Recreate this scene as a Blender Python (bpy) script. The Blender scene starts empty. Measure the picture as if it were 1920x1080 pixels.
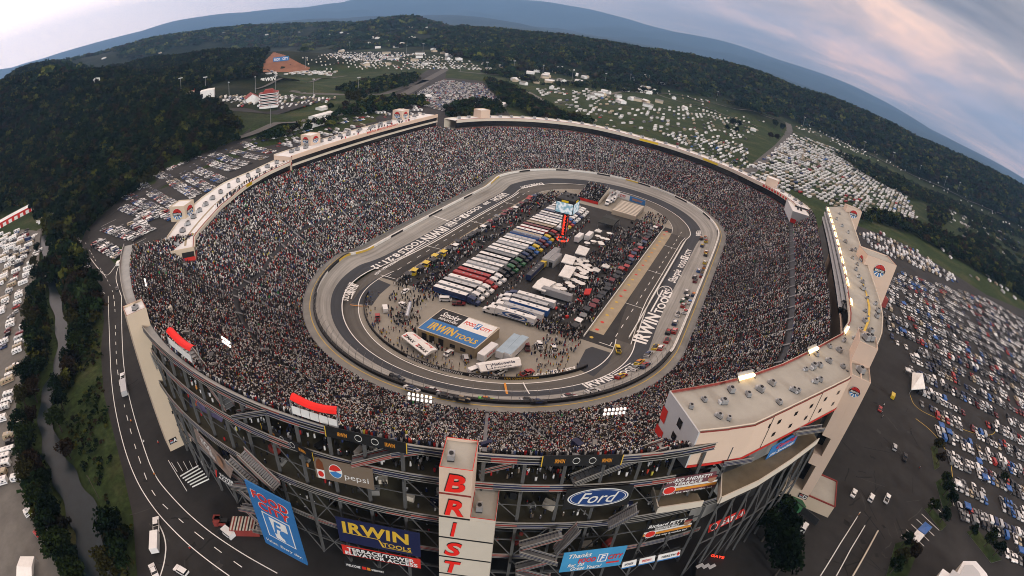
import bpy, math, random
import numpy as np
from mathutils import Vector, Matrix
rng = np.random.default_rng(7)
random.seed(7)
R = math.radians
S = bpy.context.scene
COL = S.collection

# ------------------------------------------------------------------ camera (a full-frame fisheye lens, equisolid, cropped)
F_PX, CY_PX = 1087.9, 796.6
YAW, PITCH, ROLL = 0.3603, -0.7084, 0.1229
EYE = np.array([-294.13, -95.87, 128.53])
_f = np.array([math.cos(YAW)*math.cos(PITCH), math.sin(YAW)*math.cos(PITCH), math.sin(PITCH)])
_r = np.array([math.sin(YAW), -math.cos(YAW), 0.0])
_u = np.cross(_r, _f)
_r2 = math.cos(ROLL)*_r + math.sin(ROLL)*_u
_u2 = -math.sin(ROLL)*_r + math.cos(ROLL)*_u
CAM = np.stack([_r2, _u2, -_f], 1)
cd = bpy.data.cameras.new('camera')
cam = bpy.data.objects.new('camera', cd)
COL.objects.link(cam)
S.camera = cam
cd.type = 'PANO'
cd.panorama_type = 'FISHEYE_EQUISOLID'
cd.sensor_width = 36
cd.sensor_fit = 'HORIZONTAL'
cd.fisheye_lens = F_PX/1920*36
cd.fisheye_fov = R(200)
cd.shift_y = (CY_PX-540)/1080
cd.clip_start, cd.clip_end = 0.5, 80000
cam.matrix_world = Matrix([[*CAM[0], EYE[0]], [*CAM[1], EYE[1]], [*CAM[2], EYE[2]], [0, 0, 0, 1]])

def ray(px, py):
    """direction through a point of the 1920 x 1080 photograph"""
    dx, dy = np.asarray(px, float)-960, np.asarray(py, float)-CY_PX
    r = np.hypot(dx, dy)+1e-9
    th = 2*np.arcsin(np.clip(r/(2*F_PX), 0, .999))
    c = np.stack([dx/r*np.sin(th), -dy/r*np.sin(th), -np.cos(th)], -1)
    return c @ CAM.T
def G(px, py, z=0.0):
    """the point at height z that the photograph shows at px, py"""
    d = ray(px, py)
    t = (z-EYE[2])/d[..., 2]
    return EYE+d*np.asarray(t)[..., None]
def RD(px, py, D):
    """the point at horizontal distance D"""
    d = ray(px, py)
    return EYE+d*(D/np.hypot(d[..., 0], d[..., 1]))[..., None]
def proj(W):
    d = (np.asarray(W, float)-EYE) @ CAM
    d = d/np.linalg.norm(d, axis=-1)[..., None]
    th = np.arccos(np.clip(-d[..., 2], -1, 1)); s = np.hypot(d[..., 0], d[..., 1])+1e-12
    r = 2*F_PX*np.sin(th/2)
    return np.stack([960+d[..., 0]/s*r, CY_PX-d[..., 1]/s*r], -1)
def HT(base, tx, ty, z0=0.0):
    """height of the upright line that starts at the world point base and ends at the photograph point"""
    zs = np.linspace(z0, z0+90, 1801)
    q = proj(np.stack([0*zs+base[0], 0*zs+base[1], zs], 1))
    return float(zs[np.hypot(q[:, 0]-tx, q[:, 1]-ty).argmin()])

# ------------------------------------------------------------------ noise
def hash2(ix, iy, seed):
    h = (ix.astype(np.int64)*374761393+iy.astype(np.int64)*668265263+seed*982451653) & 0xffffffff
    h = ((h ^ (h >> 13))*1274126177) & 0xffffffff
    return ((h ^ (h >> 16)) & 0xffff)/65535.0
def vnoise(x, y, seed=0):
    x, y = np.asarray(x, float), np.asarray(y, float)
    ix, iy = np.floor(x), np.floor(y)
    fx, fy = x-ix, y-iy
    fx, fy = fx*fx*(3-2*fx), fy*fy*(3-2*fy)
    a, b = hash2(ix, iy, seed), hash2(ix+1, iy, seed)
    c, d = hash2(ix, iy+1, seed), hash2(ix+1, iy+1, seed)
    return (a+(b-a)*fx)*(1-fy)+(c+(d-c)*fx)*fy
def fbm(x, y, seed=0, o=4):
    v, a = 0, .5
    for k in range(o):
        v = v+a*vnoise(x*2**k, y*2**k, seed+k); a *= .5
    return v

# ------------------------------------------------------------------ materials
MATS = {}
def mat(name, col, rough=.8, var=.12, scale=.15, metal=0.0, spec=.3, fine=None, attr=None, detail=4):
    """procedural Principled material: base colour with broad weathering and finer grain"""
    if name in MATS: return MATS[name]
    m = bpy.data.materials.new(name); m.use_nodes = True
    nt = m.node_tree; N = nt.nodes; Lk = nt.links
    b = N['Principled BSDF']
    b.inputs['Roughness'].default_value = rough
    b.inputs['Metallic'].default_value = metal
    b.inputs['Specular IOR Level'].default_value = spec
    g = N.new('ShaderNodeNewGeometry')
    no = N.new('ShaderNodeTexNoise'); no.inputs['Scale'].default_value = scale; no.inputs['Detail'].default_value = detail
    no.inputs['Roughness'].default_value = .65
    Lk.new(g.outputs['Position'], no.inputs['Vector'])
    mr = N.new('ShaderNodeMapRange')
    mr.inputs['From Min'].default_value, mr.inputs['From Max'].default_value = .3, .7
    mr.inputs['To Min'].default_value, mr.inputs['To Max'].default_value = 1-var, 1+var
    Lk.new(no.outputs['Fac'], mr.inputs['Value'])
    mul = N.new('ShaderNodeVectorMath'); mul.operation = 'SCALE'
    Lk.new(mr.outputs['Result'], mul.inputs['Scale'])
    if attr:
        a = N.new('ShaderNodeAttribute'); a.attribute_name = attr
        Lk.new(a.outputs['Color'], mul.inputs[0])
    else:
        mul.inputs[0].default_value = col[:3]
    Lk.new(mul.outputs[0], b.inputs['Base Color'])
    MATS[name] = m
    return m
def emit(name, col, strength):
    if name in MATS: return MATS[name]
    m = bpy.data.materials.new(name); m.use_nodes = True
    b = m.node_tree.nodes['Principled BSDF']
    b.inputs['Base Color'].default_value = (*col, 1)
    b.inputs['Emission Color'].default_value = (*col, 1)
    b.inputs['Emission Strength'].default_value = strength
    MATS[name] = m
    return m

# ------------------------------------------------------------------ mesh building
def link(o, parent=None):
    COL.objects.link(o)
    if parent is not None: o.parent = parent
    return o
def tag(o, label=None, cat=None, group=None, kind=None):
    if label: o['label'] = label
    if cat: o['category'] = cat
    if group: o['group'] = group
    if kind: o['kind'] = kind
    return o
def empty(name, loc=(0, 0, 0), rz=0.0, label=None, cat=None, group=None):
    o = bpy.data.objects.new(name, None); COL.objects.link(o)
    o.location = [float(v) for v in loc]; o.rotation_euler = (0, 0, rz); o.empty_display_size = 1
    return tag(o, label, cat, group)
def np_mesh(name, V, F, mats, mi=None, col=None, smooth=False):
    """mesh from numpy arrays; F is (n,3) or (n,4); col is one RGB per vertex"""
    me = bpy.data.meshes.new(name)
    V = np.ascontiguousarray(V, np.float32); F = np.ascontiguousarray(F, np.int32)
    k = F.shape[1]
    me.vertices.add(len(V)); me.vertices.foreach_set('co', V.ravel())
    me.loops.add(F.size); me.loops.foreach_set('vertex_index', F.ravel())
    me.polygons.add(len(F)); me.polygons.foreach_set('loop_start', np.arange(0, F.size, k, dtype=np.int32))
    for m in mats: me.materials.append(m)
    if mi is not None: me.polygons.foreach_set('material_index', np.ascontiguousarray(mi, np.int32))
    if smooth: me.polygons.foreach_set('use_smooth', np.ones(len(F), bool))
    if col is not None:
        a = me.color_attributes.new('tint', 'FLOAT_COLOR', 'POINT')
        a.data.foreach_set('color', np.ascontiguousarray(np.concatenate([col, np.ones((len(col), 1))], 1), np.float32).ravel())
    me.update(calc_edges=True)
    return me
def np_obj(name, V, F, mats, parent=None, **k):
    return link(bpy.data.objects.new(name, np_mesh(name, V, F, mats, **k)), parent)

class MB:
    """collects boxes, beams, tubes, prisms and sheets; build() links them as ONE mesh object"""
    def __init__(s): s.v, s.f, s.m, s.mats = [], [], [], []
    def mi(s, m):
        if m not in s.mats: s.mats.append(m)
        return s.mats.index(m)
    def add(s, vs, fs, m):
        o = len(s.v); s.v += [tuple(float(c) for c in p) for p in vs]
        k = s.mi(m)
        for f in fs: s.f.append(tuple(i+o for i in f)); s.m.append(k)
    def box(s, c, size, m, rz=0.0, taper=1.0, tz=None):
        x, y, z = c; a, b, h = size[0]/2, size[1]/2, size[2]
        ca, sa = math.cos(rz), math.sin(rz)
        vs = []
        for k, t in ((0, 1.0), (1, taper)):
            tb = t if tz is None else (1.0 if k == 0 else tz)
            for dx, dy in ((-a*t, -b*tb), (a*t, -b*tb), (a*t, b*tb), (-a*t, b*tb)):
                vs.append((x+dx*ca-dy*sa, y+dx*sa+dy*ca, z+k*h))
        s.add(vs, [(3, 2, 1, 0), (4, 5, 6, 7), (0, 1, 5, 4), (1, 2, 6, 5), (2, 3, 7, 6), (3, 0, 4, 7)], m)
    def quad(s, a, b, c, d, m): s.add([a, b, c, d], [(0, 1, 2, 3)], m)
    def slab(s, a, b, c, d, th, m):
        """a four-cornered panel with thickness th along its normal"""
        P = [Vector(p) for p in (a, b, c, d)]
        n = (P[1]-P[0]).cross(P[3]-P[0]).normalized()*th
        s.add([*P, *[p-n for p in P]], [(0, 1, 2, 3), (7, 6, 5, 4), (1, 0, 4, 5), (2, 1, 5, 6), (3, 2, 6, 7), (0, 3, 7, 4)], m)
    def prism(s, poly, z0, z1, m, mtop=None, bottom=True):
        n = len(poly)
        A = sum(poly[i][0]*poly[(i+1) % n][1]-poly[(i+1) % n][0]*poly[i][1] for i in range(n))
        if A < 0: poly = poly[::-1]
        vs = [(p[0], p[1], z0) for p in poly]+[(p[0], p[1], z1) for p in poly]
        s.add(vs, ([tuple(range(n-1, -1, -1))] if bottom else [])+[(i, (i+1) % n, n+(i+1) % n, n+i) for i in range(n)], m)
        s.add([(p[0], p[1], z1) for p in poly], [tuple(range(n))], mtop or m)
    def beam(s, p, q, w, h, m):
        p, q = Vector([float(c) for c in p]), Vector([float(c) for c in q])
        d = (q-p)
        if d.length < 1e-6: return
        d.normalize()
        a = d.cross(Vector((0, 0, 1)))
        if a.length < 1e-3: a = Vector((1, 0, 0))
        a.normalize(); b = a.cross(d).normalized()
        a *= w/2; b *= h/2
        s.add([p-a-b, p+a-b, p+a+b, p-a+b, q-a-b, q+a-b, q+a+b, q-a+b],
              [(3, 2, 1, 0), (4, 5, 6, 7), (0, 1, 5, 4), (1, 2, 6, 5), (2, 3, 7, 6), (3, 0, 4, 7)], m)
    def tube(s, p, q, r, m, n=8, r2=None):
        p, q = Vector([float(c) for c in p]), Vector([float(c) for c in q])
        d = (q-p).normalized(); r2 = r if r2 is None else r2
        a = d.cross(Vector((0, 0, 1)))
        if a.length < 1e-3: a = Vector((1, 0, 0))
        a.normalize(); b = d.cross(a)
        vs = [p+(a*math.cos(t)+b*math.sin(t))*r for t in [2*math.pi*i/n for i in range(n)]]
        vs += [q+(a*math.cos(t)+b*math.sin(t))*r2 for t in [2*math.pi*i/n for i in range(n)]]
        s.add(vs, [tuple(range(n-1, -1, -1)), tuple(range(n, 2*n))]+[(i, (i+1) % n, n+(i+1) % n, n+i) for i in range(n)], m)
    def disc(s, c, r, m, n=20, axx=(1, 0, 0), axy=(0, 1, 0), a0=0, a1=2*math.pi, ri=0.0, ry=None):
        c, X, Y = Vector(c), Vector(axx), Vector(axy)
        ry = r if ry is None else ry
        ts = [a0+(a1-a0)*i/n for i in range(n+1)]
        if ri <= 0:
            s.add([c]+[c+X*(r*math.cos(t))+Y*(ry*math.sin(t)) for t in ts], [(0, i+1, i+2) for i in range(n)], m)
        else:
            vs = [c+X*(r*math.cos(t))+Y*(ry*math.sin(t)) for t in ts]+[c+X*(ri*math.cos(t))+Y*(ri*ry/r*math.sin(t)) for t in ts]
            s.add(vs, [(i, i+1, n+2+i, n+1+i) for i in range(n)], m)
    def strip(s, rows, m, flip=False):
        """sheet through rows of points"""
        k = len(rows[0]); vs = [p for r in rows for p in r]
        fs = []
        for i in range(len(rows)-1):
            for j in range(k-1):
                q = (i*k+j, i*k+j+1, (i+1)*k+j+1, (i+1)*k+j)
                fs.append(q[::-1] if flip else q)
        s.add(vs, fs, m)
    def mesh(s, name):
        me = bpy.data.meshes.new(name)
        me.from_pydata(s.v, [], s.f)
        for m in s.mats: me.materials.append(m)
        me.polygons.foreach_set('material_index', s.m)
        me.update()
        return me
    def build(s, name, parent=None): return link(bpy.data.objects.new(name, s.mesh(name)), parent)

# ------------------------------------------------------------------ lettering
_TX = {}
def glyphs(text, bold=.02, shear=0.0, squeeze=1.0, spacing=None):
    """triangles of a line of text, cap height 1, start at x = 0: (verts n x 2, faces)"""
    bold = min(bold*.6, .035); spacing = 1+max(bold, 0)*2.2 if spacing is None else spacing
    key = (text, bold, shear, squeeze, spacing)
    if key not in _TX:
        c = bpy.data.curves.new('lettering', 'FONT'); c.body = text; c.offset = bold; c.shear = shear
        c.resolution_u = 3; c.space_character = spacing
        o = bpy.data.objects.new('lettering', c); COL.objects.link(o)
        dg = bpy.context.evaluated_depsgraph_get()
        me = bpy.data.meshes.new_from_object(o.evaluated_get(dg))
        me.calc_loop_triangles()
        v = np.empty(len(me.vertices)*3, np.float32); me.vertices.foreach_get('co', v)
        t = np.empty(len(me.loop_triangles)*3, np.int32); me.loop_triangles.foreach_get('vertices', t)
        v = v.reshape(-1, 3)[:, :2].astype(float)/.69; t = t.reshape(-1, 3)
        v[:, 0] -= v[:, 0].min() if len(v) else 0
        v[:, 0] *= squeeze
        bpy.data.objects.remove(o); bpy.data.meshes.remove(me); bpy.data.curves.remove(c)
        _TX[key] = (v, t)
    return _TX[key]
def put_text(mb, text, org, X, Y, h, m, width=None, align='c', lift=.03, **k):
    """lettering of cap height h on the plane through org spanned by unit vectors X (reading direction) and Y (up)"""
    v, t = glyphs(text, **k)
    if not len(v): return
    w = v[:, 0].max()
    sx = h if width is None else width/w
    off = {'c': -w/2, 'l': 0.0, 'r': -w}[align]
    X, Y, org = np.array(X, float), np.array(Y, float), np.array(org, float)
    n = np.cross(X, Y)
    p = org+n*lift+(v[:, :1]+off)*sx*X+(v[:, 1:2]-.5)*h*Y
    mb.add(p, [tuple(f) for f in t], m)
EXPOSURE, SUN_E, CLOUD_K, HAZE = .7, 2.5, 6.2, 5.2e-5
ZENITH = .6
HAZE_COL = (.30, .54, .92, 1)
# ------------------------------------------------------------------ light
S.view_settings.view_transform = 'Standard'
S.view_settings.look = 'None'
S.view_settings.exposure = EXPOSURE
S.cycles.use_denoising = True
S.cycles.max_bounces = 4
S.cycles.diffuse_bounces = 2
S.cycles.volume_bounces = 1
S.cycles.filter_width = 1.0
S.cycles.volume_step_rate = 1.0
SUN_AZ, SUN_EL = R(-128), R(13)          # the glow after a cloudy sunset, low behind the photographer
w = bpy.data.worlds.new('World'); S.world = w; w.use_nodes = True
nt = w.node_tree; N, Lk = nt.nodes, nt.links
bg = N['Background']; bg.inputs['Strength'].default_value = .1
sky = N.new('ShaderNodeTexSky'); sky.sky_type = 'NISHITA'; sky.sun_disc = False
sky.sun_elevation = SUN_EL; sky.sun_rotation = R(90)-SUN_AZ; sky.dust_density = 2.0; sky.altitude = 500
tc = N.new('ShaderNodeTexCoord')
sep = N.new('ShaderNodeSeparateXYZ'); Lk.new(tc.outputs['Generated'], sep.inputs[0])
def math_(op, a, b=None, clamp=False):
    n = N.new('ShaderNodeMath'); n.operation = op; n.use_clamp = clamp
    for i, v in enumerate((a, b)):
        if v is None: continue
        if isinstance(v, (int, float)): n.inputs[i].default_value = v
        else: Lk.new(v, n.inputs[i])
    return n.outputs[0]
def dotv(vec):
    n = N.new('ShaderNodeVectorMath'); n.operation = 'DOT_PRODUCT'
    Lk.new(tc.outputs['Generated'], n.inputs[0]); n.inputs[1].default_value = [float(x) for x in vec]
    return n.outputs['Value']
# cloud deck: noise on a plane overhead, stretched along the wind
zz = math_('MAXIMUM', math_('ADD', sep.outputs['Z'], .17), .03)
cmb = N.new('ShaderNodeCombineXYZ')
Lk.new(math_('DIVIDE', sep.outputs['X'], zz), cmb.inputs[0]); Lk.new(math_('DIVIDE', sep.outputs['Y'], zz), cmb.inputs[1])
mp = N.new('ShaderNodeMapping'); mp.inputs['Rotation'].default_value = (0, 0, R(-25)); mp.inputs['Scale'].default_value = (.62, .40, 1); mp.inputs['Location'].default_value = (1.3, 3.4, 0)
Lk.new(cmb.outputs[0], mp.inputs[0])
n1 = N.new('ShaderNodeTexNoise'); n1.inputs['Scale'].default_value = 1.0; n1.inputs['Detail'].default_value = 8; n1.inputs['Roughness'].default_value = .62; n1.inputs['Distortion'].default_value = .4
Lk.new(mp.outputs[0], n1.inputs['Vector'])
n2 = N.new('ShaderNodeTexNoise'); n2.inputs['Scale'].default_value = 2.6; n2.inputs['Detail'].default_value = 6; n2.inputs['Roughness'].default_value = .6
Lk.new(mp.outputs[0], n2.inputs['Vector'])
def ramp(fac, stops):
    r = N.new('ShaderNodeValToRGB'); e = r.color_ramp.elements
    while len(e) < len(stops): e.new(.5)
    for x, (p, c) in zip(e, stops): x.position = p; x.color = (*c, 1)
    Lk.new(fac, r.inputs[0]); return r.outputs[0]
def mix(fac, a, b, mode='MIX'):
    n = N.new('ShaderNodeMix'); n.data_type = 'RGBA'; n.blend_type = mode
    if isinstance(fac, (int, float)): n.inputs[0].default_value = fac
    else: Lk.new(fac, n.inputs[0])
    for i, v in ((6, a), (7, b)):
        if isinstance(v, tuple): n.inputs[i].default_value = (*v, 1)
        else: Lk.new(v, n.inputs[i])
    return n.outputs[2]
K = CLOUD_K
base = ramp(n1.outputs['Fac'], [(.36, (.26*K, .235*K, .235*K)), (.46, (.45*K, .405*K, .39*K)), (.545, (.72*K, .60*K, .54*K)), (.64, (1.35*K, .98*K, .70*K))])
det = ramp(n2.outputs['Fac'], [(.38, (.80, .82, .86)), (.62, (1.16, 1.10, 1.05))])
cloud = mix(1.0, base, det, 'MULTIPLY')
# the thin bright overcast to the north-west
gl = ray(20, 10)
glow = math_('POWER', math_('MAXIMUM', dotv(gl), 0.0), 3.4)
low = math_('SUBTRACT', 1.0, math_('MULTIPLY', sep.outputs['Z'], 3.4), True)
cloud = mix(low, cloud, mix(1.0, cloud, (1.55, 1.12, .80), 'MULTIPLY'))
thin = mix(glow, cloud, (3.2*K, 2.5*K, 2.2*K))
cover = math_('MULTIPLY', math_('ADD', math_('MULTIPLY', n1.outputs['Fac'], .1), .95, True), 1.0)
up = math_('MULTIPLY', math_('ADD', sep.outputs['Z'], .25), 3.0, True)
allsky0 = mix(cover, sky.outputs[0], thin)
# the deck overhead, out of the picture, is thinner and brighter
zb = math_('ADD', math_('MULTIPLY', math_('MULTIPLY', math_('SUBTRACT', sep.outputs['Z'], .42), 3.0, True), ZENITH), 1.0)
vs = N.new('ShaderNodeVectorMath'); vs.operation = 'SCALE'; Lk.new(allsky0, vs.inputs[0]); Lk.new(zb, vs.inputs['Scale']); allsky = vs.outputs[0]
Lk.new(allsky, bg.inputs['Color'])

sd = bpy.data.lights.new('sun', 'SUN'); sun = bpy.data.objects.new('sun', sd); COL.objects.link(sun)
sd.energy = SUN_E; sd.angle = R(14); sd.color = (1.0, .95, .90)
sv = Vector((math.cos(SUN_AZ)*math.cos(SUN_EL), math.sin(SUN_AZ)*math.cos(SUN_EL), math.sin(SUN_EL)))
sun.rotation_euler = sv.to_track_quat('Z', 'Y').to_euler()

# ------------------------------------------------------------------ terrain: flat valley floor, ridges at their distances
RIDGES = []
def ridge(pts, W, rough=.10, seed=1, top=0.0, p=1.0):
    """pts: (px, py, distance) of the crest as the photograph shows it; W: half width of the hill"""
    c = np.array([RD(px, py, D) for px, py, D in pts]); c[:, 2] = np.maximum(c[:, 2]-top, 1)
    RIDGES.append((c, np.broadcast_to(np.asarray(W, float), (len(pts),)), rough, seed, p))
def terrain(x, y):
    x, y = np.asarray(x, float), np.asarray(y, float)
    h = np.zeros(np.broadcast(x, y).shape)
    for c, W, rough, seed, p in RIDGES:
        best = np.zeros(h.shape)
        nz = fbm(x/(W.mean()*.35)+seed*7.3, y/(W.mean()*.35), seed, 5)-.5
        for i in range(len(c)-1):
            a, b = c[i], c[i+1]
            d = b[:2]-a[:2]; L2 = d@d+1e-9
            t = np.clip(((x-a[0])*d[0]+(y-a[1])*d[1])/L2, 0, 1)
            dist = np.hypot(x-a[0]-t*d[0], y-a[1]-t*d[1])
            w_ = W[i]+(W[i+1]-W[i])*t
            q = np.clip(dist/w_*(1+nz*1.1*np.clip(dist/w_*3, 0, 1)), 0, 1)
            s = (.5+.5*np.cos(np.pi*q))**p
            best = np.maximum(best, (a[2]+(b[2]-a[2])*t)*s*(1+rough*nz*2*np.clip(q*4, 0, 1)))
        h = np.maximum(h, best)
    return np.maximum(h-1.6, 0)
# far blue mountains
ridge([(-260, 190, 23750), (20, 128, 23750), (60, 117, 23750), (133, 93, 23750), (217, 70, 23750), (300, 50, 23750), (333, 38, 23750), (383, 30, 23750), (433, 27, 23750), (500, 18, 23750), (567, 14, 23750),
       (640, 5, 23750), (690, 0, 23750), (760, -12, 23750), (850, -14, 23750), (940, -2, 23750), (1013, 2, 23000), (1073, 12, 22500), (1107, 20, 22000), (1173, 38, 21500), (1223, 50, 20750), (1280, 65, 20000), (1360, 78, 19500),
       (1413, 97, 19000), (1480, 118, 18500), (1547, 140, 18000), (1593, 168, 17500), (1647, 196, 17250), (1680, 212, 17000), (1747, 243, 16750), (1813, 277, 16500), (1863, 305, 16500), (1920, 335, 16500), (2050, 420, 16500)], 6500, .10, 3)
ridge([(60, 150, 13000), (200, 95, 13000), (350, 60, 13000), (450, 48, 13200), (560, 37, 13200), (640, 40, 13000), (700, 30, 13000), (800, 34, 13000), (850, 28, 13000), (890, 40, 13000), (960, 52, 13000)], 2600, .12, 5)
# middle wooded ridges
ridge([(40, 150, 3400), (90, 124, 3400), (150, 112, 3400), (200, 98, 3400), (273, 77, 3500), (333, 68, 3600), (400, 57, 3700), (467, 54, 3700), (533, 49, 3700), (640, 50, 3700), (700, 47, 3700)], 1100, .12, 8)
ridge([(690, 52, 3000), (720, 44, 3000), (767, 33, 3000), (800, 43, 3000), (830, 55, 3000)], [500, 550, 600, 550, 450], .08, 9)
ridge([(850, 62, 2600), (890, 52, 2500), (923, 53, 2400), (957, 60, 2300), (1017, 69, 2200), (1057, 65, 2200), (1107, 74, 2100), (1173, 84, 2050), (1280, 109, 2000), (1320, 109, 2000), (1397, 126, 2000), (1493, 163, 2000), (1580, 190, 2000),
       (1647, 220, 2000), (1697, 246, 2000), (1763, 284, 2000), (1813, 298, 2000), (1863, 322, 2050), (1920, 350, 2100), (2050, 440, 2300)], 760, .10, 11, 10)
# the near wooded hills on the left
ridge([(-200, 260, 1400), (-60, 180, 1400), (0, 152, 1350), (60, 150, 1250), (160, 163, 1100), (250, 172, 960), (330, 185, 860), (400, 205, 800), (440, 226, 770)], [560, 560, 540, 500, 440, 380, 320, 230, 150], .10, 14, 10)
ridge([(-80, 190, 2000), (0, 152, 1900), (47, 122, 1900), (83, 127, 1900), (133, 140, 1900), (160, 150, 1900)], [420, 420, 420, 420, 380, 300], .08, 15, 10)
ridge([(170, 150, 1800), (233, 122, 1750), (267, 111, 1700), (333, 104, 1600), (377, 96, 1550), (450, 101, 1500), (500, 91, 1500), (550, 95, 1480), (585, 115, 1460)], [330, 360, 360, 360, 340, 300, 290, 260, 160], .08, 17, 8)
# terrace with the hillside letters and the bank behind the car park
ridge([(400, 165, 1120), (450, 146, 1180), (520, 139, 1240), (590, 141, 1290), (640, 140, 1310)], [110, 150, 170, 170, 150], .04, 19)
ridge([(640, 142, 1310), (700, 134, 1300), (760, 133, 1290), (785, 142, 1270)], [150, 160, 150, 90], .04, 20)
CREEK_PX = [(92, 505), (99, 545), (111, 590), (119, 640), (112, 690), (88, 735), (84, 790), (98, 845), (118, 890), (150, 950), (172, 1005), (184, 1060), (200, 1120), (215, 1200)]
CREEK = np.array([G(*p, -1.5)[:2] for p in CREEK_PX])
CREEK = np.concatenate([[CREEK[0]+(CREEK[0]-CREEK[2])*1.3], CREEK])
def creek_dist(x, y):
    d = np.full(np.broadcast(x, y).shape, 1e9)
    for a, b in zip(CREEK[:-1], CREEK[1:]):
        e = b-a; t = np.clip(((x-a[0])*e[0]+(y-a[1])*e[1])/(e@e), 0, 1)
        d = np.minimum(d, np.hypot(x-a[0]-t*e[0], y-a[1]-t*e[1]))
    return d
_GX, _GY, _ST = np.arange(-1500, 6200, 14.0), np.arange(-4200, 6200, 14.0), 14.0
_TG = []
def terrain_fast(x, y):
    """the same terrain from a fine grid"""
    if not _TG: _TG.append(terrain(*np.meshgrid(_GX, _GY, indexing='ij')))
    g = _TG[0]; u, v = (x-_GX[0])/_ST, (y-_GY[0])/_ST
    out = (u < 0) | (v < 0) | (u >= len(_GX)-1.01) | (v >= len(_GY)-1.01)
    i, j = np.clip(u, 0, len(_GX)-2).astype(int), np.clip(v, 0, len(_GY)-2).astype(int); fu, fv = np.clip(u-i, 0, 1), np.clip(v-j, 0, 1)
    h = (g[i, j]*(1-fu)+g[i+1, j]*fu)*(1-fv)+(g[i, j+1]*(1-fu)+g[i+1, j+1]*fu)*fv
    if np.any(out): h = np.where(out, terrain(x, y), h)
    return h
def ground_z(x, y):
    x, y = np.asarray(x, float), np.asarray(y, float)
    h = terrain_fast(x, y)
    far = np.hypot(x+100, y)
    near = far < 500
    if np.any(near):
        cdist = creek_dist(x, y)
        h = np.where(near, h-3.2*np.clip(1.6-cdist/9.0, 0, 1), h)
    return h
def TR(px, py, lift=0.0):
    """where the photograph's line of sight meets the ground"""
    px, py = np.atleast_1d(np.asarray(px, float)), np.atleast_1d(np.asarray(py, float))
    d = ray(px, py); hd = np.hypot(d[:, 0], d[:, 1])
    s = np.geomspace(40, 5200, 380)
    out = np.full((len(px), 3), np.nan); todo = np.ones(len(px), bool); prev = np.zeros(len(px))
    for D in s:
        p = EYE+d*(D/hd)[:, None]
        hit = todo & (p[:, 2] <= ground_z(p[:, 0], p[:, 1]))
        if hit.any():
            lo, hi = prev[hit], np.full(hit.sum(), D)
            for _ in range(14):
                mid = (lo+hi)/2; q = EYE+d[hit]*(mid/hd[hit])[:, None]
                b = q[:, 2] <= ground_z(q[:, 0], q[:, 1])
                hi = np.where(b, mid, hi); lo = np.where(b, lo, mid)
            q = EYE+d[hit]*(hi/hd[hit])[:, None]; q[:, 2] += lift
            out[hit] = q; todo[hit] = False
        prev[todo] = D
        if not todo.any(): break
    return out
def T1(px, py, lift=0.0): return TR(px, py, lift)[0]

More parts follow.
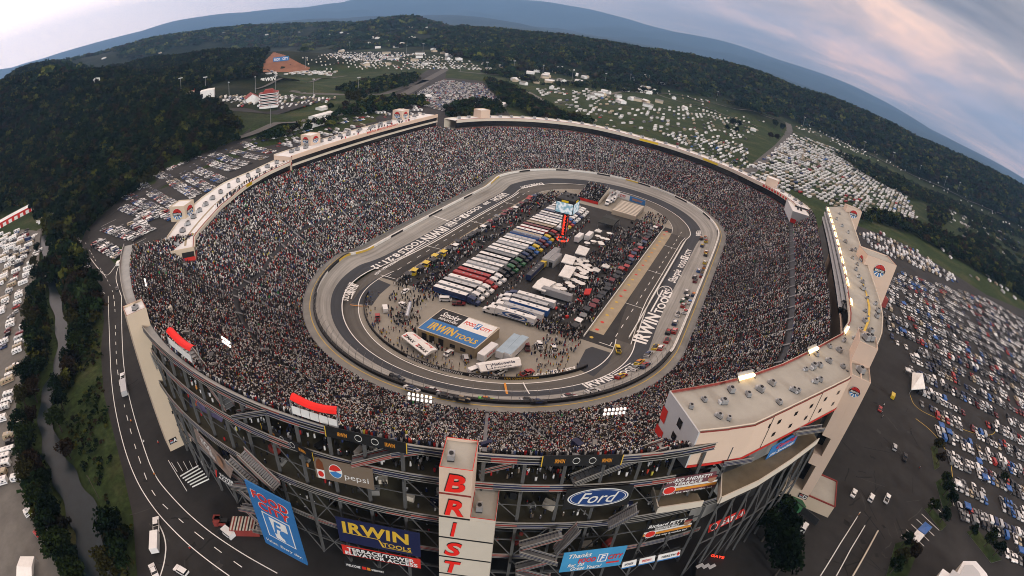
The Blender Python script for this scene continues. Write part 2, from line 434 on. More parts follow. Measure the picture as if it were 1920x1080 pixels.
# one sheet out to the horizon, finer towards the middle
na = 720
th = np.linspace(0, 2*np.pi, na, endpoint=False)
rr = np.concatenate([[.05], np.arange(6, 420, 6.0), np.geomspace(420, 2600, 130), np.geomspace(2640, 34000, 130)])
X = EYE[0]+150+rr[:, None]*np.cos(th); Y = EYE[1]+60+rr[:, None]*np.sin(th)
Z = ground_z(X, Y)
V = np.concatenate([[[EYE[0]+150, EYE[1]+60, 0.0]], np.stack([X, Y, Z], -1).reshape(-1, 3)])
ii = np.arange(len(rr)-1)[:, None]*na; jj = np.arange(na)[None]; j2 = (jj+1) % na
F = np.stack([1+ii+jj, 1+ii+na+jj, 1+ii+na+j2, 1+ii+j2], -1).reshape(-1, 4)
def ground_mat():
    m = bpy.data.materials.new('grass_and_woods'); m.use_nodes = True
    nt = m.node_tree; N, Lk = nt.nodes, nt.links; b = N['Principled BSDF']; b.inputs['Roughness'].default_value = .95; b.inputs['Specular IOR Level'].default_value = .1
    g = N.new('ShaderNodeNewGeometry')
    def noise(sc, det=5):
        n = N.new('ShaderNodeTexNoise'); n.inputs['Scale'].default_value = sc; n.inputs['Detail'].default_value = det; n.inputs['Roughness'].default_value = .62
        Lk.new(g.outputs['Position'], n.inputs['Vector']); return n.outputs['Fac']
    def rampm(f, stops):
        r = N.new('ShaderNodeValToRGB'); e = r.color_ramp.elements
        while len(e) < len(stops): e.new(.5)
        for x, (p, c) in zip(e, stops): x.position = p; x.color = (*c, 1)
        Lk.new(f, r.inputs[0]); return r.outputs[0]
    def mx(f, a, b_):
        n = N.new('ShaderNodeMix'); n.data_type = 'RGBA'; Lk.new(f, n.inputs[0]); Lk.new(a, n.inputs[6]); Lk.new(b_, n.inputs[7]); return n.outputs[2]
    grass = rampm(noise(.03), [(.30, (.018, .031, .010)), (.5, (.028, .045, .014)), (.62, (.05, .058, .023)), (.75, (.07, .062, .034))])
    wood = rampm(noise(.02, 8), [(.32, (.004, .008, .004)), (.5, (.009, .015, .006)), (.65, (.018, .021, .009))])
    sp = N.new('ShaderNodeSeparateXYZ'); Lk.new(g.outputs['Position'], sp.inputs[0])
    mr = N.new('ShaderNodeMapRange'); mr.inputs['From Min'].default_value, mr.inputs['From Max'].default_value = 8, 22
    Lk.new(sp.outputs['Z'], mr.inputs['Value'])
    far = N.new('ShaderNodeVectorMath'); far.operation = 'LENGTH'; Lk.new(g.outputs['Position'], far.inputs[0])
    fr = N.new('ShaderNodeMapRange'); fr.inputs['From Min'].default_value, fr.inputs['From Max'].default_value = 900, 1500
    Lk.new(far.outputs['Value'], fr.inputs['Value'])
    patch = N.new('ShaderNodeMapRange'); patch.inputs['From Min'].default_value, patch.inputs['From Max'].default_value = .40, .47
    Lk.new(noise(.0032, 7), patch.inputs['Value'])
    pf = N.new('ShaderNodeMath'); pf.operation = 'MULTIPLY'; Lk.new(patch.outputs[0], pf.inputs[0]); Lk.new(fr.outputs[0], pf.inputs[1])
    mxf = N.new('ShaderNodeMath'); mxf.operation = 'MAXIMUM'; Lk.new(pf.outputs[0], mxf.inputs[0]); Lk.new(mr.outputs[0], mxf.inputs[1])
    sc1 = N.new('ShaderNodeMapRange'); sc1.inputs['From Min'].default_value, sc1.inputs['From Max'].default_value = .3, .7; sc1.inputs['To Min'].default_value, sc1.inputs['To Max'].default_value = .55, 1.4; Lk.new(noise(.35, 8), sc1.inputs['Value'])
    vm = N.new('ShaderNodeVectorMath'); vm.operation = 'SCALE'; Lk.new(mx(mxf.outputs[0], grass, wood), vm.inputs[0]); Lk.new(sc1.outputs[0], vm.inputs['Scale'])
    Lk.new(vm.outputs[0], b.inputs['Base Color'])
    return m
M_GROUND = ground_mat()
ground = np_obj('ground', V, F, [M_GROUND], smooth=True); tag(ground, kind='structure')

# air: one closed box round everything below the clouds
hz = MB(); hm = bpy.data.materials.new('air'); hm.use_nodes = True
hn = hm.node_tree; hn.nodes.remove(hn.nodes['Principled BSDF'])
pv = hn.nodes.new('ShaderNodeVolumePrincipled'); hn.links.new(pv.outputs[0], hn.nodes['Material Output'].inputs['Volume'])
pv.inputs['Color'].default_value = HAZE_COL; pv.inputs['Density'].default_value = HAZE; pv.inputs['Anisotropy'].default_value = .0
hz.box((EYE[0]+150, EYE[1]+60, -8), (56000, 56000, 8+float(Z.max())+60), hm)
haze = hz.build('haze'); tag(haze, kind='stuff')
# ------------------------------------------------------------------ the speedway's own coordinates: a along the oval, s out from its spine
HL = 79.0
ATOT = 4*HL+200*math.pi
def SP(a, s, z=0.0):
    a = np.asarray(a, float) % ATOT; s = np.asarray(s, float)
    c1 = 2*HL; c2 = c1+100*math.pi; c3 = c2+2*HL
    ph1 = (a-c1)/100; ph2 = (a-c3)/100
    x = np.where(a < c1, a-HL, np.where(a < c2, HL+s*np.sin(ph1), np.where(a < c3, HL-(a-c2), -HL-s*np.sin(ph2))))
    y = np.where(a < c1, s, np.where(a < c2, s*np.cos(ph1), np.where(a < c3, -s, -s*np.cos(ph2))))
    return np.stack(np.broadcast_arrays(x, y, np.asarray(z, float)), -1)
def SD(a):
    """outward direction"""
    p = SP(a, 2.0)-SP(a, 1.0); return p
def AS(x, y):
    """inverse: a and s of a point"""
    x, y = float(x), float(y)
    if abs(x) <= HL: return (x+HL, y) if y >= 0 else (2*HL+100*math.pi+HL-x, -y)
    if x > HL: return 2*HL+100*math.atan2(x-HL, y), math.hypot(x-HL, y)
    return 4*HL+100*math.pi+100*math.atan2(-x-HL, -y) % ATOT, math.hypot(x+HL, y)
def tfac(a, c0, soft=26.0):
    """1 in the turn whose middle is at a = c0, 0 on the straights"""
    d = np.abs((np.asarray(a, float)-c0+ATOT/2) % ATOT-ATOT/2)
    q = np.clip((157+soft*.5-d)/soft, 0, 1); return q*q*(3-2*q)
A_FAR, A_NEAR = 2*HL+50*math.pi, 6*HL-2*HL+150*math.pi
A_NEAR = 4*HL+150*math.pi
def TF(a): return np.maximum(tfac(a, A_FAR), tfac(a, A_NEAR))
def sA(a): return 62+8.6*tfac(a, A_NEAR, 110)+2*tfac(a, A_FAR)
def sB(a): return 70.2+5.5*tfac(a, A_NEAR, 110)+1.5*tfac(a, A_FAR)
def sI(a): return 52+11*tfac(a, A_NEAR, 120)-1.0*tfac(a, A_FAR)
def tz(a, s):
    """height of the racing surface"""
    t = TF(a); q = np.clip((np.asarray(s, float)-61)/21.2, 0, None)
    return .35+(1.9+4.2*t)*q**1.35
AA = np.unique(np.concatenate([np.linspace(0, 2*HL, 41), np.linspace(2*HL, 2*HL+100*math.pi, 121), np.linspace(2*HL+100*math.pi, 4*HL+100*math.pi, 41), np.linspace(4*HL+100*math.pi, ATOT, 121)]))
def ring(s0, s1, n, lift=0.0, a=AA, zf=None):
    """quads of the surface between the offsets s0(a) and s1(a)"""
    s0 = s0(a) if callable(s0) else np.full(len(a), s0); s1 = s1(a) if callable(s1) else np.full(len(a), s1)
    t = np.linspace(0, 1, n+1)
    s = s0[:, None]+(s1-s0)[:, None]*t
    z = (zf or tz)(a[:, None]+0*s, s)+lift
    P = SP(a[:, None]+0*s, s, z)
    k = n+1; i = np.arange(len(a)-1)[:, None]*k; j = np.arange(n)[None]
    F = np.stack([i+j, i+j+1, i+k+j+1, i+k+j], -1).reshape(-1, 4)
    return P.reshape(-1, 3), F[:, ::-1]
def concrete_mat(name, c, streak=.25, dark=None):
    """concrete with rubbered-in grooves running along the oval"""
    m = mat(name, c, .8, .10, .05)
    nt = m.node_tree; N, Lk = nt.nodes, nt.links
    a = N.new('ShaderNodeAttribute'); a.attribute_name = 'uvs'
    mp = N.new('ShaderNodeMapping'); mp.inputs['Scale'].default_value = (.012, .55, 1); Lk.new(a.outputs['Vector'], mp.inputs[0])
    n = N.new('ShaderNodeTexNoise'); n.inputs['Scale'].default_value = 1; n.inputs['Detail'].default_value = 6; n.inputs['Roughness'].default_value = .7
    Lk.new(mp.outputs[0], n.inputs['Vector'])
    r = N.new('ShaderNodeMapRange'); r.inputs['From Min'].default_value, r.inputs['From Max'].default_value = .3, .7
    r.inputs['To Min'].default_value, r.inputs['To Max'].default_value = 1-streak, 1+streak*.6
    Lk.new(n.outputs['Fac'], r.inputs['Value'])
    b = N['Principled BSDF']; src = b.inputs['Base Color'].links[0].from_socket
    v = N.new('ShaderNodeVectorMath'); v.operation = 'SCALE'; Lk.new(src, v.inputs[0]); Lk.new(r.outputs[0], v.inputs['Scale'])
    Lk.new(v.outputs[0], b.inputs['Base Color'])
    return m
def add_uvs(o, a, s):
    at = o.data.attributes.new('uvs', 'FLOAT_VECTOR', 'POINT')
    at.data.foreach_set('vector', np.ascontiguousarray(np.stack([a, s, 0*a], 1), np.float32).ravel())
M_CONC = concrete_mat('track_concrete', (.30, .296, .278), .45)
M_BAND = concrete_mat('dark_painted_asphalt', (.046, .051, .060), .25)
M_APRON = concrete_mat('apron_asphalt', (.105, .10, .092), .28)
M_PIT = concrete_mat('pit_asphalt', (.060, .057, .052), .18)
M_TAN = mat('pit_box_concrete', (.34, .29, .21), .85, .12, .2)
M_WHITE = mat('white_paint', (.74, .74, .72), .6, .08, .4)
M_YEL = mat('yellow_paint', (.55, .38, .06), .6, .08, .4)
M_INF = mat('infield_asphalt', (.036, .036, .036), .9, .25, .08)
M_INFC = mat('infield_concrete', (.27, .255, .22), .9, .12, .06)
M_BLACK = mat('black_paint', (.012, .012, .013), .6, .1, .3)
M_ORANGE = mat('orange_paint', (.62, .25, .03), .6, .08, .4)
def zone(name, s0, s1, n, m, lift=0.0, a=AA, zf=None):
    V, F = ring(s0, s1, n, lift, a, zf)
    o = np_obj(name, V, F, [m]); tag(o, kind='structure')
    k = n+1
    s0v = s0(a) if callable(s0) else np.full(len(a), s0); s1v = s1(a) if callable(s1) else np.full(len(a), s1)
    ss = (s0v[:, None]+(s1v-s0v)[:, None]*np.linspace(0, 1, k)).ravel(); av = np.repeat(a, k)
    ph = av*np.where(True, 1.0, 1.0)
    add_uvs(o, ph, ss)
    return o
zone('race_track_road', sB, 82.2, 8, M_CONC)
zone('track_lane_road', sA, sB, 4, M_BAND)
AL = AA[AA <= 2*HL+.01]; AR = AA[(AA >= 2*HL+100*math.pi-.01) & (AA <= 4*HL+100*math.pi+.01)]
AF = AA[(AA >= 2*HL-.01) & (AA <= 2*HL+100*math.pi+.01)]; AN = AA[AA >= 4*HL+100*math.pi-.01]
flat = lambda z: (lambda a, s: 0*s+z)
def apron_z(a, s): return .35+0*s
zone('pit_road', sI, sA, 4, M_PIT, 0, AL, apron_z); zone('pit_road', sI, sA, 4, M_PIT, 0, AR, apron_z)
zone('apron_road', sI, sA, 4, M_APRON, 0, AF, apron_z); zone('apron_road', sI, sA, 4, M_APRON, 0, AN, apron_z)
zone('pit_box_pavement', 44.5, 52, 2, M_TAN, -.02, AR, apron_z); zone('pit_box_pavement', 50.3, 52, 1, M_TAN, -.02, AL, apron_z)
# infield floor: dark asphalt paddock, pale concrete at both ends
def infield(name, x0, x1, m, z):
    g = MB(); xs = np.linspace(x0, x1, 41); rows = []
    for x in xs:
        w_ = []
        for sg in (1, -1):
            lo, hi = 0.0, 70.0
            for _ in range(24):
                mid = (lo+hi)/2; a_, s_ = AS(x, sg*mid)
                if s_ < float(sI(a_))-.05: lo = mid
                else: hi = mid
            w_.append(lo)
        rows.append([(x, -w_[1]+(w_[0]+w_[1])*t, z) for t in np.linspace(0, 1, 9)])
    g.strip(rows, m); return tag(g.build(name), kind='structure')
infield('infield_ground', -143.4, -88, M_INFC, .33); infield('infield_ground', -88, 88, M_INF, .31); infield('infield_ground', 88, 129.5, M_INFC, .33)
# dark painted patches where the pit roads leave the turns
def patch(name, pts, m, z=.36):
    g = MB(); g.add([(*G(px, py, z)[:2], z) for px, py in pts], [tuple(range(len(pts)))], m); return tag(g.build(name), kind='structure')
patch('pit_exit_pavement', [(658, 568), (675, 545), (705, 522), (733, 534), (712, 552), (697, 573)], M_BAND, .365)
patch('pit_entry_pavement', [(1080, 690), (1098, 655), (1110, 650), (1150, 663), (1140, 682), (1113, 706)], M_BAND, .365)

lines = MB()
def line_a(s, w, m=M_WHITE, a=AA, lift=.02, zf=None, dash=None):
    for a0, a1 in zip(a[:-1], a[1:]):
        if dash and int(a0/dash) % 2: continue
        q = []
        for aa in (a0, a1):
            ss = float(s(aa)) if callable(s) else s
            for d in (-w/2, w/2):
                zz_ = float((zf or tz)(aa, ss+d))+lift; q.append(SP(aa, ss+d, zz_))
        lines.quad(q[0], q[1], q[3], q[2], m)
line_a(lambda a: sA(a), .45, lift=.03)
line_a(lambda a: sA(a)-1.6, .35, M_WHITE, AR, .03, apron_z); line_a(lambda a: sA(a)-1.5, .7, M_WHITE, AL, .03, apron_z)
line_a(lambda a: sI(a)+.3, .4, M_WHITE, AN, .03, apron_z); line_a(lambda a: sI(a)+.3, .3, M_WHITE, AF, .03, apron_z)
for x in np.arange(-86, 86, 9.0):
    for sg in (1, -1):
        lines.quad((x, sg*57-.15, .38), (x+3.6, sg*57-.15, .38), (x+3.6, sg*57+.15, .38), (x, sg*57+.15, .38), M_WHITE)
for x in (-86, -43, 5, 52):
    for sg in (1, -1):
        y0, y1 = sorted((sg*52, sg*61)); lines.quad((x, y0, .385), (x+.35, y0, .385), (x+.35, y1, .385), (x, y1, .385), M_WHITE)
def cross_line(a, s0, s1, w_, m):
    ss = np.linspace(s0, s1, 8)
    for p, q in zip(ss[:-1], ss[1:]):
        d = w_/2*100/p
        lines.quad(*[SP(aa, s_, float(tz(aa, s_))+.025) for aa, s_ in ((a-d, p), (a+d, p), (a+d, q), (a-d, q))], m)
cross_line(AS(*G(947, 720, 1)[:2])[0], 63.5, 73.5, .8, M_ORANGE); cross_line(AS(*G(985, 728, 1)[:2])[0], 63, 73.5, .4, M_WHITE)
cross_line(AS(*G(676, 572, 1)[:2])[0], 59, 67, .5, M_ORANGE)
cross_line(AS(*G(826, 408, 2)[:2])[0], 70.5, 82, .7, M_WHITE)
tag(lines.build('lane_marking_road'), kind='structure')

# lettering on the dark band; everything reads anticlockwise, tops towards the infield
paint = MB()
def band_text(text, a0, s0, h, length, m=M_WHITE, lift=.035, **k):
    """a0: where the line starts (a runs down along it), s0: its base line"""
    v, t = glyphs(text, **k)
    if not len(v): return
    u = v[:, 0]/v[:, 0].max()*length; s = s0-v[:, 1]*h
    c1, c2, c3 = 2*HL, 2*HL+100*math.pi, 4*HL+100*math.pi
    am = a0 % ATOT
    arc = (c1 < am < c2) or am > c3
    a = a0-(u*100/s0 if arc else u)
    P = SP(a, s, tz(a, s)+lift)
    paint.add(P, [tuple(f) for f in t], m)
def a_of(px, py, z=1.5): return AS(*G(px, py, z)[:2])[0]
def band_box(a0, a1, s0, s1, m, lift=.03):
    P = [SP(a, s, float(tz(a, s))+lift) for a, s in ((a0, s0), (a1, s0), (a1, s1), (a0, s1))]
    paint.add(P, [(0, 1, 2, 3)], m)
M_FBLUE = mat('food_blue', (.05, .20, .48), .6, .06, .4)
def irwin(a0, s0, h, length):
    band_text('IRWIN', a0, s0, h, length*.52, bold=.06, shear=.12); b = a0-length*.54*(1 if abs(SP(a0, 1)[0]) < HL+.5 else 100/s0)
    band_text('TOOLS', b, s0, h*.62, length*.46, bold=.05)
    k = 1 if abs(SP(a0, 1)[0]) < HL+.5 else 100/s0
    band_box(b, b-length*.46*k, s0-h*.80, s0-h*.92, M_WHITE, .035)
def foodcity(a0, s0, h, length):
    k = 1 if abs(SP(a0, 1)[0]) < HL+.5 else 100/s0
    band_text('FOOD', a0, s0, h*.72, length*.38, bold=.05)
    band_box(a0-length*.41*k, a0-length*.57*k, s0+h*.05, s0-h*1.0, M_WHITE)
    band_text('F', a0-length*.45*k, s0-.1*h, h*.7, length*.08, M_BLACK, .05, bold=.06, shear=.2)
    band_text('CITY', a0-length*.60*k, s0, h*.72, length*.38, bold=.05)
aR = lambda px, py: a_of(px, py)
irwin(aR(1196, 641), 70.6, 6.2, 62); 
a0 = aR(1252, 546)
paint_c = SP(a0, 66.6, 1.2)
for ro, ri in ((1.0, .90),):
    P = []; n = 40
    for i in range(n+1):
        t = 2*math.pi*i/n
        for r in (ro, ri):
            aa, ss = a0+8.0*r*math.cos(t), 66.6+3.9*r*math.sin(t); P.append(SP(aa, ss, float(tz(aa, ss))+.04))
    paint.add(P, [(2*i, 2*i+1, 2*i+3, 2*i+2) for i in range(n)], M_WHITE)
band_text('Ford', a0+5.2, 68.6, 3.6, 10.4, bold=.02, shear=.35)
band_text('Sharpie', aR(1262, 528), 69.4, 4.4, 21, bold=.03, shear=.35)
foodcity(aR(1278, 500), 69.6, 4.6, 36)
irwin(aR(1309, 444), 71.3, 3.4, 14)
irwin(aR(1092, 729), 75.0, 4.2, 30); irwin(a_of(672, 534), 70.8, 4.4, 21)
band_text('UNOH', a_of(953, 362), 69.4, 5.0, 20, bold=.06); band_text('200', a_of(926, 378), 69.2, 2.6, 8, bold=.04)
foodcity(a_of(911, 388), 69.4, 4.4, 44)
for i in range(3): band_text('BRISTOL' if i == 1 else 'MOTOR' if i == 0 else 'SPEEDWAY', a_of(860, 416), 66.2+i*1.9-.6, 1.4, 9, bold=.04)
irwin(a_of(845, 426), 69.6, 6.0, 46)
band_text('NATIONAL SPEEDWAY UNOH', a_of(776, 467), 64.6-.2, 1.6, 40, bold=.03)
band_text('8.21.12', a_of(752, 475), 69.4, 3.6, 24, bold=.06)
foodcity(a_of(1001, 707, .35), 60.0, 3.2, 20)
band_text('EXHIBITION', a_of(1022, 346, 1), 66.4, 3.2, 24, bold=.05)
tag(paint.build('painted_lettering_road'), kind='structure')

# ------------------------------------------------------------------ outer wall, catch fence
M_WALL = mat('wall_white', (.66, .66, .63), .6, .15, .5)
M_WBLK = mat('wall_black', (.014, .014, .015), .7, .15, .5)
M_STEEL = mat('galvanised_steel', (.30, .31, .32), .5, .15, .6, .4)
M_GREYC = mat('grey_concrete', (.20, .20, .19), .9, .18, .12)
M_DKSTEEL = mat('dark_steel', (.05, .052, .055), .6, .2, .5, .3)
wall = empty('safety_wall', SP(A_FAR, 82.5), 0, 'low white and black safety wall with tall wire fence round the outside of the race track', 'safety wall')
def W0(o, root): o.parent = root; o.matrix_parent_inverse = Matrix.Translation(-Vector(root.location)); return o
def wparts(root, pairs):
    for nm, mb in pairs: W0(mb.build(nm), root)
barrier, adv = MB(), MB()
for a0, a1 in zip(AA[:-1], AA[1:]):
    q = [SP(a, s, float(tz(a, 82.2))+z) for a, s, z in ((a0, 82.2, -.4), (a1, 82.2, -.4), (a1, 82.2, 1.25), (a0, 82.2, 1.25), (a0, 83.3, 1.25), (a1, 83.3, 1.25), (a0, 83.3, -1.6), (a1, 83.3, -1.6))]
    i = int(a0/14.0); m = (M_WALL, M_WALL, M_WBLK)[i % 3] if i % 11 else M_YEL
    barrier.quad(q[1], q[0], q[3], q[2], m); barrier.quad(q[2], q[3], q[4], q[5], M_WALL if abs((a0-A_NEAR+ATOT/2) % ATOT-ATOT/2) > 150 else M_WBLK); barrier.quad(q[5], q[4], q[6], q[7], M_WBLK)
M_COL0 = mat('fence_steel', (.22, .22, .22), .6, .1, 1)
wparts(wall, [('barrier', barrier)])
aset = [A_NEAR-150+i*5.2 for i in range(58)]
for i, a in enumerate(aset):
    b = MB(); z0 = float(tz(a, 82.2))+1.2
    p = [SP(a, 83.0, z0), SP(a, 83.0, z0+3.6), SP(a, 81.6, z0+5.2)]
    b.beam(p[0], p[1], .10, .10, M_COL0); b.beam(p[1], p[2], .10, .10, M_COL0)
    W0(b.build('fence_post'), wall)
cab = MB()
for a0, a1 in zip(AA[:-1], AA[1:]):
    z0, z1 = float(tz(a0, 82.2))+1.2, float(tz(a1, 82.2))+1.2
    for h in (1.8, 3.6): cab.beam(SP(a0, 83.0, z0+h), SP(a1, 83.0, z1+h), .03, .03, M_DKSTEEL)
W0(cab.build('fence_cable'), wall)

# ------------------------------------------------------------------ grandstands and their crowd
SIN = 88.0
def zin(a): return 2.6+3.2*TF(a)
RIM = np.array([(172, 130, 35), (216, 130, 32.5), (273, 130, 30.5), (310, 130, 28), (347, 130, 27.5), (395, 130, 28.5), (453, 131, 34),
                (453.01, 142, 42), (600, 142, 43), (640, 140, 44), (700, 142, 45),
                (700.01, 149, 46.5), (718, 150, 47), (820, 150, 47.5), (845, 153, 49), (868, 157, 50),
                (868.01, 153, 48.5), (883, 135, 41), (905, 136, 40.5), (944.3, 137, 41), (944.3+160, 137, 39), (944.3+172, 133, 36)])
def rim(a):
    a = np.asarray(a, float); a = np.where(a < 172, a+ATOT, a)
    return np.interp(a, RIM[:, 0], RIM[:, 1]), np.interp(a, RIM[:, 0], RIM[:, 2])
def deck(a, f):
    so, zo = rim(a); zi = zin(a)
    return SIN+(so-SIN)*f, zi+(zo-zi)*(.78*f+.22*f*f)
M_DECK = mat('aluminium_benches', (.045, .046, .05), .55, .2, .25, .2)
M_AISLE = mat('aisle_concrete', (.17, .175, .185), .8, .15, .3)
crowd_V, crowd_C = [], []
def stand(a0, a1, rows, label, cut=0):
    root = empty('grandstand', SP((a0+a1)/2, SIN), 0, label, 'grandstand', 'grandstands round the oval')
    a = np.unique(np.concatenate([AA[(AA > a0) & (AA < a1)], AA[(AA+ATOT > a0) & (AA+ATOT < a1)]+ATOT, np.arange(a0, a1, 6.0), [a0+.02, a1-.02]]))
    f = np.repeat(np.linspace(0, 1, rows+1), 2)[1:-1]          # tread, riser, tread, ...
    fz = np.repeat(np.linspace(0, 1, rows+1)[:-1], 2)
    Sx, _ = deck(a[:, None], f[None]); _, Zx = deck(a[:, None], fz[None])
    P = SP(a[:, None]+0*Sx, Sx, Zx)
    k = len(f); i = np.arange(len(a)-1)[:, None]*k; j = np.arange(k-1)[None]
    F = np.stack([i+j, i+k+j, i+k+j+1, i+j+1], -1).reshape(-1, 4)
    W0(np_obj('seating_deck', P.reshape(-1, 3), F, [M_DECK]), root)
    # front wall with walkway, back rail
    fw, bk = MB(), MB()
    for p, q in zip(a[:-1], a[1:]):
        zp, zq = float(tz(p, 82.2)), float(tz(q, 82.2))
        fw.quad(SP(p, 83.3, zp+.1), SP(p, 87.6, zp+.1), SP(q, 87.6, zq+.1), SP(q, 83.3, zq+.1), M_GREYC)
        fw.quad(SP(p, 84.6, zp+.13), SP(p, 84.9, zp+.13), SP(q, 84.9, zq+.13), SP(q, 84.6, zq+.13), M_YEL)
        fw.quad(SP(q, 87.6, zq+.1), SP(p, 87.6, zp+.1), SP(p, 87.6, float(zin(p))+1.0), SP(q, 87.6, float(zin(q))+1.0), M_GREYC)
        fw.quad(SP(q, 87.6, float(zin(q))+1.0), SP(p, 87.6, float(zin(p))+1.0), SP(p, 88.0, float(zin(p))+1.0), SP(q, 88, float(zin(q))+1.0), M_AISLE)
        fw.quad(SP(p, 88.0, float(zin(p))-.2), SP(p, 88.0, float(zin(p))+1.0), SP(q, 88.0, float(zin(q))+1.0), SP(q, 88, float(zin(q))-.2), M_GREYC)
    W0(fw.build('front_wall'), root)
    # radial aisles
    na_ = max(1, int((a1-a0)/12.5)); ais = a0+(np.arange(na_)+.5)*(a1-a0)/na_
    g = MB()
    for aa in ais:
        ff = np.linspace(0, 1, 13); s_, z_ = deck(aa, ff)
        d = .62*100/np.where((np.abs(SP(aa, s_)[:, 0]) > HL), s_, 100)
        L_, R_ = SP(aa-d, s_, z_+.30), SP(aa+d, s_, z_+.30)
        g.strip([[tuple(L_[i]), tuple(R_[i])] for i in range(13)], M_AISLE)
    W0(g.build('aisle'), root)
    # people in the seats
    fr = (np.arange(rows)+.45)/rows
    cross = [.40] if cut == 0 else [.40, .74]
    per = []
    for r in fr:
        if any(abs(r-c) < .6*(1.2 if c < .5 else 2.6)/rows for c in cross): continue
        sm, _ = deck((a0+a1)/2, r)
        step = .55
        # equal spacing in metres along the row
        aa = np.linspace(a0, a1, 400); s_, _ = deck(aa, r); p = SP(aa, s_)
        L_ = np.concatenate([[0], np.cumsum(np.hypot(*(p[1:, :2]-p[:-1, :2]).T))])
        n_ = int(L_[-1]/step); d = (np.arange(n_)+rng.random())*step+rng.normal(0, .06, n_)
        ap = np.interp(d, L_, aa); s_, z_ = deck(ap, r)
        _, z_ = deck(ap, np.floor(r*rows)/rows)
        per.append(np.stack([ap, s_+rng.normal(0, .1, n_), z_], 1))
    per = np.concatenate(per)
    sc = np.where(np.abs(SP(per[:, 0], 100)[:, 0]) > HL, per[:, 1]/100, 1.0)
    near_aisle = (np.abs(per[:, :1]-ais[None])*sc[:, None]).min(1) < .68
    patchy = vnoise(per[:, 0]*.2, per[:, 1]*.3, 5)
    keep = ~near_aisle & (rng.random(len(per)) > .02+.10*(patchy > .72))
    per = per[keep]
    return root, a, per
STANDS = [(700, 868, 72, 'grandstand of the near turn, its open steel back and banners towards the road', 0),
          (868, 944.3+172, 60, 'grandstand along the left straight below the white roofed suites', 0),
          (172, 453, 52, 'grandstand of the far turn with pale aisles climbing to a red rail', 0),
          (453, 700, 66, 'steep grandstand along the right straight with a grey walkway near its top', 1)]
CLOTH = np.array([(.62, .62, .60), (.70, .70, .69), (.42, .42, .42), (.018, .018, .02), (.03, .03, .034), (.06, .06, .065), (.30, .02, .02), (.42, .05, .03), (.03, .045, .13), (.10, .14, .26), (.50, .22, .06), (.55, .50, .08), (.10, .08, .06), (.20, .16, .12), (.06, .30, .10)])
CP = np.array([.12, .06, .06, .28, .21, .12, .040, .028, .045, .03, .007, .007, .03, .012, .004]); CP = CP/CP.sum()
HEADS = np.array([(.025, .02, .016), (.05, .035, .025), (.34, .21, .15), (.26, .16, .11), (.62, .62, .60), (.30, .02, .02), (.02, .025, .06), (.2, .15, .08)])
HP = np.array([.42, .12, .05, .03, .23, .02, .11, .02]); HP = HP/HP.sum()
M_CROWD = mat('clothing', (1, 1, 1), .9, .05, 2.0, attr='tint', spec=.1)
def people_mesh(P, yaw, hs, rs):
    """seated or standing people as small torso, arms and head shapes: P n x 3 feet, hs heights"""
    n = len(P)
    def unit(w0, d0, w1, d1, z0, z1, dx=0, dy=0):
        return np.array([(-w0+dx, -d0+dy, z0), (w0+dx, -d0+dy, z0), (w0+dx, d0+dy, z0), (-w0+dx, d0+dy, z0), (-w1+dx, -d1+dy, z1), (w1+dx, -d1+dy, z1), (w1+dx, d1+dy, z1), (-w1+dx, d1+dy, z1)])
    shapes = [unit(.20, .22, .26, .15, .25, .85), unit(.11, .12, .10, .11, .86, 1.0, 0, 0)]
    cb, ch = CLOTH[rs.choice(len(CLOTH), n, p=CP)], HEADS[rs.choice(len(HEADS), n, p=HP)]
    ca, sa = np.cos(yaw), np.sin(yaw)
    Vs, Cs = [], []
    for sh, col in zip(shapes, (cb, ch)):
        x = sh[None, :, 0]*ca[:, None]-sh[None, :, 1]*sa[:, None]; y = sh[None, :, 0]*sa[:, None]+sh[None, :, 1]*ca[:, None]
        v = np.stack([x+P[:, :1], y+P[:, 1:2], sh[None, :, 2]*hs[:, None]+P[:, 2:3]], -1)
        Vs.append(v); Cs.append(np.repeat((col*rs.uniform(.8, 1.15, (n, 1)))[:, None], 8, 1))
    V = np.concatenate(Vs, 1).reshape(-1, 3); C = np.concatenate(Cs, 1).reshape(-1, 3)
    f = np.array([(4, 5, 6, 7), (0, 1, 5, 4), (1, 2, 6, 5), (2, 3, 7, 6), (3, 0, 4, 7)])
    f2 = np.concatenate([f, f+8])
    F = (np.arange(n)[:, None, None]*16+f2[None]).reshape(-1, 4)
    return V, F, C
GST = {}
for a0, a1, rows, lab, cut in STANDS:
    root, a, per = stand(a0, a1, rows, lab, cut); GST[a0] = root
    P = SP(per[:, 0], per[:, 1], per[:, 2])
    out = SD(per[:, 0]); yaw = np.arctan2(out[:, 1], out[:, 0])+np.pi/2+rng.normal(0, .3, len(P))
    hs = np.where(rng.random(len(P)) < .45, rng.normal(1.85, .1, len(P)), rng.normal(1.5, .08, len(P)))
    V, F, C = people_mesh(P, yaw, hs, rng)
    grp = fbm(P[:, 0]/9+3.1, P[:, 1]/9+P[:, 2]/7, 31, 3); tone = np.repeat(np.clip(.62+1.05*(grp-.22), .55, 1.2), 16)[:, None]; C = np.where(C.mean(1, keepdims=True) > .2, C*tone, C)
    tag(np_obj('crowd', V, F, [M_CROWD], col=C), kind='stuff')
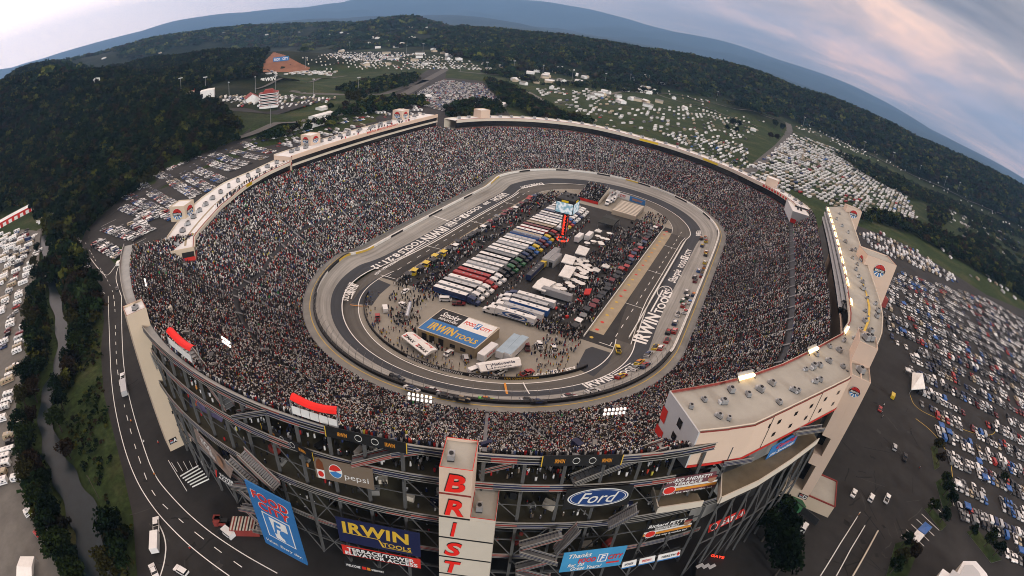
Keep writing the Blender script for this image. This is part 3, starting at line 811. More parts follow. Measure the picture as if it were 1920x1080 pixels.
# the stands' outer sides and rear walls
def side_wall(a, root, s1=None, up=1.0):
    g = MB(); ff = np.linspace(0, 1, 12); s_, z_ = deck(a, ff)
    top = [tuple(p) for p in SP(a, s_, z_+up)]; bot = [(p[0], p[1], 0.0) for p in top]
    g.strip([list(x) for x in zip(bot, top)], M_GREYC)
    W0(g.build('side_wall'), root)
side_wall(867.9, GST[700], None, .1); side_wall(453.1, GST[453]); side_wall(452.9, GST[172])
for a0, a1, root in ((868.1, 944.3+171.9, GST[868]), (172.1, 452.9, GST[172]), (453.1, 699.9, GST[453])):
    g = MB(); aa = np.arange(a0, a1, 5.0); aa = np.append(aa, a1); so, zo = rim(aa)
    up = SP(aa, so+.3, zo+.2); dn = SP(aa, so-1, 0*zo)
    g.strip([[tuple(dn[i]), tuple(up[i])] for i in range(len(aa))], M_GREYC); W0(g.build('rear_wall'), root)
# ------------------------------------------------------------------ suites above the stands
M_PEACH = mat('peach_stucco', (.61, .475, .375), .85, .05, .08)
M_BEIGE = mat('beige_stucco', (.54, .45, .34), .85, .05, .08)
M_GREYW = mat('pale_grey_panel', (.45, .46, .47), .8, .06, .1)
M_ROOFW = mat('white_roof_membrane', (.68, .685, .69), .8, .10, .12)
M_ROOFG = mat('grey_roof_gravel', (.33, .32, .285), .95, .16, .07, detail=8)
M_GLASS = mat('dark_glass', (.010, .011, .013), .12, .1, .3, spec=.6)
M_RED = mat('red_paint', (.50, .025, .018), .6, .12, .2)
M_DRED = mat('dull_red_rail', (.22, .035, .028), .7, .15, .2)
M_CREAM = mat('cream_panel', (.55, .50, .42), .8, .06, .1)
M_NAVY = mat('navy_paint', (.016, .020, .055), .6, .1, .3)
M_YELL = mat('bright_yellow', (.70, .50, .02), .6, .05, .3)
M_DARK = mat('shadowed_recess', (.022, .021, .020), .9, .2, .3)  # one dark colour: shade of recesses and undersides painted in, also plain dark parts
def P3(p, z): return (float(p[0]), float(p[1]), float(z))
def hvac(mb, x, y, z, rz, k=1.0):
    mb.box((x, y, z), (2.0*k, 1.5*k, .35*k), M_DKSTEEL, rz)
    mb.box((x, y, z+.35*k), (1.9*k, 1.5*k, 1.35*k), M_STEEL, rz)
    mb.box((x+1.3*k*math.cos(rz), y+1.3*k*math.sin(rz), z+.2*k), (.8*k, 1.1*k, .9*k), M_GREYW, rz)
    mb.tube((x, y, z+1.7*k), (x, y, z+1.95*k), .5*k, M_BLACK, 8)
def emblem(mb, c, X, Y, r):
    """round speedway emblem: red rays above, blue rays below, a dark band with white lettering across"""
    X, Y, c = Vector(X).normalized(), Vector(Y).normalized(), Vector(c)
    n = X.cross(Y)
    mb.disc(c+n*.05, r, M_BLACK, 28, X, Y)
    for i in range(9):
        t0 = math.pi*(i+.12)/9; t1 = math.pi*(i+.88)/9
        mb.disc(c+n*.09, r*.93, M_RED, 3, X, Y, t0, t1, r*.36); mb.disc(c+n*.09, r*.93, M_FBLUE if i % 2 else M_WHITE, 3, X, Y, -t1, -t0, r*.36)
    for s_ in (1, -1):
        mb.disc(c+n*.09, r, M_WHITE, 16, X, Y, 0 if s_ > 0 else -math.pi, math.pi if s_ > 0 else 0, r*.95)
    w_, h_ = r*.98, r*.24
    mb.add([c+n*.13-X*w_-Y*h_, c+n*.13+X*w_-Y*h_, c+n*.13+X*w_+Y*h_, c+n*.13-X*w_+Y*h_], [(0, 1, 2, 3)], M_BLACK)
    put_text(mb, 'BRISTOL', c+n*.15, X, Y, r*.3, M_WHITE, width=r*1.6, bold=.05, shear=.2)
def sign_on(parent, name, mb):
    o = mb.build(name); return W0(o, parent)
def block(root, name, poly, z0, z1, m, roof=None, par=.7, trim=None):
    """box-like volume with a parapet round its roof"""
    g = MB(); g.prism(poly, z0, z1, m, roof or m)
    n = len(poly); c = Vector((sum(p[0] for p in poly)/n, sum(p[1] for p in poly)/n, 0))
    for i in range(n):
        a, b = Vector((*poly[i][:2], 0)), Vector((*poly[(i+1) % n][:2], 0))
        ia, ib = a+(c-a).normalized()*.24, b+(c-b).normalized()*.24
        for (p, q, r_, s_) in ((a, b, ib, ia),):
            g.quad(P3(p, z1+par), P3(q, z1+par), P3(r_, z1+par), P3(s_, z1+par), trim or m)
            g.quad(P3(p, z1), P3(q, z1), P3(q, z1+par), P3(p, z1+par), m)
            g.quad(P3(s_, z1+par), P3(r_, z1+par), P3(r_, z1), P3(s_, z1), m)
    return W0(g.build(name), root)
def swept(root, pin, pout, zr, bands, roofm, z_under, mback=M_CREAM):
    """curved building: pin/pout footprints, zr roof heights; bands: (name, top, bottom, outset, material) measured down from the roof"""
    n = len(pin)
    pin, pout, zr = np.asarray(pin, float), np.asarray(pout, float), np.asarray(zr, float)
    out = (pout-pin)/np.linalg.norm(pout-pin, axis=1)[:, None]
    g = MB()
    g.strip([[P3(pin[i], zr[i]), P3(pin[i]*.5+pout[i]*.5, zr[i]+.05), P3(pout[i], zr[i])] for i in range(n)], roofm, True)
    W0(g.build('roof'), root)
    g = MB()
    g.strip([[P3(pout[i], zr[i]+.5), P3(pout[i], z_under)] for i in range(n)], mback, True)
    g.strip([[P3(pin[i], zr[i]-z_d), P3(pout[i], zr[i]-z_d)] for i in range(n) for z_d in (bands[-1][2],)], mback)
    W0(g.build('rear_wall'), root)
    for nm, t, b, off, m in bands:
        g = MB()
        q = pin-out*off
        g.strip([[P3(q[i], zr[i]-t), P3(q[i], zr[i]-b)] for i in range(n)], m)
        g.strip([[P3(pin[i]+out[i]*.6, zr[i]-t), P3(q[i], zr[i]-t)] for i in range(n)], m, False)
        g.strip([[P3(q[i], zr[i]-b), P3(pin[i]+out[i]*.6, zr[i]-b)] for i in range(n)], m, False)
        W0(g.build(nm), root)
    for line, o_ in ((pout, -.4), (pin, .4)):
        g = MB()
        for i in range(n-1):
            g.beam(P3(line[i]+out[i]*o_, zr[i]+.3), P3(line[i+1]+out[i+1]*o_, zr[i+1]+.3), .3, .7, M_CREAM if line is pout else M_DRED)
        W0(g.build('parapet'), root)
def along(P, t):
    P = np.asarray(P, float); L_ = np.concatenate([[0], np.cumsum(np.linalg.norm(P[1:]-P[:-1], axis=1))])
    return np.array([np.interp(t*L_[-1], L_, P[:, k]) for k in range(P.shape[1])])

# the long two-storey suites on the left straight
Lb = empty('suites_building', (9, 144, 40), 0, 'long two-storey suites building with peach fascia and white roof above the left grandstand', 'suites')
pin = [(x, 137.0) for x in np.linspace(-68, 86, 12)]; pout = [(x, 152.0) for x in np.linspace(-68, 86, 12)]; zr = np.linspace(49.6, 48.2, 12)
swept(Lb, pin, pout, zr, [('fascia', -.7, 1.7, .35, M_PEACH), ('window_band', 1.7, 4.4, -.5, M_GLASS), ('fascia', 4.4, 5.6, .25, M_CREAM), ('window_band', 5.6, 8.6, -.5, M_GLASS), ('rail', 8.6, 9.4, .4, M_DRED)], M_ROOFW, 0)
g = MB(); g.quad((-68, 152, 41), (-68, 137, 41), (-68, 137, 49.6), (-68, 152, 49.6), M_PEACH); g.quad((86, 137, 40), (86, 152, 40), (86, 152, 48.2), (86, 137, 48.2), M_PEACH)
for y in (148.5, 143.5): g.quad((-68.06, y+1, 45.5), (-68.06, y-1, 45.5), (-68.06, y-1, 47), (-68.06, y+1, 47), M_GLASS)
g.quad((-68.06, 141, 44.6), (-68.06, 137, 44.6), (-68.06, 137, 46.6), (-68.06, 141, 46.6), M_DRED)
W0(g.build('end_wall'), Lb)
g = MB(); put_text(g, 'BRISTOL MOTOR SPEEDWAY', (17, 136.6, 49.55), (1, 0, 0), (0, 0, 1), 1.3, M_RED, width=34, bold=.06)
W0(g.build('lettering'), Lb)
for i, x in enumerate(np.linspace(-60, 80, 26)):
    g = MB(); hvac(g, x, 146+rng.uniform(-2, 3), np.interp(x, [-68, 86], [49.6, 48.2]), rng.choice([0, .1, 1.5]), rng.uniform(.9, 1.3)); W0(g.build('air_conditioner'), Lb)
def lift_box(root, x, y, z0, z1, sx, sy, rz=0.0, m=M_PEACH):
    g = MB(); c, s_ = math.cos(rz), math.sin(rz)
    poly = [(x+dx*c-dy*s_, y+dx*s_+dy*c) for dx, dy in ((-sx/2, -sy/2), (sx/2, -sy/2), (sx/2, sy/2), (-sx/2, sy/2))]
    o = block(root, 'lift_housing', poly, z0, z1, m, M_ROOFW, .5, m)
    e = MB()
    r = min(sx, sy, z1-z0)*.40; zc = (z0+z1)/2+.2
    emblem(e, (x-(sy/2+.02)*-s_, y-(sy/2+.02)*c, zc), (c, s_, 0), (0, 0, 1), r); q = e.build('emblem'); q.parent = o; e = MB()
    emblem(e, (x-(sx/2+.02)*c, y-(sx/2+.02)*s_, zc), (s_, -c, 0), (0, 0, 1), r)
    q = e.build('emblem'); q.parent = o; return o
p = G(585, 272, 49.6); lift_box(Lb, p[0]+3, p[1]+4, 49.4, 55.5, 8.5, 8.5)
p = G(755, 224, 48.6); lift_box(Lb, p[0]+3, p[1]+4, 48.4, 55.0, 8.5, 8.5)
g = MB()
for x in np.linspace(-20, 60, 13):
    for k in range(3): g.box((x+rng.normal(0, 1.5), 139.5+k*1.2, 49.1-.0091*(x+68)*.6), (.5, .4, 1.6), random.choice([M_WHITE, M_BLACK, M_RED, M_NAVY]))
tag(W0(g.build('rooftop_spectators'), Lb), kind='stuff')

# the curved single-storey suites further round on the left
L1 = empty('suites_building', SP(905, 144, 38), 0, 'curved white-roofed suites building with beige end wall at the left end of the bowl', 'suites')
ki = [(547, 304, 46.2), (500, 325, 45.6), (455, 352, 44.6), (415, 385, 43.2), (385, 418, 42.4), (365, 443, 41.8), (364, 464.5, 41.5)]
ko = [(515, 301, 46.2), (470, 322, 45.6), (417, 345, 44.6), (372, 376, 43.2), (333.6, 415, 42.4), (310, 449, 41.8), (302, 477, 41.5)]
pin = [G(*k)[:2] for k in ki]; pout = [G(*k)[:2] for k in ko]; zr = [k[2] for k in ki]
def dense(P, n=20): return np.array([along(P, t) for t in np.linspace(0, 1, n)])
pin, pout = dense(pin), dense(pout); zr = np.interp(np.linspace(0, 1, 20), np.linspace(0, 1, 7), zr)
swept(L1, pin[::-1], pout[::-1], zr[::-1], [('fascia', -.4, 1.3, .35, M_CREAM), ('window_band', 1.3, 4.6, -.6, M_GLASS), ('rail', 4.6, 5.4, .5, M_DRED)], M_ROOFW, 0)
g = MB(); a, b = pin[-1], pout[-1]; z = zr[-1]
g.slab(P3(b, z+.4), P3(b, z-5.4), P3(a, z-5.4), P3(a, z+.4), .4, M_BEIGE)
d = (a-b)/np.linalg.norm(a-b); nn = np.array([-d[1], d[0]]); nn = nn if nn @ (EYE[:2]-a) > 0 else -nn
def on_end(t0, t1, zz0, zz1, m, off=.5):
    L_ = np.linalg.norm(a-b); p, q = b+d*t0*L_+nn*off, b+d*t1*L_+nn*off
    g.quad(P3(p, zz0), P3(q, zz0), P3(q, zz1), P3(p, zz1), m)
on_end(.06, .14, z-3.6, z-2.0, M_GLASS); on_end(.36, .52, z-3.2, z-1.8, M_GLASS); on_end(.62, .98, z-3.6, z-1.2, M_DARK); on_end(.62, 1.0, z-5.4, z-3.6, M_RED); on_end(0, 1.0, z-5.5, z-5.1, M_DRED, .6)
W0(g.build('end_wall'), L1)
for t in np.linspace(.04, .95, 15):
    p = along(pin, t)*.45+along(pout, t)*.55; g = MB(); hvac(g, p[0], p[1], float(np.interp(t, np.linspace(0, 1, 20), zr)), rng.uniform(0, 3), 1.15); W0(g.build('air_conditioner'), L1)
g = MB()
for t in np.linspace(.02, .95, 60):
    p = along(pin, t)*.8+along(pout, t)*.2; zz_ = float(np.interp(t, np.linspace(0, 1, 20), zr))
    q = along(pin, min(t+.016, 1))*.72+along(pout, min(t+.016, 1))*.28; p2 = along(pin, t)*.72+along(pout, t)*.28
    g.beam(P3(p2, zz_+.06), P3(q, zz_+.06), 1.0, .05, M_TAN)
W0(g.build('roof_walkway'), L1)
g = MB()
for k in range(70):
    t = rng.beta(1.2, 1)*.6; q = rng.uniform(.04, .2); p = along(pin, t)*(1-q)+along(pout, t)*q
    g.box((*p, float(np.interp(t, np.linspace(0, 1, 20), zr))), (.5, .4, 1.65), random.choice([M_BLACK, M_BLACK, M_NAVY, M_WHITE, M_DKSTEEL]), rng.random()*3)
tag(W0(g.build('rooftop_spectators'), L1), kind='stuff')
p = G(349, 406, 43.0); ang = math.atan2(*(pin[12]-pin[16])[::-1]); lift_box(L1, p[0]+1.5, p[1]+5.0, 41, 48.4, 9, 9, ang-.15, M_BEIGE)
g = MB(); t = .30; p, q = along(pin, .31), along(pin, .355); zz_ = 45.3
o_ = (pin[6]-pout[6]); o_ = o_/np.linalg.norm(o_)*.45
g.quad(P3(p+o_, zz_-1.4), P3(q+o_, zz_-1.5), P3(q+o_, zz_+.1), P3(p+o_, zz_+.2), M_YELL); g.quad(P3(q+o_, zz_-1.5), P3(p+o_, zz_-1.4), P3(p+o_, zz_+.2), P3(q+o_, zz_+.1), M_YELL)
W0(g.build('banner'), L1)

# ring of suites over the far turn
Fb = empty('suites_building', SP(300, 138, 34), 0, 'narrow ring of suites with cream fascia and grey roof over the far turn grandstand', 'suites')
fa = np.linspace(174, 452, 42); so, zo = rim(fa)
pin, pout = SP(fa, so)[:, :2], SP(fa, so+12)[:, :2]; zr = zo+7.8
swept(Fb, pin, pout, zr, [('fascia', -.4, 1.9, .35, M_CREAM), ('window_band', 1.9, 6.4, -.6, M_GLASS), ('rail', 7.0, 7.9, .5, M_DRED)], M_ROOFW, 0)
for t in np.linspace(.03, .97, 34):
    p = along(pin, t)*.4+along(pout, t)*.6; g = MB(); hvac(g, p[0], p[1], float(np.interp(t, np.linspace(0, 1, 42), zr)), rng.uniform(0, 3), 1.2); W0(g.build('air_conditioner'), Fb)
for aa, px, py in ((205, 931, 228), (408, 1450, 350)):
    p = SP(aa, rim(aa)[0]+7); aa = AS(*G(px, py, float(rim(aa)[1])+8)[:2])[0]; s_, z_ = rim(aa)
    p = SP(aa, s_+7); o_ = SD(aa); lift_box(Fb, p[0], p[1], z_+7.5, z_+14.5, 9.5, 9.5, math.atan2(o_[1], o_[0])-math.pi*(1.5 if px < 1000 else 1.25))
def fascia_banner(px, py, w_, m, text=None):
    z_ = 34.0
    for _ in range(6):
        p = G(px, py, z_); aa, s_ = AS(*p[:2]); z_ += (s_-float(rim(aa)[0]))*.22
    s0, z0 = rim(aa); g = MB(); k = w_*50/s0
    A, B = SP(aa-k, s0-.45), SP(aa+k, s0-.45)
    g.slab(P3(B, z0+8.0), P3(A, z0+8.0), P3(A, z0+6.3), P3(B, z0+6.3), -.15, m)
    if text:
        d_ = (A-B)/np.linalg.norm(A-B); c_ = (A+B)/2; n_ = np.cross(d_, (0, 0, 1))
        put_text(g, text, (c_[0]+n_[0]*.2, c_[1]+n_[1]*.2, z0+7.1), d_ if n_ @ (EYE-c_) > 0 else -d_, (0, 0, 1), 1.2, M_RED, width=w_*.8, bold=.05)
    W0(g.build('banner'), Fb)
fascia_banner(1217, 266, 17, M_YELL); fascia_banner(1333, 303, 15, M_YELL); fascia_banner(945, 233, 14, M_CREAM, 'GOODYEAR')
for t in range(9): fascia_banner(1432+t*5.2, 352+t*3.4, 2.6, M_RED)
# the box at the right end of the ring
q = [G(1486, 384, 41), G(1503, 376, 41), G(1520, 411, 41), G(1488, 404, 41)]
B1 = G(1487, 388, 40); poly = [(B1[0]-2, B1[1]-2), (B1[0]+18, B1[1]-2), (B1[0]+18, B1[1]-20), (B1[0]-2, B1[1]-20)]
poly = [(88, -126), (118, -122), (122, -138), (92, -143)]
block(Fb, 'end_pavilion', poly, 33, 40.5, M_GREYW, M_ROOFW, .5, M_GREYW)
g = MB(); g.quad((87.7, -130, 33), (87.7, -126, 33), (87.7, -126, 36), (87.7, -130, 36), M_RED)
for k in range(8): g.box((100+k % 4*3.2, -130-2.4*(k//4), 40.6), (1.2, 1.2, 1.0), M_DKSTEEL)
W0(g.build('pavilion_fittings'), Fb)

# the big suites building on the right straight
Eb = empty('suites_building', (0, -152, 44), 0, 'large grey-roofed suites building along the right side with lit floodlights on its edge', 'suites')
ZE = 52.0
ri = [(1549, 388), (1562, 432), (1571, 466), (1582, 512), (1591, 555), (1596, 595), (1581, 622), (1530, 650), (1470, 680), (1400, 705), (1330, 722), (1257, 735)]
ro = [(1588, 388), (1601, 425), (1617, 470), (1635, 517), (1650, 560), (1657, 590), (1655, 628), (1630, 680), (1596, 709), (1500, 757), (1410, 801), (1312, 813)]
zi_ = [54.6, 54.6, 54.6, 54.4, 54.2, 54, 53.6, 53, 52.5, 52, 51.6, 51.2]
pin = dense([G(x, y, z)[:2] for (x, y), z in zip(ri, zi_)], 40); pout = dense([G(x, y, z)[:2] for (x, y), z in zip(ro, zi_)], 40)
zr = np.interp(np.linspace(0, 1, 40), np.linspace(0, 1, 12), zi_)
nstr = 22
def Eswept(sl, bands, z_under):
    swept(Eb, pin[sl], pout[sl], zr[sl], bands, M_ROOFG, z_under, M_PEACH)
Eswept(slice(0, nstr), [('fascia', -.5, .9, .3, M_GREYW), ('window_band', .9, 3.4, -.8, M_GLASS), ('fascia', 3.4, 4.3, .8, M_GREYW), ('window_band', 4.3, 6.8, -.3, M_GLASS), ('fascia', 6.8, 7.6, 1.2, M_GREYW), ('window_band', 7.6, 10.2, .3, M_GLASS)], 0)
Eswept(slice(nstr-1, 40), [('fascia', -.2, 1.0, .3, M_CREAM), ('window_band', 1.0, 9.5, -.5, M_GLASS)], 40.6)
# near facade: two rows of windows, red hem, vertical joints
g, w_ = MB(), MB()
for i in range(27, 39):
    p, q = pout[i], pout[i+1]; n_ = np.array([-(q-p)[1], (q-p)[0]]); n_ = n_/np.linalg.norm(n_); n_ = n_ if n_ @ (EYE[:2]-p) > 0 else -n_
    for z0, z1, m, o_ in ((40.6, 41.4, M_RED, .12), (zr[i]+.1, zr[i]+.55, M_DRED, .1)):
        g.quad(P3(p+n_*o_, z0), P3(q+n_*o_, z0), P3(q+n_*o_, z1), P3(p+n_*o_, z1), m)
    if i % 3 == 0: g.quad(P3(p+n_*.08, 41.4), P3(p+(q-p)*.04+n_*.08, 41.4), P3(p+(q-p)*.04+n_*.08, zr[i]), P3(p+n_*.08, zr[i]), M_DARK)
    c_ = (p+q)/2; d_ = (q-p)/np.linalg.norm(q-p)
    for z0, k in ((48.0, .75), (43.8, .7)):
        if i >= 36: continue
        a_, b_ = c_-d_*k+n_*.1, c_+d_*k+n_*.1; w_ = MB()
        w_.quad(P3(a_, z0), P3(b_, z0), P3(b_, z0+1.3), P3(a_, z0+1.3), M_GLASS); W0(w_.build('window'), Eb)
w_ = MB(); p, q = pout[36], pout[38]; d_ = (q-p)/np.linalg.norm(q-p); n_ = np.array([-d_[1], d_[0]]); n_ = n_ if n_ @ (EYE[:2]-p) > 0 else -n_
for k in range(8):
    a_ = p+d_*(.3+k*.95)+n_*.12; w_.quad(P3(a_, 48.2), P3(a_+d_*.8, 48.2), P3(a_+d_*.8, 49.6), P3(a_, 49.6), M_GLASS)
a_ = p+d_*3+n_*.12; w_.quad(P3(a_, 44), P3(a_+d_*2.2, 44), P3(a_+d_*2.2, 45.2), P3(a_, 45.2), M_GLASS)
W0(g.build('facade_trim'), Eb); W0(w_.build('window'), Eb)
# end wall towards the near turn
a, b = pin[-1], pout[-1]; g = MB(); z = zr[-1]
g.slab(P3(a, z+.4), P3(a, 38), P3(b, 40.6), P3(b, z+.4), -.4, M_GREYW)
d = (b-a)/np.linalg.norm(b-a); nn = np.array([-d[1], d[0]]); nn = nn if nn @ (EYE[:2]-a) > 0 else -nn
on_end2 = lambda t0, t1, z0, z1, m, o_=.5: g.quad(P3(a+(b-a)*t0+nn*o_, z0), P3(a+(b-a)*t1+nn*o_, z0), P3(a+(b-a)*t1+nn*o_, z1), P3(a+(b-a)*t0+nn*o_, z1), m)
on_end2(.45, .58, 46.8, 49.2, M_GLASS); on_end2(.42, .55, 42.5, 44.6, M_GLASS); on_end2(.78, .88, 42.5, 44.8, M_GLASS); on_end2(-.02, .14, 43, 47, M_RED); on_end2(-.04, .20, 38.4, 41, M_RED)
W0(g.build('end_wall'), Eb)
# roof plant, yellow pipe run, joints
for px, py in [(1574, 402), (1568, 412), (1578, 425), (1590, 437), (1585, 455), (1596, 470), (1598, 485), (1604, 507), (1603, 470), (1607, 497), (1609, 520), (1617, 531), (1616, 543), (1621, 544), (1626, 561), (1641, 571), (1645, 585), (1622, 585), (1626, 597), (1643, 595), (1621, 605), (1613, 620), (1632, 624), (1603, 637), (1582, 640), (1573, 660), (1530, 667), (1510, 695), (1524, 691), (1536, 688), (1554, 680), (1580, 690), (1555, 652), (1447, 722), (1425, 734), (1402, 743), (1356, 757), (1295, 765), (1460, 757), (1487, 734), (1495, 736), (1528, 718), (1537, 715), (1348, 783), (1366, 787), (1370, 735), (1320, 752)]:
    p = G(px, py, 53.5); g = MB()
    i = int(np.hypot(*(pin*.5+pout*.5-p[:2]).T).argmin()); p = G(px, py, zr[i])
    hvac(g, p[0], p[1], zr[i], rng.uniform(0, 3), rng.uniform(.6, 1.05)); W0(g.build('air_conditioner'), Eb)
g = MB()
pl = [(1590, 440), (1598, 470), (1605, 497), (1613, 517), (1625, 552), (1630, 575), (1629, 600), (1620, 622), (1604, 648)]
for k, (u, v) in enumerate(zip(pl[:-1], pl[1:])): g.beam(G(*u, 53.9), G(*v, 53.9), .9 if k > 3 else .45, .25, M_YEL)
W0(g.build('gas_pipe'), Eb)
# rows of floodlights on the inner edge
M_LAMP = emit('lit_floodlight', (1.0, .70, .34), 2.6); M_LAMPW = emit('white_lit_lamp', (1.0, .93, .86), .55)
def lamp_rack(i0, i1, big):
    p, q = pin[i0], pin[i1]; out_ = pout[i0]-pin[i0]; out_ = out_/np.linalg.norm(out_); d_ = (q-p)/np.linalg.norm(q-p)
    z_ = (zr[i0]+zr[i1])/2+.3; L_ = np.linalg.norm(q-p); g = MB(); lm = MB()
    r_ = big; c_ = (p+q)/2; a_, b_ = c_-d_*r_, c_+d_*r_
    g.slab(P3(a_+out_*.6, z_), P3(b_+out_*.6, z_), P3(b_-out_*.2, z_+1.7), P3(a_-out_*.2, z_+1.7), .15, M_STEEL)
    n = max(3, int(2*r_/1.1)); lms = []
    for k in range(n):
        e = a_+d_*(2*r_*(k+.5)/n); lm = MB(); lm.box((e[0]+out_[0]*.85, e[1]+out_[1]*.85, z_+.25), (.95, .9, .7), M_LAMP, math.atan2(d_[1], d_[0])); lms.append(lm)
    for e in (a_, b_): g.beam(P3(e+out_*1.5, z_-.3), P3(e-out_*.2, z_+1.6), .2, .2, M_DKSTEEL)
    o = W0(g.build('floodlight_rack'), Eb); [W0(x.build('floodlight'), o) for x in lms]
for i0 in range(1, 21, 2): lamp_rack(i0, i0+1, 4.4)
for i0 in (22, 26, 30, 35): lamp_rack(i0, i0+1, 3.2)

# ------------------------------------------------------------------ lift and stair towers
def tower(label, base_poly, z1, m, sidem=None, roof=M_ROOFG):
    r = empty('lift_tower', (*np.mean([p[:2] for p in base_poly], 0), 0), 0, label, 'tower', 'lift and stair towers of the speedway')
    block(r, 'shaft', [tuple(p[:2]) for p in base_poly], 0.0, z1, m, roof, .8, M_DRED if sidem is None else sidem)
    return r
# tower with the tall red letters
c0, c1 = G(823.3, 875, 51.5), G(886.7, 883.3, 51.5)
d = (c1-c0)[:2]; wB = np.linalg.norm(d); d = d/wB; inn = np.array([-d[1], d[0]]); inn = inn if inn[0] > 0 else -inn
B = empty('lift_tower', (*(c0[:2]+d*wB/2+inn*4), 0), 0, 'cream lift tower with tall red letters down its front and a flat grey roof', 'tower', 'lift and stair towers of the speedway')
A2 = c0[:2]
block(B, 'shaft', [A2, A2+d*wB, A2+d*wB+inn*8.5, A2+inn*8.5], 0.0, 50.8, M_PEACH, M_ROOFG, .7, M_RED)
zl = HT(A2+d*wB, 880.7, 973.3); wl = wB+5.2
block(B, 'lower_shaft', [A2+d*(wB+.02), A2+d*wl, A2+d*wl+inn*9.5, A2+d*(wB+.02)+inn*9.5], 0.0, zl, M_CREAM, M_ROOFG, .5, M_RED)
g = MB(); outB = -inn
tops = [HT(A2, 823.4, 875), HT(A2, 823.4, 924), HT(A2, 823.4, 967), HT(A2, 823.5, 1005.5), HT(A2, 823.5, 1041.5), HT(A2, 823.6, 1073)]
lets = 'BRISTOL'
dz = tops[-2]-tops[-1]
while len(tops) < 8: tops.append(tops[-1]-dz)
for k, ch in enumerate(lets):
    z1, z0 = tops[k], tops[k+1]
    w_ = wB if k < 2 else wl
    if k >= 2: g.slab(P3(A2+outB*.06, z1-.1), P3(A2+outB*.06, z0+.1), P3(A2+d*wl+outB*.06, z0+.1), P3(A2+d*wl+outB*.06, z1-.1), .05, M_CREAM)
    g.slab(P3(A2+outB*.12, z0+.3), P3(A2+outB*.12, z0-.1), P3(A2+d*w_+outB*.12, z0-.1), P3(A2+d*w_+outB*.12, z0+.3), .1, M_BLACK if k > 0 else M_DRED)
    c_ = A2+d*(wB*.5-.1)+outB*.15; zc = (z0+z1)/2-.15; h = (z1-z0)*.62
    put_text(g, ch, (c_[0], c_[1], zc), (*d, 0), (0, 0, 1), h*1.04, M_BLACK, width=h*(.34 if ch == 'I' else .92), bold=.09, shear=.18, lift=.02)
    c_ = c_+d*.05
    put_text(g, ch, (c_[0], c_[1], zc-.1), (*d, 0), (0, 0, 1), h, mat('sign_red', (.78, .022, .016), .5, .05, .3), width=h*(.30 if ch == 'I' else .88), bold=.09, shear=.18, lift=.09)
W0(g.build('lettering'), B)
for pp, z_ in ((A2+d*1.8+inn*3.2, 50.8), (A2+d*(wB+1.6)+inn*2.8, zl)):
    g = MB(); hvac(g, *pp, z_, .4, .9); W0(g.build('air_conditioner'), B)

# tower on the left by the road
c0, c1 = G(235, 592, 53.5), G(262, 580, 53.5)
e0, e1 = G(320, 846.7), G(350, 832)
d = (e1-e0)[:2]; d = d/np.linalg.norm(d); inn = np.array([-d[1], d[0]]); inn = inn if inn[0] > 0 else -inn
r0 = G(229, 580, 53.5); r1 = G(254, 577, 53.5)
Tl = empty('lift_tower', (*e0[:2], 0), 0, 'tall blank beige lift tower beside the left road with a small white roof', 'tower', 'lift and stair towers of the speedway')
wT = 8.6; A2 = e0[:2]
block(Tl, 'shaft', [A2, A2+d*wT*.78, A2+d*wT*.78+inn*7.5, A2+inn*7.5], 20, 53.0, M_BEIGE, M_ROOFW, .7, M_DRED)
block(Tl, 'lower_shaft', [A2-inn*.02, A2+d*wT, A2+d*wT+inn*8.5, A2+inn*8.5-inn*.5], 0, 21, M_BEIGE, M_ROOFW, .1, M_BEIGE)
g = MB(); on = -inn
for t, z_, w_, h_, m in ((.55, 25, .5, 1.3, M_GLASS), (.6, 14, .5, 1.3, M_GLASS)):
    p = A2+d*wT*t+on*.12; g.quad(P3(p, z_), P3(p+d*w_*1.6, z_), P3(p+d*w_*1.6, z_+h_), P3(p, z_+h_), m)
p = A2+d*wT*.78*.98+on*.14; g.quad(P3(p-d*1.3, 33), P3(p, 33), P3(p, 41), P3(p-d*1.3, 41), M_DARK)
p = A2+d*.7+on*.14; g.quad(P3(p, 2.8), P3(p+d*3, 2.8), P3(p+d*3, 5.0), P3(p, 5.0), M_BLACK)
put_text(g, 'A', (*(p+d*2.3), 3.9), (*d, 0), (0, 0, 1), 1.4, M_WHITE, bold=.05, lift=.05)
emblem(g, (*(p+d*.9+on*.02), 3.9), (*d, 0), (0, 0, 1), .7)
W0(g.build('wall_sign'), Tl)
g = MB(); hvac(g, *(A2+d*3.5+inn*3), 53, .3, .9); W0(g.build('air_conditioner'), Tl)

# tower on the right with the emblem
f0, f1 = G(1496, 895.6), G(1526, 918)
d = (f1-f0)[:2]; wD = np.linalg.norm(d)*1.02; d = d/wD; inn = np.array([-d[1], d[0]]); inn = inn if inn[0] > 0 else -inn
Td = empty('lift_tower', (*f0[:2], 0), 0, 'tall pinkish lift tower with round emblem at the corner of the right suites', 'tower', 'lift and stair towers of the speedway')
t0, t1 = G(1596, 706, 53), G(1631, 722, 53); A2 = t0[:2]; d = (t1-t0)[:2]; wD = np.linalg.norm(d); d = d/wD; inn = np.array([-d[1], d[0]]); inn = inn if inn[0] > 0 else -inn
block(Td, 'shaft', [A2+d*wD*.5, A2+d*wD, A2+d*wD+inn*9.5, A2+d*wD*.5+inn*9.5], 0, 53.0, M_PEACH, M_ROOFG, .8, M_PEACH)
block(Td, 'shaft', [A2, A2+d*(wD*.5-.01), A2+d*(wD*.5-.01)+inn*9.5, A2+inn*9.5], 30.0, 53.0, M_PEACH, M_ROOFG, .8, M_PEACH)
block(Td, 'upper_shaft', [A2+inn*9.52, A2+d*wD+inn*9.52, A2+d*wD+inn*19, A2+inn*19], 0, 60.0, M_PEACH, M_ROOFG, .8, M_PEACH)
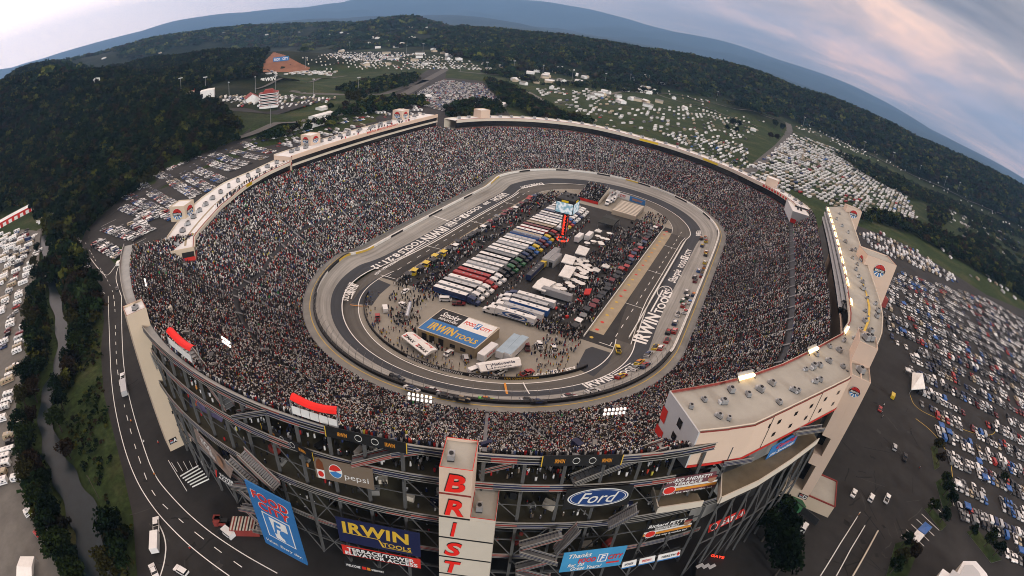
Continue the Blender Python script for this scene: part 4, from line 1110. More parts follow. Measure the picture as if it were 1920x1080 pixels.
g = MB(); on = -inn; c_ = A2+d*wD*.48+on*.1
emblem(g, (*c_, 48.8), (*d, 0), (0, 0, 1), wD*.28)
p = A2+d*wD*.45+on*.1; g.quad(P3(p, 3.4), P3(p+d*3.4, 3.4), P3(p+d*3.4, 5.4), P3(p, 5.4), M_BLACK)
put_text(g, 'D', (*(p+d*2.5), 4.4), (*d, 0), (0, 0, 1), 1.4, M_WHITE, bold=.05, lift=.05)
emblem(g, (*(p+d*1.0+on*.02), 4.4), (*d, 0), (0, 0, 1), .7)
W0(g.build('wall_sign'), Td)
g = MB()
g.prism([A2+d*.3, A2+d*(wD*.5-.02), A2+d*(wD*.5-.02)+inn*6, A2+d*.3+inn*6], 18, 22.5, M_PEACH)
W0(g.build('stair_landing'), Td); g = MB(); g.prism([A2-d*3, A2+d*(wD*.5-.02), A2+d*(wD*.5-.02)+inn*6, A2-d*3+inn*6], 0, 6.5, M_BEIGE)
W0(g.build('stair_base'), Td); g = MB(); g.prism([A2+d*.5+inn*6.2, A2+d*(wD*.5-.02)+inn*6.2, A2+d*(wD*.5-.02)+inn*9, A2+d*.5+inn*9], 0, 30, M_DARK)
W0(g.build('stair_landing'), Td)  # dark block with the shade of the open stair void in its colour
for q, z_ in ((A2+d*wD*.5+inn*5, 53), (A2+d*wD*.4+inn*14, 60), (A2+d*wD*.65+inn*15.5, 60)):
    g = MB(); hvac(g, *q, z_, .6, 1.2); W0(g.build('air_conditioner'), Td)
an = MB(); p = A2+d*(wD+.05)+inn*0; an.prism([p, p+d*10.5, p+d*10.5+inn*14, p+inn*14], 0, 5.5, M_BEIGE, M_ROOFG)
pc = [p, p+d*10.5, p+d*10.5+inn*14, p+inn*14]
for i in range(4): an.beam(P3(pc[i], 5.7), P3(pc[(i+1) % 4], 5.7), .4, .5, M_DRED)
W0(an.build('annexe'), Td)

# two towers behind the right suites
for (tl, tr, br, bl, zt, lab, dep) in (((1588, 388), (1616, 399), (1606, 432), (1594, 410), 58, 'peach lift tower with round emblem at the far end of the right suites', 7), ((1626, 480), (1681, 500), (1657, 570), (1635, 520), 59, 'broad peach lift tower with round emblem half way along the right suites', 12)):
    a_, b_ = G(*tl, zt), G(*tr, zt); d = (b_-a_)[:2]; w_ = np.linalg.norm(d); d = d/w_; inn = np.array([-d[1], d[0]]); inn = inn if inn @ (a_[:2]-EYE[:2]) > 0 else -inn
    T = empty('lift_tower', (*a_[:2], 0), 0, lab, 'tower', 'lift and stair towers of the speedway'); A2 = a_[:2]
    block(T, 'shaft', [A2, A2+d*w_, A2+d*w_+inn*dep, A2+inn*dep], 0, zt, M_PEACH, M_ROOFG, .6, M_DRED)
    g = MB(); emblem(g, (*(A2+d*w_*.52-inn*.1), zt-w_*.28), (*d, 0), (0, 0, 1), w_*.19 if dep > 10 else w_*.26)
    if dep > 10: emblem(g, (*(A2-d*.1+inn*dep*.4), zt-4), (*(-inn), 0), (0, 0, 1), 2.2)
    W0(g.build('emblem'), T)
    if dep > 10:
        g = MB(); 
        for z_ in (12, 24, 36): g.prism([A2+d*(w_+.02), A2+d*(w_+3), A2+d*(w_+3)+inn*6, A2+d*(w_+.02)+inn*6], z_, z_+5, M_DRED)
        W0(g.build('fire_escape'), T)
# ------------------------------------------------------------------ steel back of the near grandstand
M_FLOOR = mat('concourse_floor', (.075, .069, .045), .8, .3, .15)
M_COL = mat('painted_column', (.095, .097, .097), .6, .15, .5)
M_LIP = mat('rail_white', (.30, .29, .265), .6, .1, .5)
NS = GST[700]
def RS(px, py, s, lo=-4.0, hi=62.0):
    """point of the line of sight at offset s from the oval's spine (highest such point below the eye)"""
    z = np.linspace(hi, lo, 1400); q = G(np.full(1400, px), np.full(1400, py), z)
    x = np.abs(q[:, 0]); S_ = np.where(x <= HL, np.abs(q[:, 1]), np.hypot(x-HL, q[:, 1]))-s
    c = np.nonzero((S_[1:] <= 0) != (S_[:-1] <= 0))[0]
    i = c[0] if len(c) else int(np.abs(S_).argmin())
    return q[i]
def stripes(mb, P, h, thick=.12, seed=0):
    """guard rail fascia along a line of points: white lips with red and navy bands between"""
    rs = np.random.default_rng(seed+5)
    for i in range(len(P)-1):
        a, b = np.array(P[i], float), np.array(P[i+1], float)
        up = np.array([0, 0, 1.0])
        m = [[M_NAVY, M_DRED, M_NAVY, M_BLACK, M_BLACK][rs.integers(5)] for _ in range(3)]
        for t0, t1, mm, o in ((0, .10, M_LIP, .06), (.10, .30, m[0], 0), (.30, .38, M_LIP, .04), (.38, .66, m[1], 0), (.66, .73, M_LIP, .04), (.73, .93, m[2], 0), (.93, 1.0, M_LIP, .06)):
            p0, p1 = -h*t1, -h*t0
            d = (b-a); n = np.cross(d, up); n = n/(np.linalg.norm(n)+1e-9)
            q = [a+up*p0, b+up*p0, b+up*p1, a+up*p1]
            mb.add([x+n*(thick/2+o) for x in q]+[x-n*(thick/2+o) for x in q], [(0, 1, 2, 3), (7, 6, 5, 4), (3, 2, 6, 7), (1, 0, 4, 5)], mm)
def arc_pts(a0, a1, s, z, step=4.0):
    a = np.linspace(a0, a1, max(2, int(abs(a1-a0)/step)+1)); s = s(a) if callable(s) else s; z = z(a) if callable(z) else z
    return SP(a, s+0*a, z+0*a)
rs_ = lambda a: rim(a)[0]; rz_ = lambda a: rim(a)[1]
# rim walkway and its rail
g = MB(); aa = np.linspace(702, 867.5, 60); so, zo = rim(aa); wdt = np.interp(aa, [702, 800, 830, 867], [1.4, 1.6, 3.4, 4.2])
g.strip([[tuple(p), tuple(q)] for p, q in zip(SP(aa, so, zo-.1), SP(aa, so+wdt, zo-.1))], mat('walkway_concrete', (.30, .31, .31), .85, .12, .3))
W0(g.build('rim_walkway'), NS)
RW = lambda a: rim(a)[0]+np.interp(a, [702, 800, 830, 867], [1.4, 1.6, 3.4, 4.2])
g = MB(); stripes(g, arc_pts(702, 867.5, RW, lambda a: rz_(a)+1.1, 3.5), 2.3, seed=1); W0(g.build('rim_rail'), NS)
# concourse decks
def deck_ring(a0, a1, s0, s1, z, seed, h=2.1, nm='concourse'):
    g = MB(); aa = np.linspace(a0, a1, int((a1-a0)/4)+2)
    up = z(aa) if callable(z) else z+0*aa; s1v = s1(aa) if callable(s1) else s1+0*aa
    g.strip([[tuple(p), tuple(q)] for p, q in zip(SP(aa, s0, up), SP(aa, s1v, up))], M_FLOOR)
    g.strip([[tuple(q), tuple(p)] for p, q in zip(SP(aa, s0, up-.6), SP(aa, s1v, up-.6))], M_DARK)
    o = W0(g.build(nm), NS)
    f = MB(); stripes(f, [tuple(p) for p in SP(aa, s1v, up+1.1)], h, seed=seed); q = f.build('guard_rail'); q.parent = o
    return o
SX = lambda a: np.interp(a, [640, 700, 718, 820, 868], [152, 152, 151.8, 152, 158])
deck_ring(716, 866, 145.5, SX, 39.2, 3); deck_ring(704, 862, 136, lambda a: SX(a)+.6, 27.2, 4); deck_ring(704, 850, 138, lambda a: SX(a)-1, 13.0, 7, 1.6)
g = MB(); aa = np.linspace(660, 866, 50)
g.strip([[tuple(q), tuple(p)] for p, q in zip(SP(aa, 139.5, 0), SP(aa, 139.5, 36.5))], M_DARK); W0(g.build('inner_wall'), NS)  # added dark sheet standing for the shade behind the columns
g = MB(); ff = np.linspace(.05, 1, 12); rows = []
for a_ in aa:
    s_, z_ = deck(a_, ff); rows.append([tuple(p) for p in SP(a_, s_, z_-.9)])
g.strip(rows, M_DARK, True); W0(g.build('underside'), NS)  # sheet below the seats, their shade put into its dark colour
acol = np.arange(706, 866, 5.6)
for i, a_ in enumerate(acol):
    s_ = float(SX(a_))-.6; z_ = float(rz_(a_))-1.2
    g = MB(); g.beam(SP(a_, s_, 0), SP(a_, s_-.0, z_), .62, .62, M_COL); W0(g.build('column'), NS)
    g = MB(); g.beam(SP(a_, s_-9.5, 0), SP(a_, s_-9.5, z_-7), .5, .5, M_COL); g.beam(SP(a_, s_-9.5, 27), SP(a_, s_, 36), .22, .22, M_COL); g.beam(SP(a_, s_-9.5, 13), SP(a_, s_, 24), .22, .22, M_COL)
    W0(g.build('inner_column'), NS)
for i in range(len(acol)-1):
    g = MB(); p0, p1 = float(SX(acol[i]))-.6, float(SX(acol[i+1]))-.6
    for z0, z1 in ((0, 12.4), (14, 26.4)):
        g.beam(SP(acol[i], p0, z0), SP(acol[i+1], p1, z1), .24, .24, M_COL)
        if i % 2: g.beam(SP(acol[i], p0, z1), SP(acol[i+1], p1, z0), .24, .24, M_COL)
    for z_ in (20.5, 6.5): g.beam(SP(acol[i], p0, z_), SP(acol[i+1], p1, z_), .26, .3, M_COL)
    if i % 2 == 0: g.beam(SP(acol[i], p0, 28.5), SP(acol[i+1], p1, 38), .2, .2, M_COL)
    g.beam(SP(acol[i], p0, 33), SP(acol[i+1], p1, 33), .18, .18, M_COL)
    W0(g.build('brace'), NS)
# clutter of the open steelwork: crowd and stalls on the concourses, pipes and secondary beams
pp_ = []
for z_, n_, s0, s1 in ((39.2, 420, 146, 150.5), (27.2, 260, 140, 151), (13.0, 120, 141, 150)):
    a_ = rng.uniform(716, 862, n_); pp_.append(SP(a_, rng.uniform(s0, s1, n_), z_+0*a_))
pp_ = np.concatenate(pp_); V, F, C = people_mesh(pp_, rng.uniform(0, 6, len(pp_)), rng.normal(1.9, .1, len(pp_)), rng); tag(np_obj('concourse_crowd', V, F, [M_CROWD], col=C), kind='stuff')
g = MB()
for i in range(150):
    z_ = rng.choice([39.2, 27.2, 27.2, 13.0]); p = SP(rng.uniform(712, 862), rng.uniform(139, 149), z_); g.box(p, (rng.uniform(.8, 3.4), rng.uniform(.8, 2.2), rng.uniform(.8, 2.4)), random.choice([M_DRED, M_DKSTEEL, M_CREAM, M_BLACK, M_GREYC, M_NAVY]), rng.uniform(0, 3))
tag(g.build('concourse_stall_clutter'), kind='stuff')
for k, (zz0, s_) in enumerate(((36.6, 149), (24.6, 150), (24.8, 144), (10.8, 149), (33.5, 144), (18.5, 147), (5.5, 150))):
    g = MB(); q = arc_pts(706, 862, s_, zz0, 5.6)
    for u, v in zip(q[:-1], q[1:]): g.beam(u, v, .3, .5, M_DKSTEEL)
    W0(g.build('ring_beam'), NS)
for i in range(len(acol)):
    g = MB()
    for zz0 in (37.5, 25.5, 11.5): g.beam(SP(acol[i], 140, zz0), SP(acol[i], float(SX(acol[i])), zz0), .35, .7, M_DKSTEEL)
    W0(g.build('floor_beam'), NS)
# stairs
def flight(p, q, w, seed, root=NS, inward=1):
    """inclined stair between two points with striped rails on both sides"""
    p, q = np.array(p, float), np.array(q, float); g = MB()
    d = q-p; L_ = np.hypot(d[0], d[1]); n_ = np.array([-d[1], d[0], 0])/L_; n = max(4, int(abs(d[2])/.35))
    for k in range(n):
        c = p+d*(k+.5)/n; g.box((c[0], c[1], c[2]-.1), (L_/n*1.05, w, .18), M_STEEL, math.atan2(d[1], d[0]))
    for sg in (1, -1):
        stripes(g, [p+n_*sg*w/2+(0, 0, 1.1), q+n_*sg*w/2+(0, 0, 1.1)], 1.5, .08, seed+sg)
    return W0(g.build('staircase'), root)
def flight_px(px0, py0, z0, px1, py1, z1, w, seed): return flight(G(px0, py0, z0), G(px1, py1, z1), w, seed)
flight_px(1072, 903, 40.3, 1150, 872, 43.6, 2.6, 11); flight_px(1150, 872, 43.6, 1245, 836, 47.2, 2.6, 12)
flight_px(798, 842, 46.6, 735, 850, 43.5, 2.2, 13); flight_px(735, 850, 43.5, 660, 868, 40.3, 2.2, 14)
flight_px(960, 867, 43.2, 905, 880, 40.3, 2.0, 15)
flight_px(345, 648, 47.5, 432, 765, 41, 2.8, 16); flight_px(505, 770, 47, 440, 780, 41, 2.2, 17)
flight_px(452, 850, 34.5, 520, 915, 27.5, 2.8, 18); flight_px(262, 600, 47, 300, 690, 34, 2.2, 19)
flight_px(1085, 990, 27.8, 1040, 1035, 20, 2.4, 20); flight_px(1140, 985, 27.8, 1195, 955, 34, 2.6, 21)
for k in range(6):
    zt, zb = 27.2-k*4.4, 27.2-(k+1)*4.4
    p, q = SP(789-0.0, 155.2+1.2*(k % 2), zt), SP(783, 155.2+1.2*(k % 2), zb)
    if k % 2: p, q = SP(783, 156.4, zt), SP(789, 156.4, zb)
    flight(p, q, 1.9, 30+k)
    p, q = SP(733, 155.2+1.2*(k % 2), zt), SP(739, 155.2+1.2*(k % 2), zb)
    if k % 2: p, q = SP(739, 156.4, zt), SP(733, 156.4, zb)
    flight(p, q, 1.9, 40+k)
# terrace below the right suites
g = MB(); ti = [(1352, 888), (1410, 866), (1470, 835), (1520, 800)]; to = [(1350, 937), (1420, 905), (1480, 866), (1533, 826)]
pi_, po_ = [G(*p, 34.5) for p in ti], [G(*p, 34.5) for p in to]
g.strip([[tuple(a), tuple(b)] for a, b in zip(pi_, po_)], mat('terrace_floor', (.17, .145, .10), .9, .2, .2))
for a, b in zip(po_[:-1], po_[1:]):
    g.slab(a+(0, 0, 1.1), b+(0, 0, 1.1), b-(0, 0, 1.2), a-(0, 0, 1.2), .3, M_CREAM); g.slab(a-(0, 0, 1.2), b-(0, 0, 1.2), b-(0, 0, 2.2), a-(0, 0, 2.2), .2, M_DARK)
g.slab(pi_[0]+(0, 0, 1.1), po_[0]+(0, 0, 1.1), po_[0]-(0, 0, 1.4), pi_[0]-(0, 0, 1.4), .3, M_CREAM)
W0(g.build('terrace'), Eb)
g = MB(); q = [G(*p, 31) for p in ((1222, 918), (1308, 925), (1318, 944), (1232, 957))]
g.add(q, [(0, 1, 2, 3)], MATS['terrace_floor']); g.slab(q[2]+(0, 0, .9), q[3]+(0, 0, .9), q[3]-(0, 0, 1.2), q[2]-(0, 0, 1.2), .3, M_CREAM); g.slab(q[3]+(0, 0, .9), q[0]+(0, 0, .9), q[0]-(0, 0, 1.2), q[3]-(0, 0, 1.2), .3, M_CREAM)
W0(g.build('terrace'), Eb)
for k in range(9):
    t = k/8; p = along(np.array([x[:2] for x in po_]), t*.98+.01); g = MB(); g.beam(P3(p, 0), P3(p, 33), .55, .55, M_COL); W0(g.build('column'), Eb)
for k in range(8):
    p, q = along(np.array([x[:2] for x in po_]), k/8*.98+.01), along(np.array([x[:2] for x in po_]), (k+1)/8*.98+.01)
    g = MB(); g.beam(P3(p, 2), P3(q, 16), .22, .22, M_COL); g.beam(P3(q, 17), P3(p, 31), .22, .22, M_COL); g.beam(P3(p, 17), P3(q, 17), .26, .26, M_COL); g.beam(P3(p, 31), P3(q, 17), .18, .18, M_COL); W0(g.build('brace'), Eb)
for px, py, z0 in ((1352, 868, 40.6), (1487, 812, 40.6)):
    p = G(px, py, z0); q = G(px+55, py-8, z0-1.5); flight(p, q, 1.6, 60+px, Eb)

# ------------------------------------------------------------------ banners on the steelwork
M_PEPSI = mat('tan_banner', (.17, .13, .095), .7, .05, .3); M_FCB = mat('banner_blue', (.03, .15, .38), .6, .05, .3); M_NVB = mat('banner_navy', (.012, .016, .060), .6, .05, .3)
M_GOLD = mat('gold_lettering', (.62, .40, .04), .6, .05, .3); M_SKYB = mat('banner_sky_blue', (.05, .27, .50), .6, .08, .2); M_SIGNR = mat('sign_red_paint', (.60, .03, .02), .6, .05, .3)
M_FORDB = mat('ford_blue', (.015, .045, .16), .5, .1, .2); M_SILV = mat('silver_lettering', (.66, .66, .63), .5, .05, .3); M_SKIN = mat('skin_tone', (.32, .18, .11), .8, .05, 1)
class Banner:
    """flat upright sign; u,v run 0..1 from its lower left corner"""
    def __init__(s, name, label, c, m, th=.12, sgn_s=None, cat='banner', grp='banners on the steel back of the grandstand'):
        s.p = [np.array(x, float) for x in c]          # tl, tr, br, bl
        s.o = s.p[3]; s.X = s.p[2]-s.p[3]; s.W = np.linalg.norm(s.X); s.Xn = s.X/s.W
        s.Y = s.p[0]-s.p[3]; s.H = np.linalg.norm(s.Y); s.Yn = s.Y/s.H; s.N = np.cross(s.Xn, s.Yn); s.N /= np.linalg.norm(s.N)
        s.g = MB(); s.g.slab(s.p[3], s.p[2], s.p[1], s.p[0], th, m); s.q = MB(); s.k = .05; s.name, s.label, s.cat, s.grp = name, label, cat, grp
    def at(s, u, v, k=0): return s.o+s.X*u+s.Y*v+s.N*(s.k+k)
    def rect(s, u0, v0, u1, v1, m, k=0): s.q.quad(s.at(u0, v0, k), s.at(u1, v0, k), s.at(u1, v1, k), s.at(u0, v1, k), m)
    def poly(s, pts, m, k=0): s.q.add([s.at(*p, k) for p in pts], [tuple(range(len(pts)))], m)
    def ell(s, u, v, ru, rv, m, k=0, ri=0, a0=0, a1=2*math.pi): s.q.disc(s.at(u, v, k), ru*s.W, m, 32, s.Xn, s.Yn, a0, a1, ri*ru*s.W, rv*s.H)
    def text(s, t, u, v, h, m, w=None, k=.03, rot=0, **a):
        c, sn = math.cos(rot), math.sin(rot); X, Y = s.Xn*c+s.Yn*sn, s.Yn*c-s.Xn*sn
        put_text(s.q, t, s.at(u, v), X, Y, h*s.H, m, width=None if w is None else w*s.W, lift=k, **a)
    def done(s):
        o = s.g.build(s.name); tag(o, s.label, s.cat, s.grp)
        if s.q.f: q = s.q.build('printing'); q.parent = o
        return o
def upright(px_l, px_r, s, zt, zb):
    """corners from the photograph: left and right x,y of the top edge; upright at offset s"""
    l, r = RS(*px_l, s), RS(*px_r, s); zt_ = (l[2], r[2]) if zt is None else (zt, zt)
    return [(l[0], l[1], zt_[0]), (r[0], r[1], zt_[1]), (r[0], r[1], zt_[1]-zb), (l[0], l[1], zt_[0]-zb)]
b = Banner('banner', 'tall blue supermarket banner reading FOOD CITY Value Every day on a steel frame', upright((458, 900), (543, 945), 160, None, 24.5), M_FCB, .4)
for dx, m, k, ex in ((0, M_WHITE, .02, .05), (0, M_SIGNR, .06, 0)):
    b.text('FOOD', .50, .855, .105+ex*.15, m, .80+ex*.6, k, bold=.085+ex*.9); b.text('CITY', .54, .715, .105+ex*.15, m, .70+ex*.6, k, bold=.085+ex*.9)
b.rect(.20, .22, .84, .62, M_WHITE); b.rect(.225, .235, .815, .605, M_FBLUE, .02); b.poly([(.40, .25), (.62, .25), (.55, .40), (.74, .44), (.74, .58), (.35, .58)], M_WHITE, .04)
b.text('F', .50, .44, .20, M_FBLUE, .22, .07, bold=.05, shear=.25); b.text('C', .62, .37, .13, M_FBLUE, .20, .07, bold=.06, shear=.1)
b.text('Value. Every day.', .5, .11, .045, M_WHITE, .86, .03, bold=.03, shear=.15); b.done()
g = MB(); p = [np.array(x, float) for x in upright((458, 900), (543, 945), 160, None, 24.5)]
b = Banner('banner', 'navy tool banner reading IRWIN TOOLS in gold letters', upright((628, 968), (787, 1000), 155, None, 9.4), M_NVB)
b.text('IRWIN', .47, .66, .40, M_GOLD, .80, .04, bold=.07, shear=.02); b.text('TOOLS', .72, .24, .16, M_GOLD, .34, .04, bold=.03); b.rect(.06, .40, .50, .425, M_GOLD); b.rect(.54, .11, .90, .13, M_GOLD)
b.poly([(.50, .40), (.52, .40), (.57, .12), (.54, .12)], M_GOLD); b.done()
b = Banner('banner', 'red strip banner reading TERRACE/TOWER ELEVATOR ACCESS in white', upright((640, 1021), (788, 1049), 155.2, None, 3.9), M_SIGNR)
b.rect(.12, .06, .86, .94, M_BLACK); b.text('TERRACE/TOWER', .5, .70, .34, M_WHITE, .86, .05, bold=.06); b.text('ELEVATOR ACCESS', .5, .27, .34, M_WHITE, .93, .05, bold=.06); b.done()
b = Banner('banner', 'dark strip banner with small white sponsor lettering below the elevator sign', upright((645, 1052), (722, 1068), 155, None, 2.6), M_BLACK)
b.text('WELCOME', .22, .5, .4, M_WHITE, .36, bold=.04, shear=.2); b.rect(.44, .25, .54, .75, M_SIGNR); b.rect(.56, .25, .64, .75, M_ORANGE); b.text('SPEEDWAY', .82, .5, .3, M_WHITE, .3, bold=.04); b.done()
b = Banner('banner', 'tan soft drink banner with round red white and blue globe and the word pepsi', upright((586, 856), (698, 880), 152.8, None, 6.6), M_PEPSI)
b.ell(.37, .52, .115, .33, M_WHITE)
for a0, a1, m in ((.32, math.pi-.05, M_SIGNR), (math.pi+.25, 2*math.pi-.28, M_FBLUE)): b.ell(.37, .52, .105, .30, m, .03, 0, a0, a1)
b.text('pepsi', .72, .40, .26, M_WHITE, .40, .04, bold=-.005); b.poly([(.04, .02), (.16, .02), (.17, .45), (.03, .45)], M_WHITE); b.poly([(.03, .45), (.17, .45), (.16, .82), (.10, .98), (.05, .82)], mat('cola_brown', (.16, .05, .02), .5, .1, 1)); b.ell(.10, .24, .05, .14, M_SIGNR, .03); b.done()
b = Banner('banner', 'black board with a silver rimmed blue oval reading Ford', upright((1062, 922), (1190, 908), 153.2, 40.4, 6.6), M_BLACK)
b.ell(.5, .52, .46, .44, M_SILV); b.ell(.5, .52, .44, .40, M_FORDB, .02); b.ell(.5, .52, .42, .37, M_SILV, .03, .97); b.text('Ford', .5, .52, .50, M_SILV, .60, .05, bold=.01, shear=.4); b.done()
b = Banner('banner', 'sky blue banner reading Thanks FOOD CITY for 20 Great Years', upright((1058, 1037), (1177, 1023), 157, None, 8.0), M_SKYB)
b.text('Thanks', .27, .80, .20, M_WHITE, .36, .04, rot=.04, bold=.03, shear=.3); b.text('FOOD', .40, .52, .21, M_SIGNR, .28, .05, rot=.03, bold=.08, shear=.2); b.text('CITY', .86, .54, .21, M_SIGNR, .24, .05, rot=.03, bold=.08, shear=.2)
b.rect(.57, .34, .72, .74, M_WHITE); b.rect(.585, .38, .705, .70, M_FBLUE, .02); b.text('F', .645, .54, .26, M_WHITE, .08, .05, bold=.07, shear=.2)
b.text('for 20', .24, .33, .17, M_WHITE, .26, .04, bold=.03, shear=.3); b.text('Great Years!', .42, .14, .17, M_WHITE, .50, .04, bold=.03, shear=.3); b.rect(.74, .2, .95, .28, M_SIGNR); b.done()
def driver_face(b, u, v, r):
    """photographic portrait panel reduced to plain shapes"""
    b.ell(u, v, r, r*2.6, M_SKIN, .03); b.rect(u-r*1.1, v+r*1.2, u+r*1.1, v+r*2.9, M_DRED, .05)
def terrace_banner(label, c, top, sub, m):
    b = Banner('banner', label, c, m)
    b.text(top, .45, .84, .20, M_WHITE, .80, .04, bold=.05, shear=.15); b.text(sub, .45, .60, .16, M_WHITE, .5, .04, bold=.05, shear=.15)
    b.rect(0, .36, 1, .48, M_SILV); b.rect(0, .18, 1, .34, M_ORANGE); b.ell(.14, .28, .11, .24, M_WHITE, .03); b.ell(.14, .28, .10, .21, M_SIGNR, .05); b.text("Racin' the way it oughta be!", .5, .07, .11, M_WHITE, .86, .04, bold=.03, shear=.1)
    driver_face(b, .88, .58, .075); b.done()
terrace_banner('maroon banner reading MARIO ANDRETTI TERRACE', [G(1246, 899, 39), G(1344, 884, 39), G(1340, 913, 33), G(1237, 930, 33)], 'MARIO ANDRETTI', 'TERRACE', mat('banner_maroon', (.13, .05, .06), .6, .2, .2))
terrace_banner('black banner reading Richard PETTY GRANDSTAND & TERRACE', [G(1213, 985, 26.5), G(1301, 966, 26.5), G(1292, 992, 20.5), G(1203, 1011, 20.5)], 'Richard PETTY', 'GRANDSTAND & TERRACE', M_BLACK)
b = Banner('banner', 'black banner with white lettering and red underline on the right steelwork', [G(1412, 902, 28), G(1455, 888, 28), G(1446, 912, 22), G(1402, 934, 22)], M_BLACK)
b.text('ADVANCED', .5, .72, .26, M_WHITE, .86, .05, bold=.05, shear=.25); b.rect(.04, .40, .96, .52, M_SIGNR); b.text('STAGE TERRACE', .5, .2, .16, M_WHITE, .8, .05, bold=.03); b.done()
b = Banner('banner', 'red sign reading GATE 4 on the right steelwork', [G(1330, 985, 20), G(1397, 953, 20), G(1397, 966, 17.0), G(1328, 999, 17.0)], M_SIGNR)
b.text('GATE 4', .60, .5, .56, M_WHITE, .62, .05, bold=.06, shear=.2); b.ell(.13, .5, .09, .42, M_WHITE); b.ell(.13, .5, .08, .36, M_BLACK, .02); b.done()
b = Banner('banner', 'blue banner with red script over white script under the right suites', [G(1448, 838, 39.8), G(1500, 808, 39.8), G(1489, 832, 34.8), G(1435, 862, 34.8)], M_FCB)
b.text('Coming', .56, .72, .30, M_SIGNR, .7, .05, bold=.05, shear=.35); b.text('the Speedway', .5, .28, .26, M_WHITE, .84, .05, bold=.03, shear=.3); b.done()
for k, (x0, x1) in enumerate(((1165, 1194), (1197, 1229), (1232, 1276))):
    lab = ['narrow white board lettered SPONSOR below the Richard PETTY banner', 'narrow white board lettered SPEEDWAY in red below the Richard PETTY banner', 'narrow white board with a red cross below the Richard PETTY banner'][k]
    yy = lambda x: 1055-(x-1165)*.21
    b = Banner('banner', lab, [G(x0+3, yy(x0), 11), G(x1, yy(x1), 11), G(x1-2, yy(x1)+12, 8.4), G(x0, yy(x0)+12, 8.4)], M_WHITE); b.rect(.0, .0, 1, .16, M_FBLUE)
    b.text(['SPONSOR', 'SPEEDWAY', 'HEALTH'][k], .46, .58, .30, [M_NAVY, M_SIGNR, M_BLACK][k], .6, .04, bold=.04)
    if k == 2: b.rect(.86, .3, .93, .86, M_SIGNR, .03); b.rect(.82, .5, .97, .66, M_SIGNR, .03)
    b.done()
# left side signs
b = Banner('banner', 'long picture banner with a driver portrait and white lettering on the left steelwork', [G(362, 800, 25), G(437, 880, 27), G(432, 897, 21), G(370, 828, 18)], mat('picture_panel', (.26, .20, .17), .7, .4, .4))
b.text('VICKI', .36, .62, .40, M_WHITE, .34, .05, bold=.06); b.text('WIN', .52, .28, .26, M_WHITE, .18, .05, bold=.05); b.ell(.78, .5, .09, .36, M_SKIN, .03); b.done()
b = Banner('banner', 'red and black sign reading TOWER ACCESS on the left steelwork', [G(404, 880, 16), G(440, 902, 16), G(446, 920, 12.4), G(405, 893, 12.4)], M_BLACK)
b.rect(0, 0, .06, 1, M_SIGNR); b.rect(.94, 0, 1, 1, M_SIGNR); b.text('TOWER', .5, .72, .36, M_WHITE, .66, .05, bold=.06); b.text('ACCESS', .5, .26, .36, M_WHITE, .74, .05, bold=.06); b.done()
b = Banner('banner', 'purple and gold picture banner headed TOWER beside the upper left stairs', [G(364, 736, 37), G(420, 772, 37), G(416, 792, 32), G(364, 762, 32)], mat('purple_panel', (.10, .085, .16), .7, .4, .3))
b.rect(0, .12, .9, .3, M_GOLD); b.text('TOWER', .40, .78, .26, M_WHITE, .46, .05, bold=.06); b.ell(.12, .5, .09, .34, M_SIGNR, .02); b.done()
for k, (x0, y0, x1, y1) in enumerate(((607, 795, 763, 829), (1016, 862, 1171, 850), (488, 793, 586, 848))):
    lab = ['dark strip banner with orange lettering under the rim left of the lift tower', 'dark strip banner with orange lettering under the rim right of the lift tower', 'dark strip banner with orange lettering along the left concourse'][k]
    z_ = 48.3 if k < 2 else 41.4; c = [G(x0, y0, z_), G(x1, y1, z_)]; c += [c[1]-(0, 0, 2.7), c[0]-(0, 0, 2.7)]
    if k < 2: c = [RS(x0, y0, 152.2)*(1, 1, 0)+(0, 0, 49.2), RS(x1, y1, 152.2)*(1, 1, 0)+(0, 0, 49.2)]; c += [c[1]-(0, 0, 3.0), c[0]-(0, 0, 3.0)]
    b = Banner('banner', lab, c, M_BLACK); 
    for u in (.22, .80): b.text('IRWIN', u, .5, .34, M_ORANGE, .12, .05, bold=.05)
    for u in (.42, .62): b.ell(u, .5, .045, .3, M_SILV); b.ell(u, .5, .04, .24, M_BLACK, .02)
    b.rect(0, 0, .012, 1, M_GOLD); b.rect(.988, 0, 1, 1, M_GOLD); b.done()

